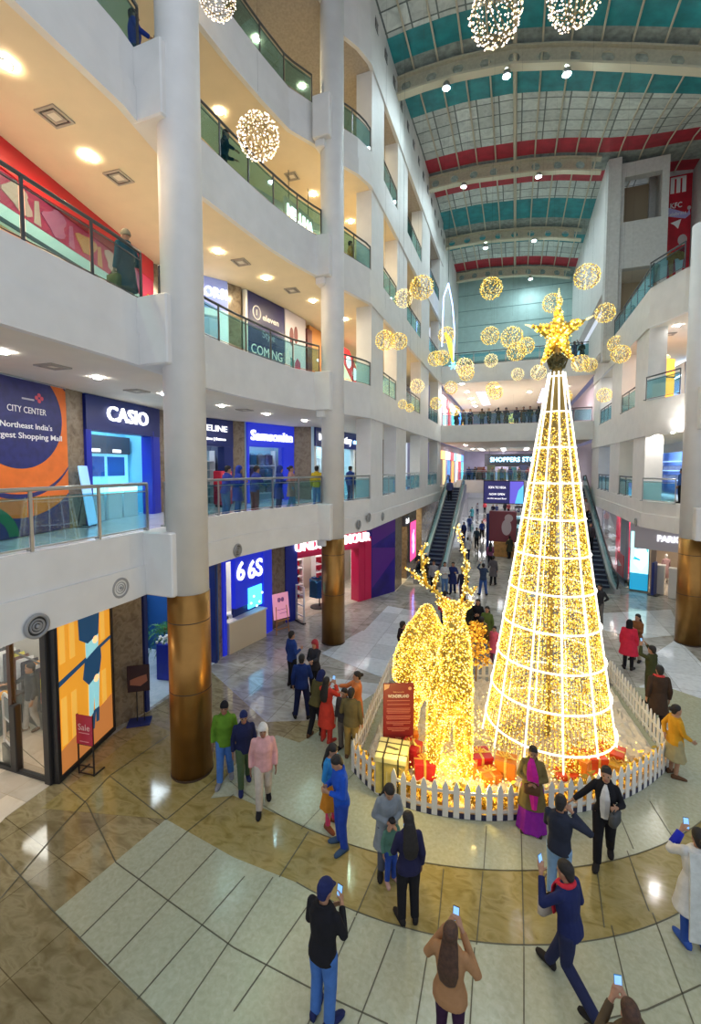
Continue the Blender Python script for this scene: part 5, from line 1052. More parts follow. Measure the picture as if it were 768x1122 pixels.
p = at(716, 652, z=0); o = thing('totem_sign', 'narrow dark blue totem on a black base at the clothing shop', 'sign', p, R(60)); part(o, 'base', BLACK, lambda q: q.rbox(-.3, .3, -.22, .22, 0, .04, .01)); part(o, 'panel', mat('totem_blue', (.02, .04, .22), .3), lambda q: q.rbox(-.26, .26, -.06, .06, .04, 1.75, .01))
for k, (x, y, c, lab) in enumerate(((8.3, 29.8, (.45, .28, .28), 'mannequin in a dusty pink dress inside the clothing shop'), (9.1, 29.4, (.32, .28, .22), 'mannequin in an olive coat inside the clothing shop'), (9.6, 28.6, (.03, .05, .2), 'mannequin in navy beside the column in the clothing shop'))):
    o = thing('mannequin', lab, 'mannequin', (x, y, .012), R(20)); part(o, 'dress', fabric(c), lambda q: [q.lathe([(.24, .35), (.17, .95), (.13, 1.12), (.18, 1.36), (.07, 1.46)], n=16), q.capsule((-.19, 0, 1.36), (-.25, .05, .95), .05, .035), q.capsule((.19, 0, 1.36), (.25, .05, .95), .05, .035)], True); part(o, 'head', mat('mannequin_white', (.7, .68, .64), .4), lambda q: [q.ball((0, 0, 1.6), (.075, .095, .115)), q.lathe([(.045, 1.44), (.04, 1.54)], n=10)], True); part(o, 'legs', mat('mannequin_white', (.7, .68, .64), .4), lambda q: [q.capsule((-.08, 0, .5), (-.08, 0, .08), .06, .04), q.capsule((.08, 0, .5), (.08, 0, .08), .06, .04)], True); part(o, 'base', STEEL, lambda q: q.lathe([(.2, 0), (.2, .02)], n=20))
# first and second floor shops on the right
G1, G2 = LVR[1][2] + .01, LVR[2][2] + .01
for (A, B, z, m, st, lab, nm) in (((8.6, 27.2), (10.6, 22.5), G1, (.62, .70, .66), 10, 'pale glazed showroom on the right first floor', 'showroom'), ((8.2, 37), (8.5, 28), G1, (.20, .35, .75), 10, 'blue lit shop on the right first floor beyond the pier', 'blue_gallery'), ((9.5, 28.5), (12.0, 23.5), G2, (.40, .30, .26), 8, 'brown shopfront on the right second floor', 'brown_gallery'), ((8.2, 37), (8.6, 29), G2, (.25, .35, .60), 8, 'blue lit shop on the right second floor beyond the pier', 'blue_upper')):
    o, W = front('gallery_shopfront', lab, 'shopfront', A, B, z); mm = mat('gal_' + nm, m, .5); part(o, 'frame', INNER_W if 'brown' not in nm else INNER_D, lambda q: [q.box(0, .5, -.05, .2, 0, 3.1), q.box(W - .4, W, -.05, .2, 0, 3.1), q.box(0, W, -.06, .2, 2.6, 3.1), q.box(W * .45, W * .45 + .12, -.04, .1, 0, 2.6)]); part(o, 'glass_pane', GLASS_CLEAR, lambda q: q.box(.5, W - .4, 0, .02, 0, 2.6)); shop_box(A, B, z, z + 3.1, 1.8, mm, nm)
    mx, my, ma = shop_mid(A, B, .9); led_panel(mx, my, z + 3.08, W * .6, .7, 'ceiling panel in the ' + lab, (.8, .93, 1) if 'blue' in nm else (1, .95, .85), st, ma)
    part(o, 'shelf', glow('shelf_' + nm, (.45, .65, 1) if 'blue' in nm else (.95, .95, .85), .9, False), lambda q: [q.box(.6, W - .5, 1.2, 1.6, h_, h_ + .06) for h_ in (.9, 1.5, 2.1)]); part(o, 'goods', mat('goods_' + nm, (.25, .25, .35) if 'blue' in nm else (.4, .38, .36), .4), lambda q: [q.lathe([(.1, 0), (.12, .15), (.05, .3)], c=(.9 + .45 * k, 1.4, h_ + .06), n=8) for k in range(int((W - 1.4) / .45)) for h_ in (.9, 1.5)])
o = thing('orange_kiosk', 'orange lit display kiosk on the right second floor', 'kiosk', at(725, 402, y=25.5), R(-60)); o.location.z = G2
part(o, 'lit_panel', glow('kiosk_orange', (1.0, .35, .04), 1.5, False), lambda q: q.rbox(-.45, .45, -.3, .3, .1, 2.5, .02)); part(o, 'divider', INNER_D, lambda q: [q.box(-.03, .03, -.32, .32, 0, 2.55), q.box(-.47, .47, -.32, .32, 0, .1), q.box(-.47, .47, -.32, .32, 1.6, 1.66)]); part(o, 'top_goods', glow('kiosk_yellow', (1, .75, .2), 1.2, False), lambda q: [q.ball((-.3 + .15 * k, 0, 2.6), .11, 8, 6) for k in range(5)])
o = thing('dark_kiosk', 'dark brown kiosk frame beside the orange display', 'kiosk', (9.6, 25.0, G2), R(-60)); part(o, 'frame', mat('kiosk_brown', (.14, .06, .04), .5), lambda q: [q.rbox(-.6, -.45, -.3, .3, 0, 2.2), q.rbox(.45, .6, -.3, .3, 0, 2.2), q.rbox(-.6, .6, -.3, .3, 2.0, 2.5)]); part(o, 'counter', INNER_D, lambda q: q.box(-.45, .45, -.28, .28, 0, .95))
o = thing('blue_sign', 'bright blue and white lit sign on the right second floor', 'sign', (9.0, 23.6, 11.4), R(-65)); part(o, 'panel', glow('sign_blue', (.05, .4, 1.0), 2.2, False), lambda q: q.rbox(-.9, .9, -.1, .1, .3, 1.1)); part(o, 'light_box', glow('sign_ice', (.8, .95, 1.0), 3), lambda q: q.rbox(-.9, .9, -.1, .1, -.6, .3)); part(o, 'hanger', DARKSTEEL, lambda q: [q.tube([(sx, 0, 1.1), (sx, 0, 1.34)], .015, 5) for sx in (-.7, .7)])
# banner of the fried chicken and burger shops
o, W = front('food_banner', 'tall red food court banner between the white piers, upper right', 'banner', (8.2, 33.25), (9.8, 33.25), 17.2); part(o, 'sheet', mat('banner_red', (.48, .012, .03), .5, noise=.2, nscale=2), lambda q: q.box(0, W, -.06, 0, 0, 7.4)); part(o, 'burger_arches', WPR, lambda q: [q.box(x, x + .2, -.08, -.05, 6.35, 7.25) for x in (.48, .78, 1.08)] + [q.box(.48, 1.28, -.08, -.05, 7.2, 7.3)]); lettering(o, 'KFC', .8, 5.6, .45, WPR, y=-.08, depth=.02, bold=.012, width=.6); part(o, 'ribbon', mat('ribbon_lilac', (.45, .42, .75), .5), lambda q: [q.plate([(.15, 5.5), (.3, 5.6), (1.4, 5.05), (1.5, 5.3), (1.55, 4.95), (1.3, 4.75), (.3, 5.05)], -.075, -.05)]); lettering(o, 'Celebrate', .82, 5.1, .32, WPR, y=-.085, depth=.01, width=1.05, name='small_lettering'); part(o, 'chicken_star', WPR, lambda q: q.plate([(.55, 4.6), (1.1, 4.75), (.95, 4.2), (.75, 4.45)], -.075, -.05))
part(o, 'plate_print', mat('plate_grey', (.55, .5, .5), .5), lambda q: [q.plate(circ(1.2, 3.5, .24, 20, .32), -.07, -.05), q.plate(circ(.2, 4.4, .1, 12, .14), -.07, -.05), q.plate(circ(1.48, 5.35, .1, 12, .12), -.07, -.05)]); part(o, 'chicken_print', mat('chicken_gold', (.55, .22, .06), .6, noise=.3, nscale=8), lambda q: [q.plate(circ(.3 + .22 * k, 2.6 + .12 * math.sin(k * 3), .2, 14, .26), -.07 - .002 * k, -.05) for k in range(5)] + [q.plate([(.5, 2.4), (.8, 2.4), (.75, 1.3), (.6, 1.3)], -.066, -.05)]); part(o, 'bucket_print', mat('bucket_white', (.7, .68, .7), .5), lambda q: [q.plate([(.15, 2.4), (.5, 2.4), (.45, 1.2), (.25, 1.2)], -.068, -.05), q.plate([(.85, 2.4), (1.3, 2.4), (1.2, 1.2), (.95, 1.2)], -.068, -.05)])
# lit tower room lamps
for k, (px, py) in enumerate(((677, 277), (692, 279), (686, 288), (682, 297))):
    p = at(px, py, y=32.6); o = thing('pendant_lamp', 'small pendant lamp in the tower opening, %s from the top left' % ORDN[k], 'lamp', p, group='pendant lamps in the tower opening'); part(o, 'shade', glow('pendant_glow', (1, .95, .85), 12, False), lambda q: q.lathe([(.13, -.1), (.05, .08), (.01, .1)], n=12)); part(o, 'cord', BLACK, lambda q: q.tube([(0, 0, .1), (0, 0, max(.2, 18.6 - p.z))], .01, 5))

# ------------------------------------------------------------------ far end
o, W = front('department_sign', 'blue lit department store sign far down the hall', 'sign', (-3.2, SH - 6), (3.0, SH - 6), 7.0); part(o, 'panel', INNER_D, lambda q: q.box(0, W, 0, .2, -.2, 1.2)); lettering(o, 'SHOPPERS STOP', W / 2, .55, .7, glow('sign_bluewhite', (.35, .75, 1), 4, False), y=-.06, bold=.012, width=5.0); part(o, 'hanger', DARKSTEEL, lambda q: [q.tube([(x, .1, 1.2), (x, .1, 1.8)], .03, 5) for x in (.5, W - .5)])
o, W = front('hall_screen', 'dark navy digital screen hung from the first floor edge', 'screen', (-3.0, 47.7), (.95, 47.7), 2.95); part(o, 'frame', BLACK, lambda q: q.rbox(0, W, -.15, .12, 0, 2.4, .02)); part(o, 'screen', glow('screen_navy', (.02, .02, .09), .8, False), lambda q: q.box(.08, 2.6, -.17, -.14, .08, 2.32)); part(o, 'side_picture', glow('screen_violet', (.12, .10, .55), .8, False), lambda q: q.box(2.6, W - .06, -.17, -.14, .08, 2.32)); part(o, 'side_flare', glow('screen_flare', (.1, .45, .8), .9, False), lambda q: q.plate([(3.1, .08), (W - .06, .08), (W - .06, 2.0), (3.4, 1.4)], -.175, -.16))
lettering(o, 'SOFA TO VEGA', 1.35, 1.68, .34, WHITE_LIT, y=-.18, depth=.01, width=1.7); lettering(o, 'NOW OPEN', 1.35, .98, .3, WHITE_LIT, y=-.18, depth=.01, width=1.5, name='lettering'); lettering(o, 'on the second floor', 1.35, .55, .24, WHITE_LIT, y=-.18, depth=.01, width=1.9, name='small_lettering')
r_ = random.Random(21); SC = [(.1, .3, 1), (1, .5, .15), (.9, .95, 1), (.8, .08, .1), (.2, .8, 1), (1, .8, .4)]
NM = ['blue', 'orange', 'white', 'red', 'cyan', 'amber']
for lv, z in ((1, F1), (2, F2)):
    for k in range(6):
        y = 38.5 + 3.0 * k; o, W = front('far_shop_sign', 'small %s lit sign on the far left %s gallery' % (NM[(k + lv) % 6], ('first-floor', 'second-floor')[lv - 1]), 'sign', (-6.05, y), (-6.05, y + 2.2), z + 2.4)
        c = SC[(k + lv) % 6]; part(o, 'panel', glow('far_%d' % ((k + lv) % 6), c, 1.5, False), lambda q: q.box(0, W, -.12, .05, 0, .7)); part(o, 'side_banner', glow('farb_%d' % ((k + lv * 3) % 6), SC[(k + lv * 3 + 2) % 6], .6, False), lambda q: q.box(W - .6, W + .2, -.1, .05, -2.3, -.1))
for x, lab in ((-3.6, 'left'), (-1.2, 'middle'), (1.2, 'right')):
    led_panel(x, 53, LV[2][0] - .01, .5, 7, 'long white ceiling strip of the far first floor, %s one' % lab, (.95, .97, 1), 2.5)
for x, lab in ((-3, 'left'), (2.5, 'right')): led_panel(x, 46, LV[3][0] - .01, .8, 9, 'long ceiling strip of the far second floor, %s one' % lab, (.72, .70, 1), 1.6)
for k, y in enumerate((56, 66, 78, 90)): led_panel(0, y, 4.04, 9, 1.4, 'wide ceiling strip of the far ground hall, %s from the near end' % ORDN[k], (.95, .95, 1), 9)
for k in range(9):
    x = -4.6 + 1.1 * k; q = MB(); q.rbox(-.45, .45, -.3, .3, 0, 1.2, .03); q.box(-.4, .4, -.25, .25, 1.2, 1.5 + .2 * (k % 3))
    g = q.build('display_stand', mat('far_stand_%d' % (k % 5), ((.1, .12, .25), (.3, .12, .08), (.25, .3, .2), (.5, .4, .2), (.08, .25, .3))[k % 5], .5), loc=(x, 50.2 + .6 * (k % 2), F1)); tag(g, 'goods stand on the far first floor, %s from the left' % ORDN[k], 'display', 'goods stands above the digital screen')
o = thing('promo_kiosk', 'dark red promotion kiosk with wooden base in the far hall', 'kiosk', at(552, 609, z=0)); part(o, 'base', WOOD_O, lambda q: q.rbox(-.75, .75, -.5, .5, 0, 1.1)); part(o, 'panel', mat('kiosk_maroon', (.18, .03, .05), .4), lambda q: [q.rbox(-1.1, .85, -.2, .4, 1.1, 3.4)]); part(o, 'picture', mat('kiosk_print', (.5, .4, .42), .5), lambda q: [q.plate(circ(.15, 2.2, .35, 16, .6), -.22, -.2), q.plate(circ(.3, 2.9, .3, 16, .3), -.225, -.2)]); part(o, 'side_board', NAVY, lambda q: q.rbox(-1.3, -1.1, -.3, .4, 0, 3.2))
for k, (px, py, c) in enumerate(((578, 590, (.12, .25, .3)), (592, 600, (.1, .12, .16)), (570, 578, (.2, .35, .4)))):
    p = at(px, py, z=0); o = thing('sales_island', 'dark glass sales island in the far hall, %s one' % ('middle', 'nearest', 'farthest')[k], 'kiosk', p, R(15 * k)); part(o, 'counter', mat('island_%d' % k, c, .3), lambda q: q.rbox(-1, 1, -.5, .5, 0, 1.0)); part(o, 'glass_top', glow('island_glow', (.3, .6, .7), .5, False), lambda q: q.box(-.95, .95, -.45, .45, 1.0, 1.25)); part(o, 'post', STEEL, lambda q: [q.tube([(-.9, -.4, 1), (-.9, -.4, 2.2)], .03, 6), q.tube([(.9, -.4, 1), (.9, -.4, 2.2)], .03, 6), q.box(-1, 1, -.45, -.35, 2.2, 2.5)])
o, W = front('far_shop_sign', 'dark red lit shop signs behind the far third floor railing', 'sign', (-5.5, 55.99), (4.8, 55.99), 15.4); part(o, 'panel', glow('far_red', (.35, .03, .03), .5, False), lambda q: [q.box(0, 3.6, -.1, 0, .2, 1.8), q.box(5.6, W, -.1, 0, .4, 1.9)]); part(o, 'lamp', WHITE_LIT, lambda q: [q.ball((1.0, -.15, 1.9), .12, 8, 6), q.ball((5.0, -.15, 1.9), .14, 8, 6)])
# ------------------------------------------------------------------ glass railings
RAIL_N = [0]
def railing(pts, z, label, off=-.07, side=1, step=1.25, group=None, dark=False, hh=1.0):
    pl = offset(pts, off, side) if off else pts
    P = [Vector((p[0], p[1], 0)) for p in pl]; L = [0]
    for a, c in zip(P, P[1:]): L.append(L[-1] + (c - a).length)
    def pt(s):
        for k in range(len(P) - 1):
            if s <= L[k + 1] + 1e-6: return P[k].lerp(P[k + 1], (s - L[k]) / max(1e-6, L[k + 1] - L[k]))
        return P[-1]
    n = max(1, round(L[-1] / step)); S = [L[-1] * k / n for k in range(n + 1)]
    base = pt(L[-1] / 2); o = thing('glass_railing', label, 'railing', (base.x, base.y, z), group=group)
    Q = [pt(s) - base for s in S]; up = lambda v, h_: (v.x, v.y, h_)
    fine = [pt(L[-1] * k / (n * 3)) - base for k in range(n * 3 + 1)]
    m = DARKSTEEL if dark else STEEL
    part(o, 'handrail', m, lambda q: q.tube([up(v, hh) for v in fine], .035, 8), True)
    part(o, 'lower_rail', m, lambda q: [q.tube([up(v, hh - .16) for v in fine], .012, 6), q.tube([up(v, .06) for v in fine], .012, 6)], True)
    for k, v in enumerate(Q):
        d = (Q[min(k + 1, n)] - Q[max(k - 1, 0)]).normalized(); nn = Vector((-d.y, d.x, 0)) * side
        part(o, 'post', m, lambda q: [q.bar(up(v, 0), up(v, hh - .28), .05, .03), q.bar(up(v + nn * 0, hh - .29), up(v, hh - .01), .05, .03), q.bar(up(v, .02) , up(v + nn * .10, .02), .05, .03)])
    for a, c in zip(Q, Q[1:]):
        d = (c - a).normalized() * .05
        part(o, 'glass_panel', GLASS, lambda q: q.bar(up((a + d), (hh - .08) / 2 + .02), up((c - d), (hh - .08) / 2 + .02), .012, hh - .2))
    return o
def sub(pl, y0, y1):
    out = []
    for a, c in zip(pl, pl[1:]):
        for t in (0, 1):
            pass
        lo, hi = a[1], c[1]
        if hi <= y0 or lo >= y1: continue
        f = lambda y: (a[0] + (c[0] - a[0]) * (y - lo) / (hi - lo), y)
        s0, s1 = max(lo, y0), min(hi, y1)
        if not out: out.append(f(s0))
        out.append(f(s1))
    return out
FL = {1: 'first', 2: 'second', 3: 'third', 4: 'fourth'}
for k in (1, 2, 3, 4):
    zt = LV[k][1]; dk = k >= 2
    for y0, y1, tx in ((-2.8, 7.25, 'before the near round column'), (7.85, 14.9, 'between the two round columns'), (15.65, 18.05, 'just beyond the far round column'), (19.95, 22.35, 'between the first two flat piers'), (24.65, 28.55, 'between the second and third flat piers'), (31.45, 35.55, 'between the last two flat piers')):
        if k == 4 and y1 < 8: continue
        railing(sub(EL[k], y0, y1), zt, 'glass railing on the left %s floor %s' % (FL[k], tx), dark=dk)
for k in (1, 2, 3):
    zt = LVR[k][1]
    railing([(5.4, 22.75), (6.15, 21.1)], zt, 'glass railing on the right %s floor beside the round column' % FL[k], side=-1, off=.07 if 0 else -.07, dark=k > 1)
    railing([(7.15, 20.0), (8.2, 19.2), (10.5, 17.8)], zt, 'glass railing on the right %s floor behind the round column' % FL[k], side=-1, dark=k > 1)
    runs = ((25.05, 27.95, 'between the nearer two piers'), (30.65, 34.35, 'between the farther two piers')) if k < 3 else ((22.8, 30.7, 'running up to the tower'),)
    for y0, y1, tx in runs: railing([(5.4, y0), (5.4, y1)], zt, 'glass railing on the right %s floor %s' % (FL[k], tx), side=1, off=.07, dark=True)
railing([(-5.7, 36.93), (5.3, 36.93)], LV[2][1], 'glass railing across the hall on the second floor bridge', off=0, dark=True)
railing([(-5.7, 36.93), (5.3, 36.93)], LV[3][1], 'glass railing across the hall on the third floor bridge', off=0, dark=True)
railing([(-5.6, 47.93), (5.3, 47.93)], LV[1][1], 'glass railing above the digital screen', off=0, step=1.8)

# ------------------------------------------------------------------ escalators
STEP = mat('escalator_step', (.035, .045, .08), .45, metal=.4); STEPE = mat('step_edge', (.22, .26, .34), .4, metal=.5); ESC_G = glass_mat('escalator_glass', (.55, .80, .82), .10)
def escalator(x, y0, y1, label):
    o = thing('escalator', label, 'escalator', (x, y0, 0)); L = y1 - y0; Hh = 5.06; n = 26
    part(o, 'steps', STEP, lambda q: [q.box(-.5, .5, L * k / n, L * (k + 1) / n + .05, Hh * (k + 1) / n - .5, Hh * (k + 1) / n) for k in range(n)])
    part(o, 'step_edges', STEPE, lambda q: [q.box(-.5, .5, L * k / n - .012, L * k / n + .05, Hh * (k + 1) / n - .05, Hh * (k + 1) / n + .004) for k in range(n)])
    part(o, 'truss_casing', mat('escalator_casing', (.45, .46, .46), .4, metal=.5), lambda q: [q.loft([[(sx * .78, -1.2, 0), (sx * .52, -1.2, 0), (sx * .52, -1.2, .25), (sx * .78, -1.2, .25)], [(sx * .78, .2, 0), (sx * .52, .2, 0), (sx * .52, .2, .38), (sx * .78, .2, .38)], [(sx * .78, L, Hh - .9), (sx * .52, L, Hh - .9), (sx * .52, L, Hh + .25), (sx * .78, L, Hh + .25)], [(sx * .78, L + 1, Hh - .3), (sx * .52, L + 1, Hh - .3), (sx * .52, L + 1, Hh + .2), (sx * .78, L + 1, Hh + .2)]]) for sx in (-1, 1)])
    part(o, 'soffit', mat('escalator_soffit', (.5, .5, .5), .5), lambda q: q.loft([[(-.6, .4, .02), (.6, .4, .02), (.6, .4, .1), (-.6, .4, .1)], [(-.6, L, Hh - .95), (.6, L, Hh - .95), (.6, L, Hh - .8), (-.6, L, Hh - .8)]]))
    for sx in (-1, 1):
        part(o, 'glass_balustrade', ESC_G, lambda q: q.loft([[(sx * .65 - .01, y, z0), (sx * .65 + .01, y, z0), (sx * .65 + .01, y, z0 + .75), (sx * .65 - .01, y, z0 + .75)] for y, z0 in ((-1.1, .25), (.2, .37), (L, Hh + .24), (L + .9, Hh + .2))]))
        part(o, 'handrail', BLACK, lambda q: q.tube([(sx * .65, -1.1, .3), (sx * .65, -1.3, .7), (sx * .65, -1.1, 1.02), (sx * .65, .2, 1.14), (sx * .65, L, Hh + 1.02), (sx * .65, L + .9, Hh + .98), (sx * .65, L + 1.1, Hh + .6)], .05, 8), True)
    part(o, 'landing_plate', STEEL, lambda q: [q.box(-.52, .52, -1.3, .05, .0, .03)])
    return o
escalator(-4.55, 25.8, 37.0, 'long dark blue escalator rising on the left to the first floor')
escalator(4.55, 27.4, 38.4, 'escalator rising on the right behind the lit tree')

# ------------------------------------------------------------------ the lit tree
GOLD = glow('bulb_gold', (1.0, .66, .07), 1.1, False, (.6, .4, .05)); GOLD2 = glow('bulb_pale_gold', (1.0, .80, .30), 1.5, False); GOLD3 = glow('bulb_amber', (1.0, .55, .05), .6, False)
TINSEL = mat('gold_tinsel', (.75, .50, .08), .35, metal=.8); WIRE = mat('gold_wire', (.28, .19, .05), .5, metal=.4); TUBE = glow('white_light_tube', (1.0, .95, .80), 1.4, False)
TX, TY, TB, TT, RB, RT = .88, 11.38, .25, 9.05, 1.47, .12
tree = thing('lit_tree', 'tall golden cone tree of string lights with white rings and a star on top', 'christmas tree', (TX, TY, 0))
def cone_r(z): return RB + (RT - RB) * (z - TB) / (TT - TB)
r_ = random.Random(4); q = MB()
for k in range(23000):
    z = TB + (TT - TB) * (1 - math.sqrt(1 - r_.random() * .985)); col = int(r_.random() * 90); a = 2 * math.pi * (col + r_.gauss(0, .16)) / 90; rr = cone_r(z) - abs(r_.gauss(0, .03))
    t = r_.random(); q.octa((rr * math.cos(a), rr * math.sin(a), z), r_.uniform(.010, .020), 0 if t < .55 else (1 if t < .8 else 2))
o = q.build('string_lights', [GOLD, GOLD2, GOLD3], tree); o['kind'] = 'stuff'
q = MB()
for k in range(90):
    a = 2 * math.pi * k / 90; q.tube([((cone_r(z) - .03) * math.cos(a + .02 * math.sin(z * 5 + k)), (cone_r(z) - .03) * math.sin(a + .02 * math.sin(z * 5 + k)), z) for z in [TB + (TT - TB) * j / 9 for j in range(10)]], .007, 3)
o = q.build('light_strings', WIRE, tree); o['kind'] = 'stuff'
q = MB()
for k in range(1800):
    z = TB + (TT - TB) * (1 - math.sqrt(1 - r_.random() * .985)); a = r_.random() * 6.283; rr = cone_r(z) - .02; c = Vector((rr * math.cos(a), rr * math.sin(a), z)); d = Vector((r_.gauss(0, 1), r_.gauss(0, 1), r_.gauss(0, 1))).normalized() * .055; e = d.cross(Vector((math.cos(a), math.sin(a), .2))).normalized() * .012
    q.add([c - d - e, c + d - e, c + d + e, c - d + e], [(0, 1, 2, 3)])
o = q.build('tinsel', TINSEL, tree); o['kind'] = 'stuff'
for k in range(11):
    z = .60 + .82 * k; rr = cone_r(z) + .035
    part(tree, 'light_ring', TUBE, lambda q: q.tube([(rr * math.cos(R(9 * j)), rr * math.sin(R(9 * j)), z) for j in range(40)], .021 if k < 9 else .016, 6, closed=True), True)
for k in range(12):
    a = R(30 * k + 8); part(tree, 'light_strip', TUBE, lambda q: q.tube([((cone_r(z) + .035) * math.cos(a), (cone_r(z) + .035) * math.sin(a), z) for z in (.12, 3, 6, 8.9)], .020, 6), True)
part(tree, 'centre_pole', mat('tree_pole', (.35, .26, .10), .4, metal=.6), lambda q: q.tube([(0, 0, .0), (0, 0, 9.6)], .07, 8))
# star, turned to the hall
star = bpy.data.objects.new('star', None)
S0 = MB(); sz = 9.78
d = Vector((-TX, -TY, 0)).normalized(); rt = Vector((-d.y, d.x, 0))
def stp(u, v, w=0): return tuple(rt * u + Vector((0, 0, v + sz)) + d * w)
out = []
for k in range(10):
    rr = .86 if k % 2 == 0 else .30; a = R(90 + 36 * k); out.append((rr * .72 * math.cos(a), rr * math.sin(a)))
vs_ = [stp(*p) for p in out] + [stp(0, 0, .22), stp(0, 0, -.22)]
S0.add(vs_, [(k, (k + 1) % 10, 10) for k in range(10)] + [((k + 1) % 10, k, 11) for k in range(10)])
bpy.data.objects.remove(star); star = S0.build('star', TINSEL, tree)
q = MB(); hit = 0
while hit < 620:
    u, v = r_.uniform(-.66, .66), r_.uniform(-.8, .85); a = math.atan2(v, u); best = False
    n = 0
    for (x0, y0), (x1, y1) in zip(out, out[1:] + out[:1]):
        if (y0 > v) != (y1 > v) and u < (x1 - x0) * (v - y0) / (y1 - y0) + x0: n += 1
    if n % 2 == 0: continue
    hit += 1; w = (.24 * max(.05, 1 - math.hypot(u, v) * 1.3) + .02) * r_.choice((1, -1)); q.octa(stp(u, v, w), r_.uniform(.018, .034), r_.choice((0, 0, 1, 2)))
for k in range(0, 10, 2):
    u, v = out[k]; [q.octa(stp(u * (1 + .05 * j), v * (1 + .05 * j)), .032 - .004 * j, 1) for j in range(5)]
q.build('star_lights', [GOLD, GOLD2, GOLD3], star)
part(tree, 'wire_tuft', mat('dark_wire', (.10, .09, .03), .6), lambda q: [q.tube([(.15 * math.cos(k), .15 * math.sin(k), 9.0), (.22 * math.cos(k * 1.7), .22 * math.sin(k * 1.7), 9.2), (.05 * math.cos(k), .05 * math.sin(k), 9.35)], .02, 4) for k in range(22)])
def lamp_point(name, loc, e, col, rad=.06):
    l = bpy.data.lights.new(name, 'POINT'); l.energy = e; l.color = col; l.shadow_soft_size = rad
    lo = bpy.data.objects.new(name, l); C.objects.link(lo); lo.location = loc
for z, e in ((.9, 60), (2.6, 35), (4.6, 28), (6.8, 18)): lamp_point('tree_lamp', (TX, TY, z), e, (1, .72, .22))

# ------------------------------------------------------------------ the lit reindeer
dp = at(494, 852, z=.15); dz = .0
deer = thing('lit_reindeer', 'large standing reindeer covered in golden fairy lights, left of the cone tree', 'light figure', (dp.x, dp.y, .06), math.atan2(-dp.x, dp.y))
b = MB()
for x, y, xt, yt in ((.30, .05, .18, .15), (-.40, .0, -.26, .15)): b.capsule((x, y, .05), (xt, yt, 2.0), .13, .24)
for x, y, xt, yt in ((-.20, 1.3, -.2, 1.2), (-.98, 1.05, -.78, 1.1)): b.capsule((x, y, .05), (x * .98, y + .12, .9), .14, .2); b.capsule((x * .98, y + .12, .9), (xt, yt, 2.0), .2, .48)
b.loft([[(cx + w * math.cos(a), cy, cz + h_ * math.sin(a)) for a in [2 * math.pi * k / 18 for k in range(18)]] for cy, cx, cz, w, h_ in ((-.30, .0, 2.1, .12, .25), (-.15, .0, 2.1, .40, .6), (.2, -.10, 2.05, .52, .72), (.7, -.32, 2.05, .60, .75), (1.1, -.52, 2.12, .66, .85), (1.4, -.58, 2.20, .55, .78), (1.62, -.60, 2.45, .2, .4))])
b.tube([(-.62, 1.2, 2.6), (-.62, 1.2, 3.0), (-.60, 1.15, 3.32), (-.58, 1.1, 3.42)], [.46, .30, .14, .04], 14)
b.tube([(0, .05, 1.9), (.04, -.02, 2.6), (.06, -.08, 3.15), (.03, -.10, 3.5)], [.38, .35, .27, .2], 14)
b.tube([(.03, .10, 3.72), (.02, -.08, 3.72), (.0, -.35, 3.58), (-.02, -.55, 3.48)], [.12, .22, .17, .10], 12)
for sx in (-1, 1): b.tube([(.04 + .15 * sx, -.02, 3.75), (.03 + .30 * sx, .0, 3.85), (.03 + .40 * sx, .0, 3.88)], [.05, .08, .02], 8)
b.tube([(-.60, 1.15, 3.3), (-.84, 1.1, 2.75), (-1.02, 1.05, 2.1), (-1.05, 1.05, 1.6)], [.10, .26, .34, .34], 12)
b.ball((-.55, 1.72, 2.6), (.1, .12, .18), 8, 6)
me = remesh(b, .05, 3); 
q = MB()
ants = [[(-.10, .0, 3.82), (-.35, .02, 4.05), (-.62, .05, 4.22), (-.95, .0, 4.50)], [(-.55, .04, 4.18), (-.64, .02, 4.55), (-.66, .0, 4.85), (-.56, 0, 5.05)], [(-.40, .02, 4.08), (-.36, 0, 4.35), (-.30, 0, 4.5)], [(-.64, .02, 4.6), (-.50, 0, 4.75)],
        [(.14, .0, 3.82), (.24, .02, 4.15), (.26, .0, 4.6), (.18, 0, 5.0), (.06, 0, 5.45)], [(.24, .02, 4.2), (.36, 0, 4.05), (.44, 0, 4.2)], [(.26, 0, 4.45), (.16, 0, 4.6)]]
for p in ants: q.tube(p, [.04, .036, .03, .02, .015][:len(p)], 6)
ant = q.build('antlers', TINSEL, deer, True)
body = bpy.data.objects.new('body', me); C.objects.link(body); body.parent = deer; me.materials.append(mat('deer_gold', (.50, .33, .06), .45, metal=.5))
q = MB(); areas = []; tot = 0
for p in me.polygons: tot += p.area; areas.append(tot)
import bisect
for k in range(15000):
    p = me.polygons[min(len(areas) - 1, bisect.bisect(areas, r_.random() * tot))]; vv = [me.vertices[i].co for i in p.vertices]
    u, v = r_.random(), r_.random(); c = vv[0].lerp(vv[1], u).lerp(vv[-1].lerp(vv[-2], u), v) + p.normal * r_.uniform(.0, .035)
    t = r_.random(); q.octa(tuple(c), r_.uniform(.010, .020), 0 if t < .5 else (1 if t < .8 else 2))
for p in ants:
    for a, c in zip(p, p[1:]):
        a, c = Vector(a), Vector(c)
        for j in range(int((c - a).length / .014)): q.octa(tuple(a.lerp(c, r_.random()) + Vector((r_.gauss(0, .03), r_.gauss(0, .03), r_.gauss(0, .03)))), r_.uniform(.014, .026), r_.choice((0, 1, 1, 2)))
o = q.build('fairy_lights', [GOLD, GOLD2, GOLD3], deer); o['kind'] = 'stuff'
Md = Matrix.Translation(deer.location) @ Matrix.Rotation(deer.rotation_euler.z, 4, 'Z')
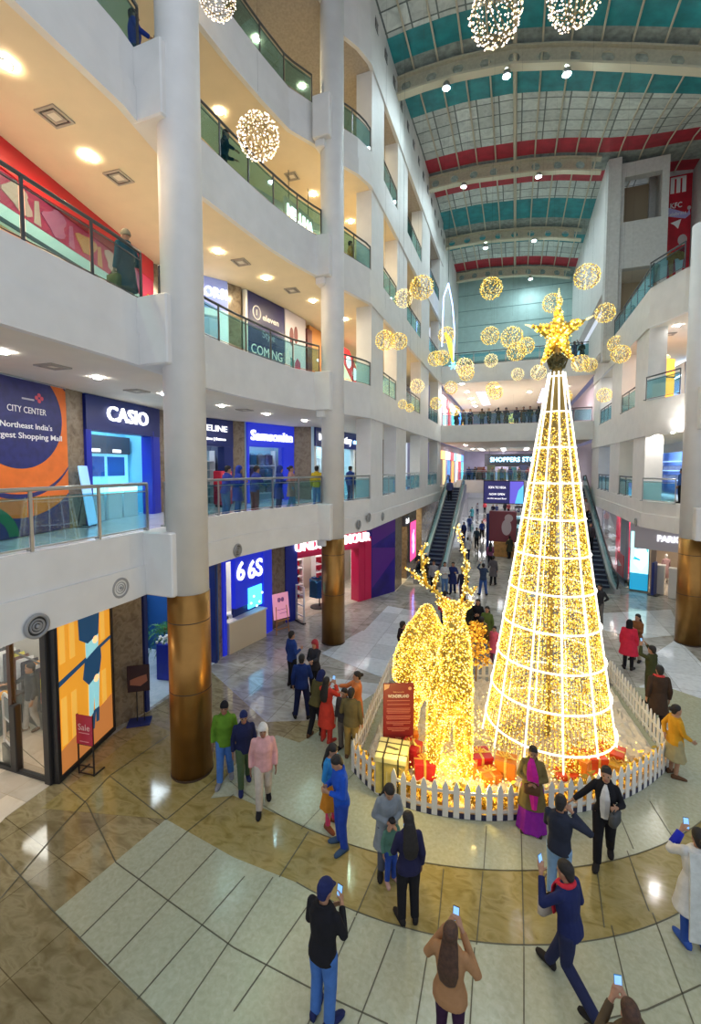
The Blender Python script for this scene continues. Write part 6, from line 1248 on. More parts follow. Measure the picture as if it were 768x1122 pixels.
for p, e in (((-.9, -.9, 1.2), 28), ((.5, -.7, .6), 28)): lamp_point('reindeer_lamp', Md @ Vector(p), e, (1, .72, .22))

# ------------------------------------------------------------------ fence, snow, gifts
def catmull(P, n):
    out = []
    for i in range(len(P) - 1):
        p0, p1, p2, p3 = [Vector((*P[max(0, min(len(P) - 1, j))], 0)) for j in (i - 1, i, i + 1, i + 2)]
        for k in range(n):
            t = k / n; out.append(.5 * ((2 * p1) + (p2 - p0) * t + (2 * p0 - 5 * p1 + 4 * p2 - p3) * t * t + (3 * p1 - p0 - 3 * p2 + p3) * t ** 3))
    out.append(Vector((*P[-1], 0))); return out
FRONT = [(-3.2, 8.72), (-2.5, 8.26), (-1.69, 8.12), (-.75, 8.24), (.07, 8.52), (1.56, 9.35), (2.6, 10.3), (3.41, 11.38)]
SIDES = {'left': [(-3.55, 13.1), (-3.2, 8.78)], 'right': [(3.42, 11.46), (2.95, 15.2)], 'back': [(2.9, 15.25), (-3.5, 13.15)]}
PICK = mat('picket_white', (.75, .73, .68), .5)
def fence(pts, label, garl=False):
    L = [0]
    for a, c in zip(pts, pts[1:]): L.append(L[-1] + (c - a).length)
    def pt(s):
        for k in range(len(pts) - 1):
            if s <= L[k + 1] + 1e-6: return pts[k].lerp(pts[k + 1], (s - L[k]) / max(1e-6, L[k + 1] - L[k])), (pts[k + 1] - pts[k]).normalized()
        return pts[-1], (pts[-1] - pts[-2]).normalized()
    base, _ = pt(L[-1] / 2); o = thing('picket_fence', label, 'fence', (base.x, base.y, 0)); n = round(L[-1] / .205)
    q = MB(); q2 = MB()
    for k in range(n + 1):
        p, d = pt(L[-1] * k / n); p = p - base; w = .055; nn = Vector((-d.y, d.x, 0)) * .011
        q.loft([[tuple(p - d * w * a + nn * s_ + Vector((0, 0, z))) for a, z in ((-1, .02), (1, .02), (1, .60), (.45, .69), (0, .73), (-.45, .69), (-1, .60))] for s_ in (-1, 1)])
    q.build('pickets', PICK, o)
    for z in (.14, .47):
        q = MB(); S = [pt(L[-1] * k / 24) for k in range(25)]; q.loft([[tuple(p - base + Vector((-d.y, d.x, 0)) * t + Vector((0, 0, zz))) for t, zz in ((.012, z), (.035, z), (.035, z + .06), (.012, z + .06))] for p, d in S]); q.build('rail', PICK, o)
    if garl:
        q = MB(); r2 = random.Random(9)
        for k in range(int(L[-1] * 460)):
            p, d = pt(L[-1] * r2.random()); s_ = p - base; t = (p.x * 2.2) % 1; zc = .36 + .08 * math.sin(p.x * 5.5)
            c = s_ + Vector((-d.y, d.x, 0)) * r2.uniform(.05, .16) + Vector((0, 0, zc + r2.gauss(0, .09))); e = Vector((r2.gauss(0, 1), r2.gauss(0, 1), r2.gauss(0, 1))).normalized() * r2.uniform(.04, .08); f_ = e.orthogonal().normalized() * .028
            q.add([c - e, c + f_, c + e, c - f_], [(0, 1, 2, 3)], r2.choice((0, 0, 1)))
        g = q.build('garland', [mat('garland_gold', (.50, .33, .03), .4, metal=.3), GOLD3], o); g['kind'] = 'stuff'
    if garl: part(o, 'base_board', mat('base_navy', (.02, .02, .06), .5), lambda q: [q.bar(tuple(pt(L[-1] * k / 24)[0] - base + Vector((0, 0, .06))), tuple(pt(L[-1] * (k + 1) / 24)[0] - base + Vector((0, 0, .06))), .012, .11) for k in range(24)])
    return o
fence(catmull(FRONT, 6), 'curved white picket fence along the front of the tree display', True)
for nm, p in SIDES.items(): fence([Vector((*a, 0)) for a in p], {'left': 'straight white picket fence on the reindeer side of the display', 'right': 'straight white picket fence on the right side of the display', 'back': 'straight white picket fence behind the tree and reindeer'}[nm])
bed = [(p.x, p.y) for p in catmull(FRONT, 6)] + [(2.95, 15.2), (-3.5, 13.12)]
cxb, cyb = .0, 11.2; q = MB(); r2 = random.Random(13); rings = []
def inner(p, t): return (cxb + (p[0] - cxb) * t, cyb + (p[1] - cyb) * t)
dense = []
for a, c in zip(bed, bed[1:] + bed[:1]):
    m_ = max(1, int(math.hypot(c[0] - a[0], c[1] - a[1]) / .16))
    for k in range(m_): dense.append((a[0] + (c[0] - a[0]) * k / m_, a[1] + (c[1] - a[1]) * k / m_))
for j in range(40):
    t = .955 * (1 - j / 40) + .002; rings.append([(*inner(p, t), .02 if j == 0 else (.06 + r2.random() * .16)) for p in dense])
q.loft(rings, caps=False); o = q.build('cotton_snow', mat('snow_white', (.66, .60, .50), .9, noise=.12, nscale=10, bump=.4, bscale=30), None, False); tag(o, 'bed of white cotton snow inside the picket fence', 'snow', kind='stuff')
q = MB()
for k in range(900):
    a = r2.random() * 6.283; rr = RB * .75 + abs(r2.gauss(0, .55)); x, y = TX + rr * math.cos(a) - .2, TY + rr * math.sin(a) * .9 - .35
    if not (-2.4 < x < 2.9 and y > 9.1 + .42 * max(0, x) ** 1.35 and y < 13.3): continue
    q.octa((x, y, .19 + r2.random() * .03), r2.uniform(.012, .026), r2.choice((0, 1, 1)))
for k in range(900):
    a = r2.random() * 6.283; rr = .15 + abs(r2.gauss(0, .42)); x, y = dp.x + .05 + rr * math.cos(a) * 1.1, dp.y + .25 + rr * math.sin(a) * .7
    if y > 8.75: q.octa((x, y, .20 + r2.random() * .10), r2.uniform(.012, .024), r2.choice((0, 0, 1)))
o = q.build('ground_lights', [GOLD, GOLD2]); tag(o, 'golden string lights strewn on the snow round the tree', 'string lights', kind='stuff')
GC2 = {'red': (.55, .02, .03), 'orange': (.75, .22, .02), 'scarlet': (.70, .07, .02), 'yellow': (.75, .45, .05)}
def gift(px, py, c, w, d_, hh, rz, label, z=.13, tilt=0):
    p = at(px, py, z=z); o = thing('gift_box', label, 'gift', (p.x, p.y, z - .01), R(rz)); o.rotation_euler.x = R(tilt)
    part(o, 'box', mat('gift_' + c, GC2[c], .4), lambda q: [q.rbox(-w / 2, w / 2, -d_ / 2, d_ / 2, 0, hh * .8, .008), q.rbox(-w / 2 - .012, w / 2 + .012, -d_ / 2 - .012, d_ / 2 + .012, hh * .78, hh, .008)])
    part(o, 'ribbon', mat('gift_ribbon', (.85, .6, .15), .3, metal=.4), lambda q: [q.box(-.025, .025, -d_ / 2 - .016, d_ / 2 + .016, 0.002, hh + .004), q.box(-w / 2 - .016, w / 2 + .016, -.025, .025, 0.002, hh + .004)])
    part(o, 'bow', mat('gift_ribbon', (.85, .6, .15), .3), lambda q: [q.tube([(0, 0, hh), (sx * .07, sy * .03, hh + .09), (sx * .13, sy * .04, hh + .05), (sx * .06, sy * .01, hh + .01), (0, 0, hh)], [.012, .02, .024, .018, .012], 5) for sx, sy in ((-1, 1), (1, -1), (.4, 1.2))])
for a in ((465, 849, 'red', .42, .36, .36, 15, 'red gift box with gold ribbon at the feet of the reindeer'), (450, 836, 'red', .40, .38, .46, -10, 'red gift box beside the gold strapped chest'), (449, 817, 'orange', .34, .34, .40, 20, 'orange gift box behind the gold strapped chest'), (477, 809, 'red', .32, .3, .30, 5, 'small red gift box between the reindeer legs'),
          (479, 792, 'orange', .3, .3, .36, -12, 'orange gift box farther back between the reindeer legs'), (460, 762, 'red', .6, .4, .5, 0, 'large red gift box behind the maroon notice board'), (477, 764, 'red', .45, .4, .3, 10, 'flat red gift box behind the reindeer legs'), (525, 840, 'red', .46, .4, .34, 25, 'red gift box with gold ribbon before the left edge of the tree'),
          (513, 849, 'orange', .32, .3, .32, -8, 'small orange gift box left of the red one before the tree'), (536, 855, 'orange', .38, .34, .22, 35, 'low orange gift box nearest the fence before the tree'), (554, 851, 'orange', .40, .34, .44, -5, 'upright orange gift box before the middle of the tree'), (620, 851, 'scarlet', .42, .3, .12, 15, 'flat scarlet gift box before the right part of the tree'),
          (635, 846, 'orange', .44, .38, .40, -30, 'orange gift box left of the pile by the right fence'), (651, 846, 'scarlet', .38, .36, .42, 20, 'scarlet gift box in the middle of the pile by the right fence'), (668, 838, 'scarlet', .52, .4, .40, -20, 'scarlet gift box with a wide lid, rear of the pile by the right fence'), (676, 848, 'yellow', .42, .3, .26, -12, 'yellow gift box at the right end of the pile by the fence')):
    gift(*a)
p = at(430, 859, z=.13); o = thing('gold_chest', 'gold wooden chest with dark straps under the notice board', 'chest', (p.x, p.y, .12), R(6)); CH = mat('chest_gold', (.62, .48, .12), .45, noise=.2, nscale=6)
part(o, 'body', CH, lambda q: q.rbox(-.30, .30, -.32, .32, 0, .70, .01)); part(o, 'lid', mat('chest_lid', (.68, .62, .28), .45), lambda q: q.rbox(-.32, .32, -.34, .34, .66, .78, .015)); part(o, 'strap', mat('chest_strap', (.06, .05, .02), .5), lambda q: [q.box(x - .015, x + .015, -.345, .345, .02, .785) for x in (-.14, .16)] + [q.box(-.325, .325, y - .015, y + .015, .66, .785) for y in (-.18, .16)]); part(o, 'emblem', mat('chest_emblem', (.10, .08, .04), .5), lambda q: [q.ball((.0 + .07 * k, -.02 * k, .785), (.07, .035, .012), 8, 4) for k in (-1, 0, 1)])
p = at(436, 826, z=.12); o = thing('notice_board', 'maroon notice board on two posts in front of the reindeer', 'sign', (p.x, p.y, .08), math.atan2(-p.x, p.y) + R(8)); part(o, 'post', mat('post_brown', (.2, .08, .04), .5), lambda q: [q.box(x - .02, x + .02, -.01, .02, 0, .6) for x in (-.18, .18)]); part(o, 'board', mat('board_maroon', (.24, .02, .025), .45), lambda q: q.rbox(-.35, .35, -.03, 0, .34, 1.72, .006)); GP = mat('print_goldish', (.75, .42, .22), .5)
lettering(o, 'WONDERLAND', 0, 1.42, .10, mat('print_cream', (.85, .8, .7), .5), y=-.034, depth=.004, bold=.02, width=.48); lettering(o, 'Welcome to the', 0, 1.52, .05, GP, y=-.034, depth=.004, width=.25, name='small_lettering'); lettering(o, 'lights', 0, .44, .06, GP, y=-.034, depth=.004, name='signature')
part(o, 'text_lines', mat('print_dusky', (.50, .16, .12), .5), lambda q: [q.box(-w_, w_, -.034, -.03, z, z + .017) for w_, z in ((.26, 1.31), (.25, 1.22), (.27, 1.125), (.27, 1.09), (.27, 1.055), (.25, 1.02), (.28, .95), (.28, .915), (.26, .88), (.28, .81), (.27, .775), (.12, .74), (.26, .67), (.24, .635), (.15, .60))]); part(o, 'corner_ornament', GP, lambda q: [q.plate([(-.33, 1.70), (-.2, 1.70), (-.22, 1.62), (-.33, 1.56)], -.034, -.03), q.plate([(.33, .38), (.33, .5), (.12, .36)], -.034, -.03), q.plate(circ(.26, 1.6, .04, 8), -.034, -.03)])
p = at(521, 748, z=.1); o = thing('golden_leaf_tree', 'small artificial tree with golden leaves between the reindeer and the cone tree', 'tree', (p.x, p.y, .08)); part(o, 'trunk', mat('gold_trunk', (.30, .17, .04), .6), lambda q: [q.tube([(0, 0, 0), (.02, 0, .7), (-.01, 0, 1.9)], [.03, .025, .008], 6)] + [q.tube([(0, 0, .7 + .09 * k), (.42 * math.cos(k * 2.4) * (1 - k / 16), .42 * math.sin(k * 2.4) * (1 - k / 16), .85 + .09 * k)], [.012, .005], 4) for k in range(11)])
q = MB()
for k in range(520):
    z = .62 + 1.3 * r2.random(); rr = (.50 - .22 * (z - .6)) * math.sqrt(r2.random()) * (.7 + .5 * r2.random()); a = r2.random() * 6.283; c = Vector((rr * math.cos(a), rr * math.sin(a), z)); e = Vector((r2.gauss(0, 1), r2.gauss(0, 1), r2.gauss(0, .6))).normalized() * .055; f_ = e.orthogonal().normalized() * .035
    q.add([c - e, c + f_, c + e, c - f_], [(0, 1, 2, 3)], r2.choice((0, 0, 1)))
g = q.build('leaves', [mat('leaf_gold', (.80, .42, .02), .4, metal=.2), GOLD3], o); g['kind'] = 'stuff'

# ------------------------------------------------------------------ hanging light balls
WB = glow('bulb_warm_white', (1.0, .78, .45), 1.5, False); WB2 = glow('bulb_rose_white', (1.0, .84, .74), 1.8, False)
def ball_proto(name, n, rr, mats, seed):
    r3 = random.Random(seed); wq = MB(); bq = MB()
    for k in range(11):
        ax = Vector((r3.gauss(0, 1), r3.gauss(0, 1), r3.gauss(0, 1))).normalized(); a = ax.orthogonal().normalized(); c = ax.cross(a); wq.tube([tuple((a * math.cos(R(18 * j)) + c * math.sin(R(18 * j))) * .97) for j in range(20)], .012, 3, closed=True)
    for k in range(n):
        y = 1 - 2 * (k + .5) / n; f_ = math.sqrt(1 - y * y); a = k * 2.39996 + r3.gauss(0, .12); s_ = 1 + r3.gauss(0, .03); bq.octa((f_ * math.cos(a) * s_, f_ * math.sin(a) * s_, y * s_), rr * r3.uniform(.7, 1.25), r3.choice((0, 0, 1)))
    me = []
    for nm, q in (('wire_cage', wq), ('bulbs', bq)):
        m_ = bpy.data.meshes.new(nm); m_.from_pydata(q.v, [], q.f)
        for x in (mats if nm == 'bulbs' else [WIRE]): m_.materials.append(x)
        if nm == 'bulbs': m_.polygons.foreach_set('material_index', q.m)
        me.append(m_)
    return me
BIG = ball_proto('a', 300, .045, [WB2, WB], 1); SML = ball_proto('b', 190, .055, [GOLD, GOLD2], 2); PAL = ball_proto('c', 190, .052, [GOLD2, WB], 3)
cq = MB(); cq.tube([(0, 0, .95), (0, 0, 12)], .002, 3); CORD = bpy.data.meshes.new('cord'); CORD.from_pydata(cq.v, [], cq.f); CORD.materials.append(BLACK)
BN = [0]
def ball(px, py, rp, kind, label, rad=None):
    BN[0] += 1; rad = rad or (.44, .37, .50, .40, .47)[BN[0] % 5] if rp < 15 else .44
    dep = FPX * rad / rp; p = at(px, py, dep=dep)
    if p.x < -5.2 and p.y > 17: p = at(px, py, x=-5.2 if BN[0] != 6 else -4.4)
    o = thing('light_ball', label, 'light ball', p, group='hanging light balls'); o.rotation_euler.z = (px * 7.1 + py) % 6; rr = (p - Vector((0, 0, EYE))).dot(_f) * rp / FPX
    for m_, nm in zip(kind, ('wire_cage', 'bulbs')):
        c = bpy.data.objects.new(nm, m_); C.objects.link(c); c.parent = o; c.scale = (rr,) * 3
        if nm == 'bulbs': c['kind'] = 'stuff'
    c = bpy.data.objects.new('cord', CORD); C.objects.link(c); c.parent = o; ht = zroof(p.x, p.y) + 1.0 - p.z; c.scale = (1, 1, ht / 12); c.location.z = 0
for a in ((283, 150, 22, BIG, 'large rosy white light ball between the two left columns'), (543, 16, 27, BIG, 'large warm light ball hanging under the nearest truss, complete but for its top'), (630, -4, 27, BIG, 'large warm light ball cut off by the top edge, right of the other near one'), (238, -3, 19, BIG, 'large warm light ball cut off by the top edge beside the near column'),
          (462, 315, 12.5, SML, 'golden light ball high before the left facade, the bigger of a pair'), (442, 327, 9.5, PAL, 'pale light ball high before the left facade, the smaller of a pair'), (538, 316, 11.5, SML, 'golden light ball before the far roof trusses'), (643, 303, 13, SML, 'highest golden light ball on the right, before the tower'), (605, 332, 10, SML, 'golden light ball right above the star'), (663, 343, 10, SML, 'golden light ball below the tower, right of the star'),
          (422, 373, 10.5, SML, 'golden light ball before the second floor piers, left of a touching pair'), (437, 374, 9, SML, 'golden light ball before the second floor piers, right of a touching pair'), (489, 367, 8.5, SML, 'golden light ball over the lower end of the hanging neon loop'), (477, 393, 8, SML, 'golden light ball at the left end of the third floor bridge, left of a pair'), (484, 392, 8, SML, 'golden light ball at the left end of the third floor bridge, right of a pair'),
          (537, 368, 9.5, SML, 'golden light ball left of the orange centred cluster'), (561, 370, 11.5, SML, 'upper golden light ball of the cluster left of the star'), (566, 385, 10, SML, 'lower golden light ball of the cluster left of the star'), (576, 379, 9, SML, 'right golden light ball of the cluster left of the star'), (509, 402, 9.5, PAL, 'pale light ball on the third floor bridge, upper of two overlapping'), (511, 409, 8, SML, 'golden light ball on the third floor bridge, lower of two overlapping'),
          (538, 395, 7, PAL, 'small pale light ball below the cluster, before the bridge railing'), (567, 410, 6.5, PAL, 'small pale light ball left of a touching pair before the bridge'), (577, 410, 6.5, PAL, 'small pale light ball right of a touching pair before the bridge'), (590, 408, 8, PAL, 'pale light ball just left of the tree tip'), (608, 394, 7.5, SML, 'golden light ball just under the star'), (636, 398, 9, SML, 'golden light ball right of the star, left of a pair'), (646, 400, 7.5, SML, 'golden light ball right of the star, right of a pair'), (631, 414, 6, PAL, 'smallest pale light ball right of the tree tip'),
          (675, 377, 8.5, SML, 'upper golden light ball of the trio before the right piers'), (680, 388, 9.5, SML, 'middle golden light ball of the trio before the right piers'), (689, 393, 9.5, PAL, 'right light ball of the trio before the right piers'), (494, 425, 7, SML, 'golden light ball before the far second floor hall, left one'), (540, 426, 7.5, SML, 'golden light ball before the far second floor hall, upper of two overlapping'), (543, 430, 7.5, SML, 'golden light ball before the far second floor hall, lower of two overlapping'),
          (457, 423, 7.5, PAL, 'pale light ball before the left second floor pier'), (478, 442, 6.5, SML, 'golden light ball at the left corner of the second floor bridge'), (498, 450, 5.5, SML, 'golden light ball against the second floor bridge railing, left one'), (562, 459, 5.5, SML, 'golden light ball against the second floor bridge railing, beside the tree'), (619, 434, 7, SML, 'golden light ball right beside the upper part of the tree'), (662, 433, 7.5, SML, 'golden light ball before the right second floor railing'), (441, 443, 5, SML, 'dim golden light ball before the left second floor railing, left of two'), (449, 447, 4.5, SML, 'dim golden light ball before the left second floor railing, right of two')):
    ball(*a)
# neon loop with a yellow tassel hanging at the far left
p = at(494, 310, y=34); o = thing('neon_loop', 'tall blue white neon loop with a yellow tail at the far left', 'decoration', (-4.9, 34, p.z)); NB = glow('neon_blue', (.35, .5, 1.0), 3.0, False)
part(o, 'neon_tube', NB, lambda q: [q.tube([(0, 0, 0), (-.35, 0, -1.0), (-.42, 0, -4.6)], .045, 6), q.tube([(0, 0, 0), (.32, 0, -1.6), (.50, 0, -3.6), (.42, 0, -5.9)], .045, 6)]); part(o, 'yellow_tail', glow('tail_yellow', (1, .75, .05), 1.6, False), lambda q: q.tube([(-.2, 0, -3.6), (.1, 0, -4.2), (.3, 0, -5.2), (.42, 0, -5.9)], [.08, .18, .14, .06], 8)); part(o, 'tip_star', glow('tip_cyan', (.2, .7, 1), 2, False), lambda q: [q.tube([(.42 + .3 * math.cos(k), 0, -6.1 + .3 * math.sin(k)), (.42 - .3 * math.cos(k), 0, -6.1 - .3 * math.sin(k))], .04, 4) for k in (0, 1.05, 2.1)]); part(o, 'cord', BLACK, lambda q: q.tube([(0, 0, 0), (0, 0, 25.9 - p.z)], .012, 4))
# ------------------------------------------------------------------ lamps
def downlight(px, py, zc, label, group, r=.10, m=None):
    p = at(px, py, z=zc)
    o = thing('downlight', label, 'downlight', (p.x, p.y, zc), group=group)
    q = MB(); q.lathe([(r + .04, 0), (r + .04, -.015), (r + .005, -.02), (r, -.004)], n=16, caps=False); q.build('rim', mat('lamp_rim', (.6, .6, .58), .4), o, True)
    q = MB(); q.lathe([(r * .99, -.010), (r * .6, -.016), (.01, -.018)], n=12); q.build('lens', m or LAMP_W, o)
    return o
ORD = 'first second third fourth fifth sixth seventh eighth ninth tenth eleventh twelfth'.split()
DL = {
    'left first-floor gallery ceiling': (8.78, [(3, 386), (107, 414), (180, 432), (243, 445), (292, 454), (334, 461), (399, 471), (414, 475)]),
    'left second-floor gallery ceiling': (13.53, [(6, 70), (97, 172), (239, 276), (291, 305), (343, 330), (378, 350), (400, 368)]),
    'left third-floor gallery ceiling': (18.28, [(241, 123), (343, 213), (384, 243), (404, 273)]),
    'rough top left ceiling': (23.03, [(281, 43), (331, 95), (394, 162), (427, 213)]),
    'right first-floor gallery ceiling': (8.08, [(737, 473.6), (720, 477.6), (683.7, 486.5)]),
    'right second-floor gallery ceiling': (12.78, [(742.6, 356.7), (722.7, 374), (709, 388), (683.7, 408.6)]),
    'far lilac second-floor ceiling': (13.53, [(511.7, 429.5), (516.5, 436.7), (519, 441), (521, 445), (580, 429.5), (506, 420.6), (619, 423.5), (545, 424)]),
    'far first-floor hall ceiling': (8.78, [(552, 494), (510, 488), (518, 492), (527, 496), (573, 497), (590, 489)]),
}
for nm, (z, ps) in DL.items():
    far = 'far' in nm
    for k, (x, y) in enumerate(ps):
        downlight(x, y, z, 'round downlight in the %s, %s from the near side' % (nm, ORD[k]), 'downlights in the ' + nm, r=.085 if not far else .16, m=LAMP_N if 'first' in nm or 'right' in nm or far else LAMP_W)
def ceil_vent(px, py, zc, label):
    p = at(px, py, z=zc); o = thing('ceiling_vent', label, 'vent', (p.x, p.y, zc), R(4), group='square air diffusers in the ceilings')
    q = MB()
    for a in (.24, .15): q.box(-a, a, -a, -a + .05, -.03, 0); q.box(-a, a, a - .05, a, -.03, 0); q.box(-a, -a + .05, -a + .05, a - .05, -.03, 0); q.box(a - .05, a, -a + .05, a - .05, -.03, 0)
    q.build('frame', mat('diffuser_frame', (.42, .38, .32), .6), o)
    q = MB(); q.box(-.10, .10, -.10, .10, -.02, -.01); q.build('core', SOFFIT, o)
    q = MB(); q.box(-.20, .20, -.20, .20, -.006, 0); q.build('cavity', VENT_D, o)
for px, py, z, s in ((60, 127, 13.55, 'square air diffuser in the warm ceiling above the red shop, nearer one'), (130, 194, 13.55, 'square air diffuser in the warm ceiling above the red shop, farther one'),
                     (264, 287, 13.55, 'square air diffuser in the ceiling before the coming soon hoarding'), (320, 318, 13.55, 'square air diffuser in the ceiling above the shoe poster'),
                     (320, 193, 18.3, 'square air diffuser in the ceiling above the bright third-floor shop sign'), (58, 401, 8.8, 'square air diffuser in the ceiling above the orange and navy mall banner'),
                     (150, 428, 8.8, 'square air diffuser in the ceiling above the blue watch shop'), (268, 449, 8.8, 'square air diffuser in the ceiling before the luggage shop'),
                     (714, 386, 12.8, 'square air diffuser in the right second-floor ceiling'), (733, 366, 12.8, 'oval air diffuser in the right second-floor ceiling near the round column')):
    ceil_vent(px, py, z, s)
def round_vent(px, py, x, label, n=(1, 0)):
    p = at(px, py, x=x); o = thing('round_vent', label, 'vent', p, math.atan2(n[1], n[0]), group='round air diffusers along the fascias')
    T = Matrix.Rotation(R(90), 4, 'Y')
    q = MB(); q.T = T; q.lathe([(.20, 0), (.20, .03), (.16, .05), (.15, .0)], n=24, caps=False); q.build('rim', VENT_G, o, True)
    q = MB(); q.T = T
    for r_ in (.12, .075): q.lathe([(r_, .0), (r_ - .005, .04), (r_ - .03, .02)], n=20, caps=False)
    q.lathe([(.035, 0), (.03, .05), (.01, .055)], n=12); q.build('blades', VENT_G, o, True)
    q = MB(); q.T = T; q.lathe([(.155, .0), (.155, .008)], n=20); q.build('cavity', VENT_D, o)
for px, py, x, s in ((40, 686, -7.08, 'round grey air diffuser on the fascia above the yellow poster'), (131, 644, -7.17, 'round grey air diffuser on the fascia above the brown stone pier'),
                     (260, 603, -7.66, 'round grey air diffuser above the blue jewellery kiosk'), (311, 588, -7.40, 'round grey air diffuser above the pink easel sign'),
                     (393, 575, -5.98, 'round grey air diffuser on the fascia right of the far copper column'), (404, 567, -5.74, 'round grey air diffuser above the red shop sign, middle of three'), (419, 566, -5.74, 'round grey air diffuser above the navy shop wall, last of three')):
    round_vent(px, py, x, s)
round_vent(697, 572, 5.34, 'round grey air diffuser on the right fascia above the cyan poster', (-1, 0))
p = at(729, 577.5, y=21.5)
round_vent(729, 577.5, 5.95, 'round grey air diffuser on the right fascia beside the copper column', (-.93, -.38))
def floodlight(px, py, y, label):
    p = at(px, py, y=y); o = thing('floodlight', label, 'lamp', p, group='floodlights under the roof trusses')
    q = MB(); q.lathe([(.06, .32), (.16, .22), (.19, 0), (.17, .0)], n=16, caps=False); q.build('housing', STEEL, o, True)
    q = MB(); q.lathe([(.165, .01), (.1, -.02), (.01, -.03)], n=14); q.build('lens', LAMP_C, o)
    q = MB(); zt = zroof(p.x, 22 if y < 25 else y) + .1; q.tube([(0, 0, .3), (0, 0, max(.4, zt - p.z))], .02, 6); q.build('hanger', DARKSTEEL, o)
for px, py, y, s in ((489, 97, 22.2, 'left bright floodlight under the nearest visible truss'), (555, 84, 22.2, 'middle bright floodlight under the nearest visible truss'), (621, 82, 22.2, 'right bright floodlight under the nearest visible truss'),
                     (508, 205, 30.8, 'left floodlight under the truss beside the tower'), (590, 194, 30.8, 'right floodlight under the truss beside the tower'),
                     (532, 272, 39.2, 'left floodlight under the far truss'), (585, 264, 39.2, 'right floodlight under the far truss'), (581, 306, 46.5, 'floodlight under the last truss before the end wall')):
    floodlight(px, py, y, s)
# ------------------------------------------------------------------ shoppers
NVY = (.015, .022, .09); BLK = (.012, .012, .016); DNM = (.06, .16, .45); LDN = (.22, .36, .55); GRY = (.20, .20, .22); WHT = (.65, .64, .62); OLV = (.10, .085, .03); BRN = (.12, .06, .03); RED = (.50, .03, .035); SHB = (.02, .018, .018); BLU = (.02, .10, .45); TEA = (.02, .12, .16)
UPV = Vector((0, 0, 1))
# nearest
o, H = person('man in black jacket, blue jeans and cap holding up a phone, seen from behind', 354, 1117, 1.74, -38, (BLK, DNM, NVY), armR='phone', armL='phone_low', hair='cap', hairm=NVY, voxel=.0085, lean=3, nod=8)
phone('dark mobile phone held by the man in the black cap', H[1], size=(.08, .16))
o, H = person('woman with very long brown hair and tan sweater photographing the tree, bottom centre', 492, 1163, 1.64, -12, ((.36, .19, .09), (.035, .012, .04), SHB), fem=True, armR='face', armL='face', hair='long', hairm=HAIR_B, top='sweater', bottom='leggings', voxel=.0085, bulk=1.08)
phone('mobile phone held up by the long haired woman in the tan sweater', H[1])
o, H = person('man in navy jacket with a red scarf striding left with a blue phone', 622, 1088, 1.70, 62, (NVY, (.02, .025, .07), SHB, (.60, .03, .05)), armL='shoot', armR='belly', legs='walk', stride=.36, scarf=True, hair='short', voxel=.0085, lean=6, nod=5)
phone('blue lit phone held by the man with the red scarf', H[-1], col=mat('phone_blue', (.05, .3, .6), .3))
P = H[1][0]; b_ = thing('shoulder_bag', 'beige shoulder bag at the waist of the man with the red scarf', 'bag', (P.x - .08, P.y - .05, P.z - .22), R(40)); part(b_, 'bag_body', fabric((.42, .36, .30)), lambda q: q.rbox(-.12, .12, -.06, .06, 0, .26, .04), True); part(b_, 'strap', fabric((.2, .16, .12)), lambda q: q.tube([(-.1, 0, .24), (-.05, .02, .45), (.0, .0, .55)], .01, 5))
hp = at(690, 1112, z=1.5)
o, H = person('dark haired woman at the bottom right corner raising a blue camera', 0, 0, 1.62, 25, ((.10, .07, .04), BLK, SHB), loc=(hp.x, hp.y, 0), fem=True, armL='face', armR='face', hair='long', hairm=HAIR_B, top='jacket', voxel=.0085)
phone('blue cased phone raised by the woman at the bottom right corner', H[-1], col=mat('phone_blue', (.05, .3, .6), .3))
o, H = person('dark haired woman in a long pale shawl raising a phone at the right edge', 760, 1036, 1.70, 25, (WHT, (.03, .08, .35), (.04, .1, .4)), fem=True, top='coat', bottom='trousers', hair='bun', armL='shoot', armR='belly', voxel=.009, bulk=1.15)
Mi = (Matrix.Translation(o.location) @ Matrix.Rotation(o.rotation_euler.z, 4, 'Z')).inverted(); a_ = Mi @ (H[-1][0] - H[-1][1] * .07); b2 = Mi @ (H[-1][0] - H[-1][1] * .27); q = MB(); q.tube([tuple(a_), tuple(b2)], [.05, .062], 12); q.build('sleeve', fabric((.02, .03, .45)), o, True)
q = MB(); q.loft([[(x, y, z) for x, y in ((-.15, -.16 - yo), (.15, -.16 - yo), (.15, -.13 - yo), (-.15, -.13 - yo))] for z, yo in ((1.42, -.05), (1.2, .0), (.8, .03), (.25, .06))]); q.build('shawl', fabric((.58, .60, .58)), o)
phone('dark phone in the raised hand at the right edge', H[-1])
o, H = person('woman in pink and violet sari with an olive shawl before the fence', 582, 909, 1.58, 180, ((.16, .12, .045), (.26, .02, .32), (.05, .03, .03)), fem=True, top='coat', bottom='saree', hair='bun', armL='belly', armR='belly', skin=2, voxel=.010, bulk=1.12)
q = MB(); q.loft([[(x0 - w_, y, z), (x0, y + .02, z), (x0 + w_, y, z), (x0 + w_ * .8, y - .03, z), (x0 - w_ * .8, y - .03, z)] for z, x0, y, w_ in ((1.42, .02, .085, .03), (1.33, .02, .135, .07), (1.15, .0, .17, .10), (.95, -.02, .18, .09), (.75, -.03, .19, .07), (.54, -.04, .20, .04))]); q.build('sari_drape', fabric((.55, .02, .28)), o)
handbag('dark brown handbag carried by the woman in the sari', H[1], BRN, .28, .18, .09, .02)
o, H = person('woman in black blazer and white top walking from the fence with a bag', 661, 944, 1.66, 178, (BLK, BLK, SHB), fem=True, armL='crook', armR='out', legs='walk', stride=.2, hair='short', hairm=HAIR_M, top='jacket', voxel=.010)
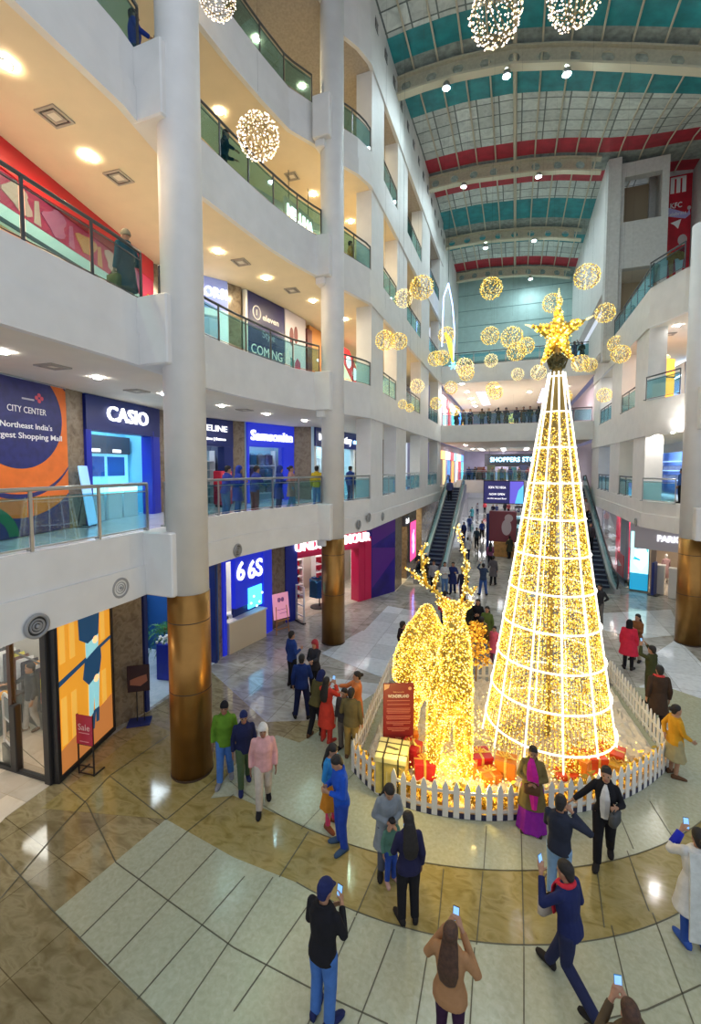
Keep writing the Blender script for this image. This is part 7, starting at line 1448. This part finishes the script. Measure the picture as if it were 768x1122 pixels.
q = MB(); q.loft([[(-w_, y, z), (0, y + .015, z), (w_, y, z), (w_ * .8, y - .03, z), (-w_ * .8, y - .03, z)] for z, y, w_ in ((.86, .14, .05), (1.0, .14, .07), (1.2, .155, .075), (1.34, .135, .05), (1.41, .09, .02))]); q.build('white_top', fabric(WHT), o)
handbag('dark grey handbag on the arm of the woman in the blazer', H[-1], (.07, .075, .08), .26, .22, .11, .05, rz=R(60))
person('man in dark jacket and pale jeans with one arm raised to his head', 611, 985, 1.66, -15, ((.025, .03, .05), LDN, SHB), armR='ear', armL='phone', hair='short', voxel=.010, nod=10)
# group left of the fence front
o, H = person('woman in grey shawl leaning over a child by the fence corner', 424, 956, 1.64, 195, ((.22, .25, .28), (.10, .11, .15), SHB), fem=True, hair='long', top='coat', armL='belly', armR='belly', lean=10, nod=22, voxel=.010)
o, H = person('small child in green top and blue jeans in front of the woman in grey', 428, 966, 1.10, 215, ((.10, .22, .17), (.03, .08, .38), (.5, .3, .25)), hair='short', armL='phone', armR='down', top='sweater', voxel=.010, lean=3, nod=12)
o, H = person('woman with long dark hair and navy jacket turned away, beside the child', 447, 1008, 1.64, 15, ((.02, .02, .06), BLK, SHB), fem=True, hair='long', top='jacket', armL='phone_low', armR='down', voxel=.009, nod=18)
phone('glowing phone held by the long haired woman in the navy jacket', H[-1])
o, H = person('woman in bright blue top and orange skirt looking at a phone', 363, 905, 1.60, 235, ((.03, .22, .52), (.50, .19, .02), (.2, .06, .03)), fem=True, top='sweater', bottom='skirt', hair='long', armL='phone_low', armR='belly', nod=25, voxel=.010)
q = MB(); [q.capsule((.09 * s_, .0, .5), (.10 * s_, -.01, .10), .055, .045) for s_ in (-1, 1)]; q.build('leggings', fabric((.60, .06, .14)), o, True)
phone('phone between the woman in blue and the man in the blue suit', H[-1])
person('man in royal blue suit bending his head toward the woman in blue', 374, 928, 1.70, 110, ((.015, .08, .48), (.02, .06, .36), (.05, .09, .16)), armR='phone_low', armL='phone_low', hair='short', nod=25, lean=4, voxel=.010)
person('bearded man in green hoodie walking by the near copper column', 247, 855, 1.72, 172, ((.10, .22, .02), DNM, GRY), legs='step', armL='down', armR='down', hair='beanie', hairm=BLK, top='hoodie', voxel=.010, skin=2)
person('young man in navy jacket and green trousers, middle of the walking trio', 268, 862, 1.62, 185, ((.012, .016, .06), (.06, .10, .05), NVY), legs='walk', stride=.18, hair='beanie', hairm=NVY, top='jacket', voxel=.010, skin=2)
person('man in pink jacket with a white hood, right of the walking trio', 289, 884, 1.68, 180, ((.60, .32, .32), (.48, .42, .36), BLK), legs='walk', stride=.2, hair='hood', hairm=(.62, .60, .58), top='hoodie', voxel=.010, skin=2)
# group by the far column
o, H = person('woman in red tunic taking a picture, left of the fence', 358, 812, 1.60, -35, ((.58, .05, .03), (.50, .04, .03), (.4, .05, .04)), fem=True, hair='long', top='kurta', armR='shoot', armL='shoot', voxel=.011)
phone('pale blue phone held up by the woman in the red tunic', H[1], col=mat('phone_paleblue', (.2, .45, .7), .3))
person('man in dark blue jacket standing by the far column, back turned', 331, 786, 1.72, -10, ((.012, .03, .14), (.01, .015, .06), SHB), hair='short', legs='apart', armR='phone_low', voxel=.011)
person('man in blue jacket with a red bag at the left of the group', 320, 752, 1.72, -60, ((.02, .05, .22), BLK, SHB), hair='short', armL='down', armR='crook', voxel=.011)
person('person in a red patterned headscarf behind the man in dark blue', 345, 762, 1.66, 150, ((.03, .03, .04), BLK, SHB), fem=True, hair='scarf', hairm=(.35, .04, .05), armL='reach', armR='belly', voxel=.011)
person('person in olive jacket stooping behind the woman in red', 346, 806, 1.62, -40, (OLV, BLK, BRN), hair='hood', hairm=NVY, lean=22, armR='reach', armL='fwd', legs='step', voxel=.011)
person('woman in orange reaching out a phone by the left fence', 391, 805, 1.62, 100, ((.62, .20, .06), (.5, .14, .05), SHB), fem=True, hair='bun', top='kurta', armL='reach', armR='reach', skin=1, voxel=.011)
person('man in olive jacket at the left fence, back turned', 385, 830, 1.64, -20, ((.13, .10, .04), (.30, .20, .06), BRN), hair='short', armL='belly', armR='down', voxel=.011, bulk=1.1)
person('boy with black hair beside the man in the olive jacket', 377, 822, 1.50, 150, ((.05, .04, .04), (.15, .12, .10), BLK), hair='short', voxel=.012)
person('person in black half hidden by the reindeer on its left', 441, 736, 1.68, -60, ((.03, .015, .02), BLK, SHB), hair='short', armR='phone', voxel=.012)
# right of the fence
person('man in dark grey standing alone near the right escalator', 656, 683, 1.70, 150, ((.03, .03, .035), (.13, .12, .11), BLK), hair='short', armL='behind', armR='belly', voxel=.012)
person('woman in wide red coat, back turned, right of the fence', 688, 733, 1.66, -5, ((.55, .025, .06), BLK, SHB), fem=True, hair='hood', hairm=BLK, top='coat', bottom='leggings', bulk=1.25, voxel=.011)
person('woman in brown jacket beside the red coat', 697, 724, 1.64, 150, ((.20, .08, .03), (.35, .30, .22), SHB), fem=True, hair='long', armL='phone', armR='phone', voxel=.012)
o, H = person('man in green with both arms raised for a picture, right fence', 712, 770, 1.66, 60, ((.05, .055, .02), (.05, .05, .02), SHB), armL='shoot_high', armR='shoot_high', hair='short', voxel=.011); phone('phone raised above the man in green', H[-1])
person('man in dark coat with a red collar at the right fence', 720, 802, 1.72, 20, ((.05, .03, .02), (.03, .02, .02), SHB, (.6, .06, .06)), hair='short', top='coat', scarf=True, armR='down', voxel=.011)
person('person in yellow top and pale skirt by the right fence corner', 738, 850, 1.58, -60, ((.55, .28, .02), (.35, .30, .16), BRN), fem=True, hair='bun', top='sweater', bottom='skirt', armR='fwd', armL='behind', bulk=1.12, voxel=.010)
# behind the reindeer
person('woman in black coat, left of three by the golden leaf tree', 511, 703, 1.64, 170, ((.02, .025, .02), (.10, .16, .25), SHB), fem=True, hair='long', top='coat', voxel=.012)
person('woman reading a folder, middle of three by the golden leaf tree', 523, 703, 1.66, 175, (BLK, BLK, SHB), fem=True, hair='long', armL='belly', armR='phone_low', voxel=.012)
person('woman in green coat, right of three by the golden leaf tree', 533, 712, 1.62, 165, ((.09, .13, .03), (.06, .03, .02), SHB), fem=True, hair='long', top='coat', armR='belly', voxel=.012)
person('person in brown jacket and jeans behind the golden leaf tree', 527, 727, 1.62, -10, ((.10, .06, .02), (.14, .16, .22), SHB), hair='short', voxel=.012)
person('child in a pink coat just left of the cone tree', 541, 727, 1.30, 160, ((.70, .12, .20), (.2, .05, .1), SHB), fem=True, hair='short', top='coat', voxel=.012)
person('person with a red hood behind the reindeer antlers', 487, 690, 1.62, 0, ((.55, .03, .06), NVY, SHB), hair='short', top='hoodie', voxel=.014)
# the hall: eight poses reused by the distant crowd
POSE = {'w1': dict(legs='walk', armL='fwd', armR='back', hair='short'), 'w2': dict(legs='walk', armL='back', armR='fwd', hair='long', fem=True), 's1': dict(legs='stand', hair='short'), 's2': dict(legs='stand', armL='belly', armR='belly', hair='long', fem=True), 's3': dict(legs='apart', armL='shoot_high', armR='shoot', hair='short'), 's4': dict(legs='step', armL='crook', hair='bun', fem=True, top='coat'), 's5': dict(legs='stand', armL='rail', armR='rail', hair='short', lean=8), 's6': dict(legs='stand', armL='rail', armR='crook', hair='hood', top='coat', lean=6)}
def far(px, py, pose, face, top, bot, label, h=1.68, z=0.0, loc=None, skin=1, vox=.02, group=None):
    return person(label, px, py, h, face, (top, bot, SHB), skin, z, key=pose + ('f' if vox > .016 else ''), loc=loc, hairm=HAIR_M if POSE[pose]['hair'] != 'hood' else top, voxel=vox, group=group, **POSE[pose])
CROWD = 'shoppers in the hall'
for a in ((475, 648, 's1', 170, (.30, .30, .32), BLK, 'person in white and black by the left escalator foot, left of two'), (487, 650, 's2', 190, (.55, .55, .55), (.10, .2, .4), 'person in white and jeans by the left escalator foot, right of two'), (496, 650, 's4', 175, (.02, .03, .12), NVY, 'person in navy beside the big man in dark clothes'), (507, 660, 'w1', 180, (.02, .02, .045), (.08, .03, .04), 'big man in dark clothes walking toward the tree past the escalator'),
          (529, 652, 's3', 10, (.03, .05, .10), (.04, .09, .28), 'man in jeans photographing in the middle of the hall'), (540, 641, 's4', -10, (.10, .09, .10), BLK, 'person in grey beside the photographing man'), (537, 622, 'w2', 0, (.20, .06, .12), BLK, 'person in a patterned maroon top behind the photographing man'), (512, 614, 'w1', 0, (.60, .60, .62), NVY, 'person in white shirt and navy trousers walking away'), (522, 600, 'w1', 180, (.04, .07, .10), BLK, 'person in dark teal walking toward the camera in the hall'),
          (528, 590, 'w2', 170, (.03, .06, .30), BLK, 'person in blue walking beside the one in dark teal'), (536, 598, 's1', 0, (.05, .04, .16), NVY, 'person in indigo beside the promotion kiosk'), (558, 612, 's4', 20, (.05, .05, .03), BLK, 'person in dark olive at the edge of the cone tree'), (508, 592, 's1', 150, (.03, .05, .2), NVY, 'person in blue close to the escalator side'), (514, 583, 'w1', 0, (.05, .10, .35), (.03, .06, .2), 'person in bright blue farther along the escalator'), (506, 604, 's2', 160, (.12, .11, .2), NVY, 'person in violet grey at the escalator side'),
          (540, 566, 'w1', 180, (.03, .03, .06), BLK, 'distant person in black, left of a pair under the screen'), (544, 566, 'w2', 180, (.06, .08, .2), NVY, 'distant person in blue grey, right of a pair under the screen'), (553, 563, 's1', 0, BLK, BLK, 'distant person in black alone under the screen'), (557, 564, 'w1', 0, (.25, .05, .06), BLK, 'distant person in dark red under the screen'), (523, 564, 's2', 170, (.4, .4, .45), NVY, 'distant person in pale grey left of the screen'), (531, 562, 's1', 180, (.55, .06, .08), BLK, 'distant person in red left under the screen'),
          (517, 570, 's4', 0, (.06, .25, .3), NVY, 'distant person in teal by the escalator'), (568, 566, 's2', 180, (.3, .3, .4), NVY, 'distant person in grey right under the screen'), (574, 569, 'w1', 0, (.05, .06, .25), BLK, 'distant person in blue right under the screen'), (581, 573, 's1', 180, (.3, .08, .06), BLK, 'distant person in rust by the cone tree edge'), (466, 640, 's4', 90, (.06, .04, .02), BLK, 'person in brown waiting left of the escalator foot'), (459, 634, 's2', 160, (.03, .03, .05), BLK, 'person in black near the pink poster')):
    far(*a[:6], a[6], group=CROWD)
# riding the escalators
for k, (x, y, c, lab) in enumerate(((-4.7, 34.6, (.08, .09, .2), 'person in blue grey near the top of the left escalator'), (4.6, 33.5, (.4, .35, .33), 'person in pale clothes riding high on the right escalator'), (4.5, 30.5, (.04, .04, .05), 'person in black riding low on the right escalator'))):
    y0 = 25.8 if x < 0 else 27.4; L_ = 11.2 if x < 0 else 11.0; n = int((y - y0) / L_ * 26); far(0, 0, 's1', 0 if x < 0 else 180, c, BLK, lab, loc=(x, y0 + L_ * (n + .55) / 26, 5.06 * (n + 1) / 26), h=1.66)
# leaning on the first floor railing, left
RX = {247: -8.25, 260: -8.7, 279: -8.0, 305: -7.9, 319: -8.0, 347: -7.6, 384: -7.0}
for a in ((247, 548, 's5', -60, (.03, .05, .30), (.08, .14, .30), 'person in blue at the railing before the luggage shop, first from the near column'), (260, 547, 's6', -70, (.02, .04, .28), (.05, .1, .25), 'hooded person in blue at the railing, second from the near column'), (279, 549, 's5', -55, (.03, .05, .26), (.25, .05, .05), 'person in blue with red below at the railing, third from the near column'), (305, 543, 's6', -70, (.02, .04, .22), (.02, .03, .12), 'person in dark blue at the railing, fourth from the near column'), (319, 542, 's4', -100, (.45, .22, .18), (.12, .28, .42), 'woman in salmon top and pale jeans at the first floor railing'), (347, 540, 's1', -20, (.50, .36, .02), (.10, .2, .4), 'person in yellow jacket by the far column on the first floor'), (384, 538, 's1', -40, (.02, .05, .22), (.02, .04, .14), 'person in navy behind the railing right of the far column')):
    p = at(a[0], a[1], z=F1 + .02); far(0, 0, a[2], a[3], a[4], a[5], a[6], loc=(RX[a[0]], at(a[0], 530, x=RX[a[0]]).y, F1 + .015), vox=.014)
# second floor man with a bag, third and fourth floors
p = at(143, 322, x=-7.55); o, H = person('man in dark teal coat and beanie with a bag on the second floor walkway', 0, 0, 1.74, 40, ((.015, .07, .10), (.015, .05, .10), SHB), loc=(-7.65, p.y, 9.86), hair='beanie', hairm=(.25, .22, .15), top='coat', armL='down', armR='crook', voxel=.011)
b_ = handbag('olive shopping bag carried by the man in the teal coat', H[-1], (.13, .11, .03), .32, .36, .12, .05, 'shopping_bag'); handbag('yellow bag at the side of the man in the teal coat', H[1], (.75, .55, .02), .2, .3, .1, .04, 'shopping_bag')
p = at(141, 40, x=-7.9); person('person in blue jacket at the third floor railing beside the near column', 0, 0, 1.7, -90, ((.02, .05, .32), (.02, .06, .12), SHB), loc=(-7.75, p.y, 14.66), hair='short', armL='rail', armR='rail', voxel=.012)
p = at(237, 166, x=-8.0); far(0, 0, 's5', -90, (.03, .04, .06), BLK, 'dark silhouette leaning on the third floor railing between the columns', loc=(-8.0, p.y + .3, 14.66), vox=.014)
p = at(390, 285, x=-6.5); far(0, 0, 's1', -70, (.35, .18, .05), (.03, .08, .35), 'person in orange top and blue trousers on the third floor beyond the far column', loc=(-6.75, p.y, 14.66), vox=.014)
p = at(191, 324, x=-8.2)
# galleries and bridges far away
r4 = random.Random(17); PK = list(POSE)
def rowp(n, x0, x1, y, z, where, grp, cols):
    for k in range(n):
        x = x0 + (x1 - x0) * (k + .5) / n + r4.uniform(-.2, .2); far(0, 0, PK[(k * 3 + int(y)) % 8], r4.choice((180, 170, 200, 10, 150)), cols[k % len(cols)], BLK, 'person %s, %s from the left' % (where, ORDX[k]), loc=(x, y + r4.uniform(-.25, .25), z), group=grp)
ORDX = ORDN + ['thirteenth', 'fourteenth', 'fifteenth', 'sixteenth']
DK = [(.02, .02, .03), (.06, .05, .06), (.03, .03, .07), (.08, .05, .02), (.02, .03, .02)]
rowp(11, -5.0, 2.2, 37.9, LV[2][2] + .01, 'behind the second floor bridge railing', 'people on the second floor bridge', DK)
rowp(4, 2.6, 5.0, 38.2, LV[3][2] + .01, 'behind the third floor bridge railing right of the star', 'people on the third floor bridge', DK)
rowp(10, -5.2, 3.6, 49.0, F1 + .01, 'on the far first floor above the screen', 'people on the far first floor', [(.03, .05, .2), (.05, .05, .06), (.25, .04, .05), (.3, .3, .32), (.1, .2, .3)])
for x, y, z, lab, c in ((-6.6, 30, F1, 'person in dark clothes behind the left first floor piers', (.03, .03, .05)), (-6.7, 33.2, F2, 'person in blue behind the left second floor piers', (.03, .05, .2)), (-6.6, 39.5, F2, 'person in grey at the far left of the second floor', GRY), (6.4, 32.5, LVR[2][2] + .01, 'person in black on the right second floor', BLK), (6.6, 27.2, LVR[3][2] + .01, 'person in black at the right third floor railing', BLK), (6.2, 29.4, LVR[3][2] + .01, 'person in dark grey near the tower on the right third floor', (.05, .05, .06)), (7.6, 25.5, LVR[1][2] + .01, 'person in blue inside the right first floor gallery', (.05, .12, .35))):
    far(0, 0, 's5' if z > 14 else 's1', 60, c, BLK, lab, loc=(x, y, z + .004))
# inside the clothes shop
p = at(36, 800, z=.012); person('man in dark blazer and grey trousers inside the clothes shop', 0, 0, 1.74, 100, ((.03, .04, .055), (.28, .26, .24), BRN), loc=(p.x, p.y, .014), hair='short', legs='step', armR='reach', armL='down', voxel=.011)
WORLD, EXPO = .65, 0.5
# ------------------------------------------------------------------ ambient fill added through the world, and exposure
w = bpy.data.worlds.new('world'); sc.world = w; w.use_nodes = True
w.node_tree.nodes['Background'].inputs[0].default_value = (.80, .88, 1.0, 1); w.node_tree.nodes['Background'].inputs[1].default_value = WORLD
vs = sc.view_settings
sc.display_settings.display_device = 'sRGB'
vs.view_transform = 'Standard'; vs.look = 'None'; vs.gamma = 1; vs.exposure = EXPO; vs.use_curve_mapping = False
sc.cycles.use_denoising = True
sc.cycles.use_adaptive_sampling = True
sc.cycles.max_bounces = 7; sc.cycles.diffuse_bounces = 4; sc.cycles.transparent_max_bounces = 16
sc.cycles.sample_clamp_indirect = 4; sc.cycles.sample_clamp_direct = 0
sc.cycles.caustics_reflective = False; sc.cycles.caustics_refractive = False
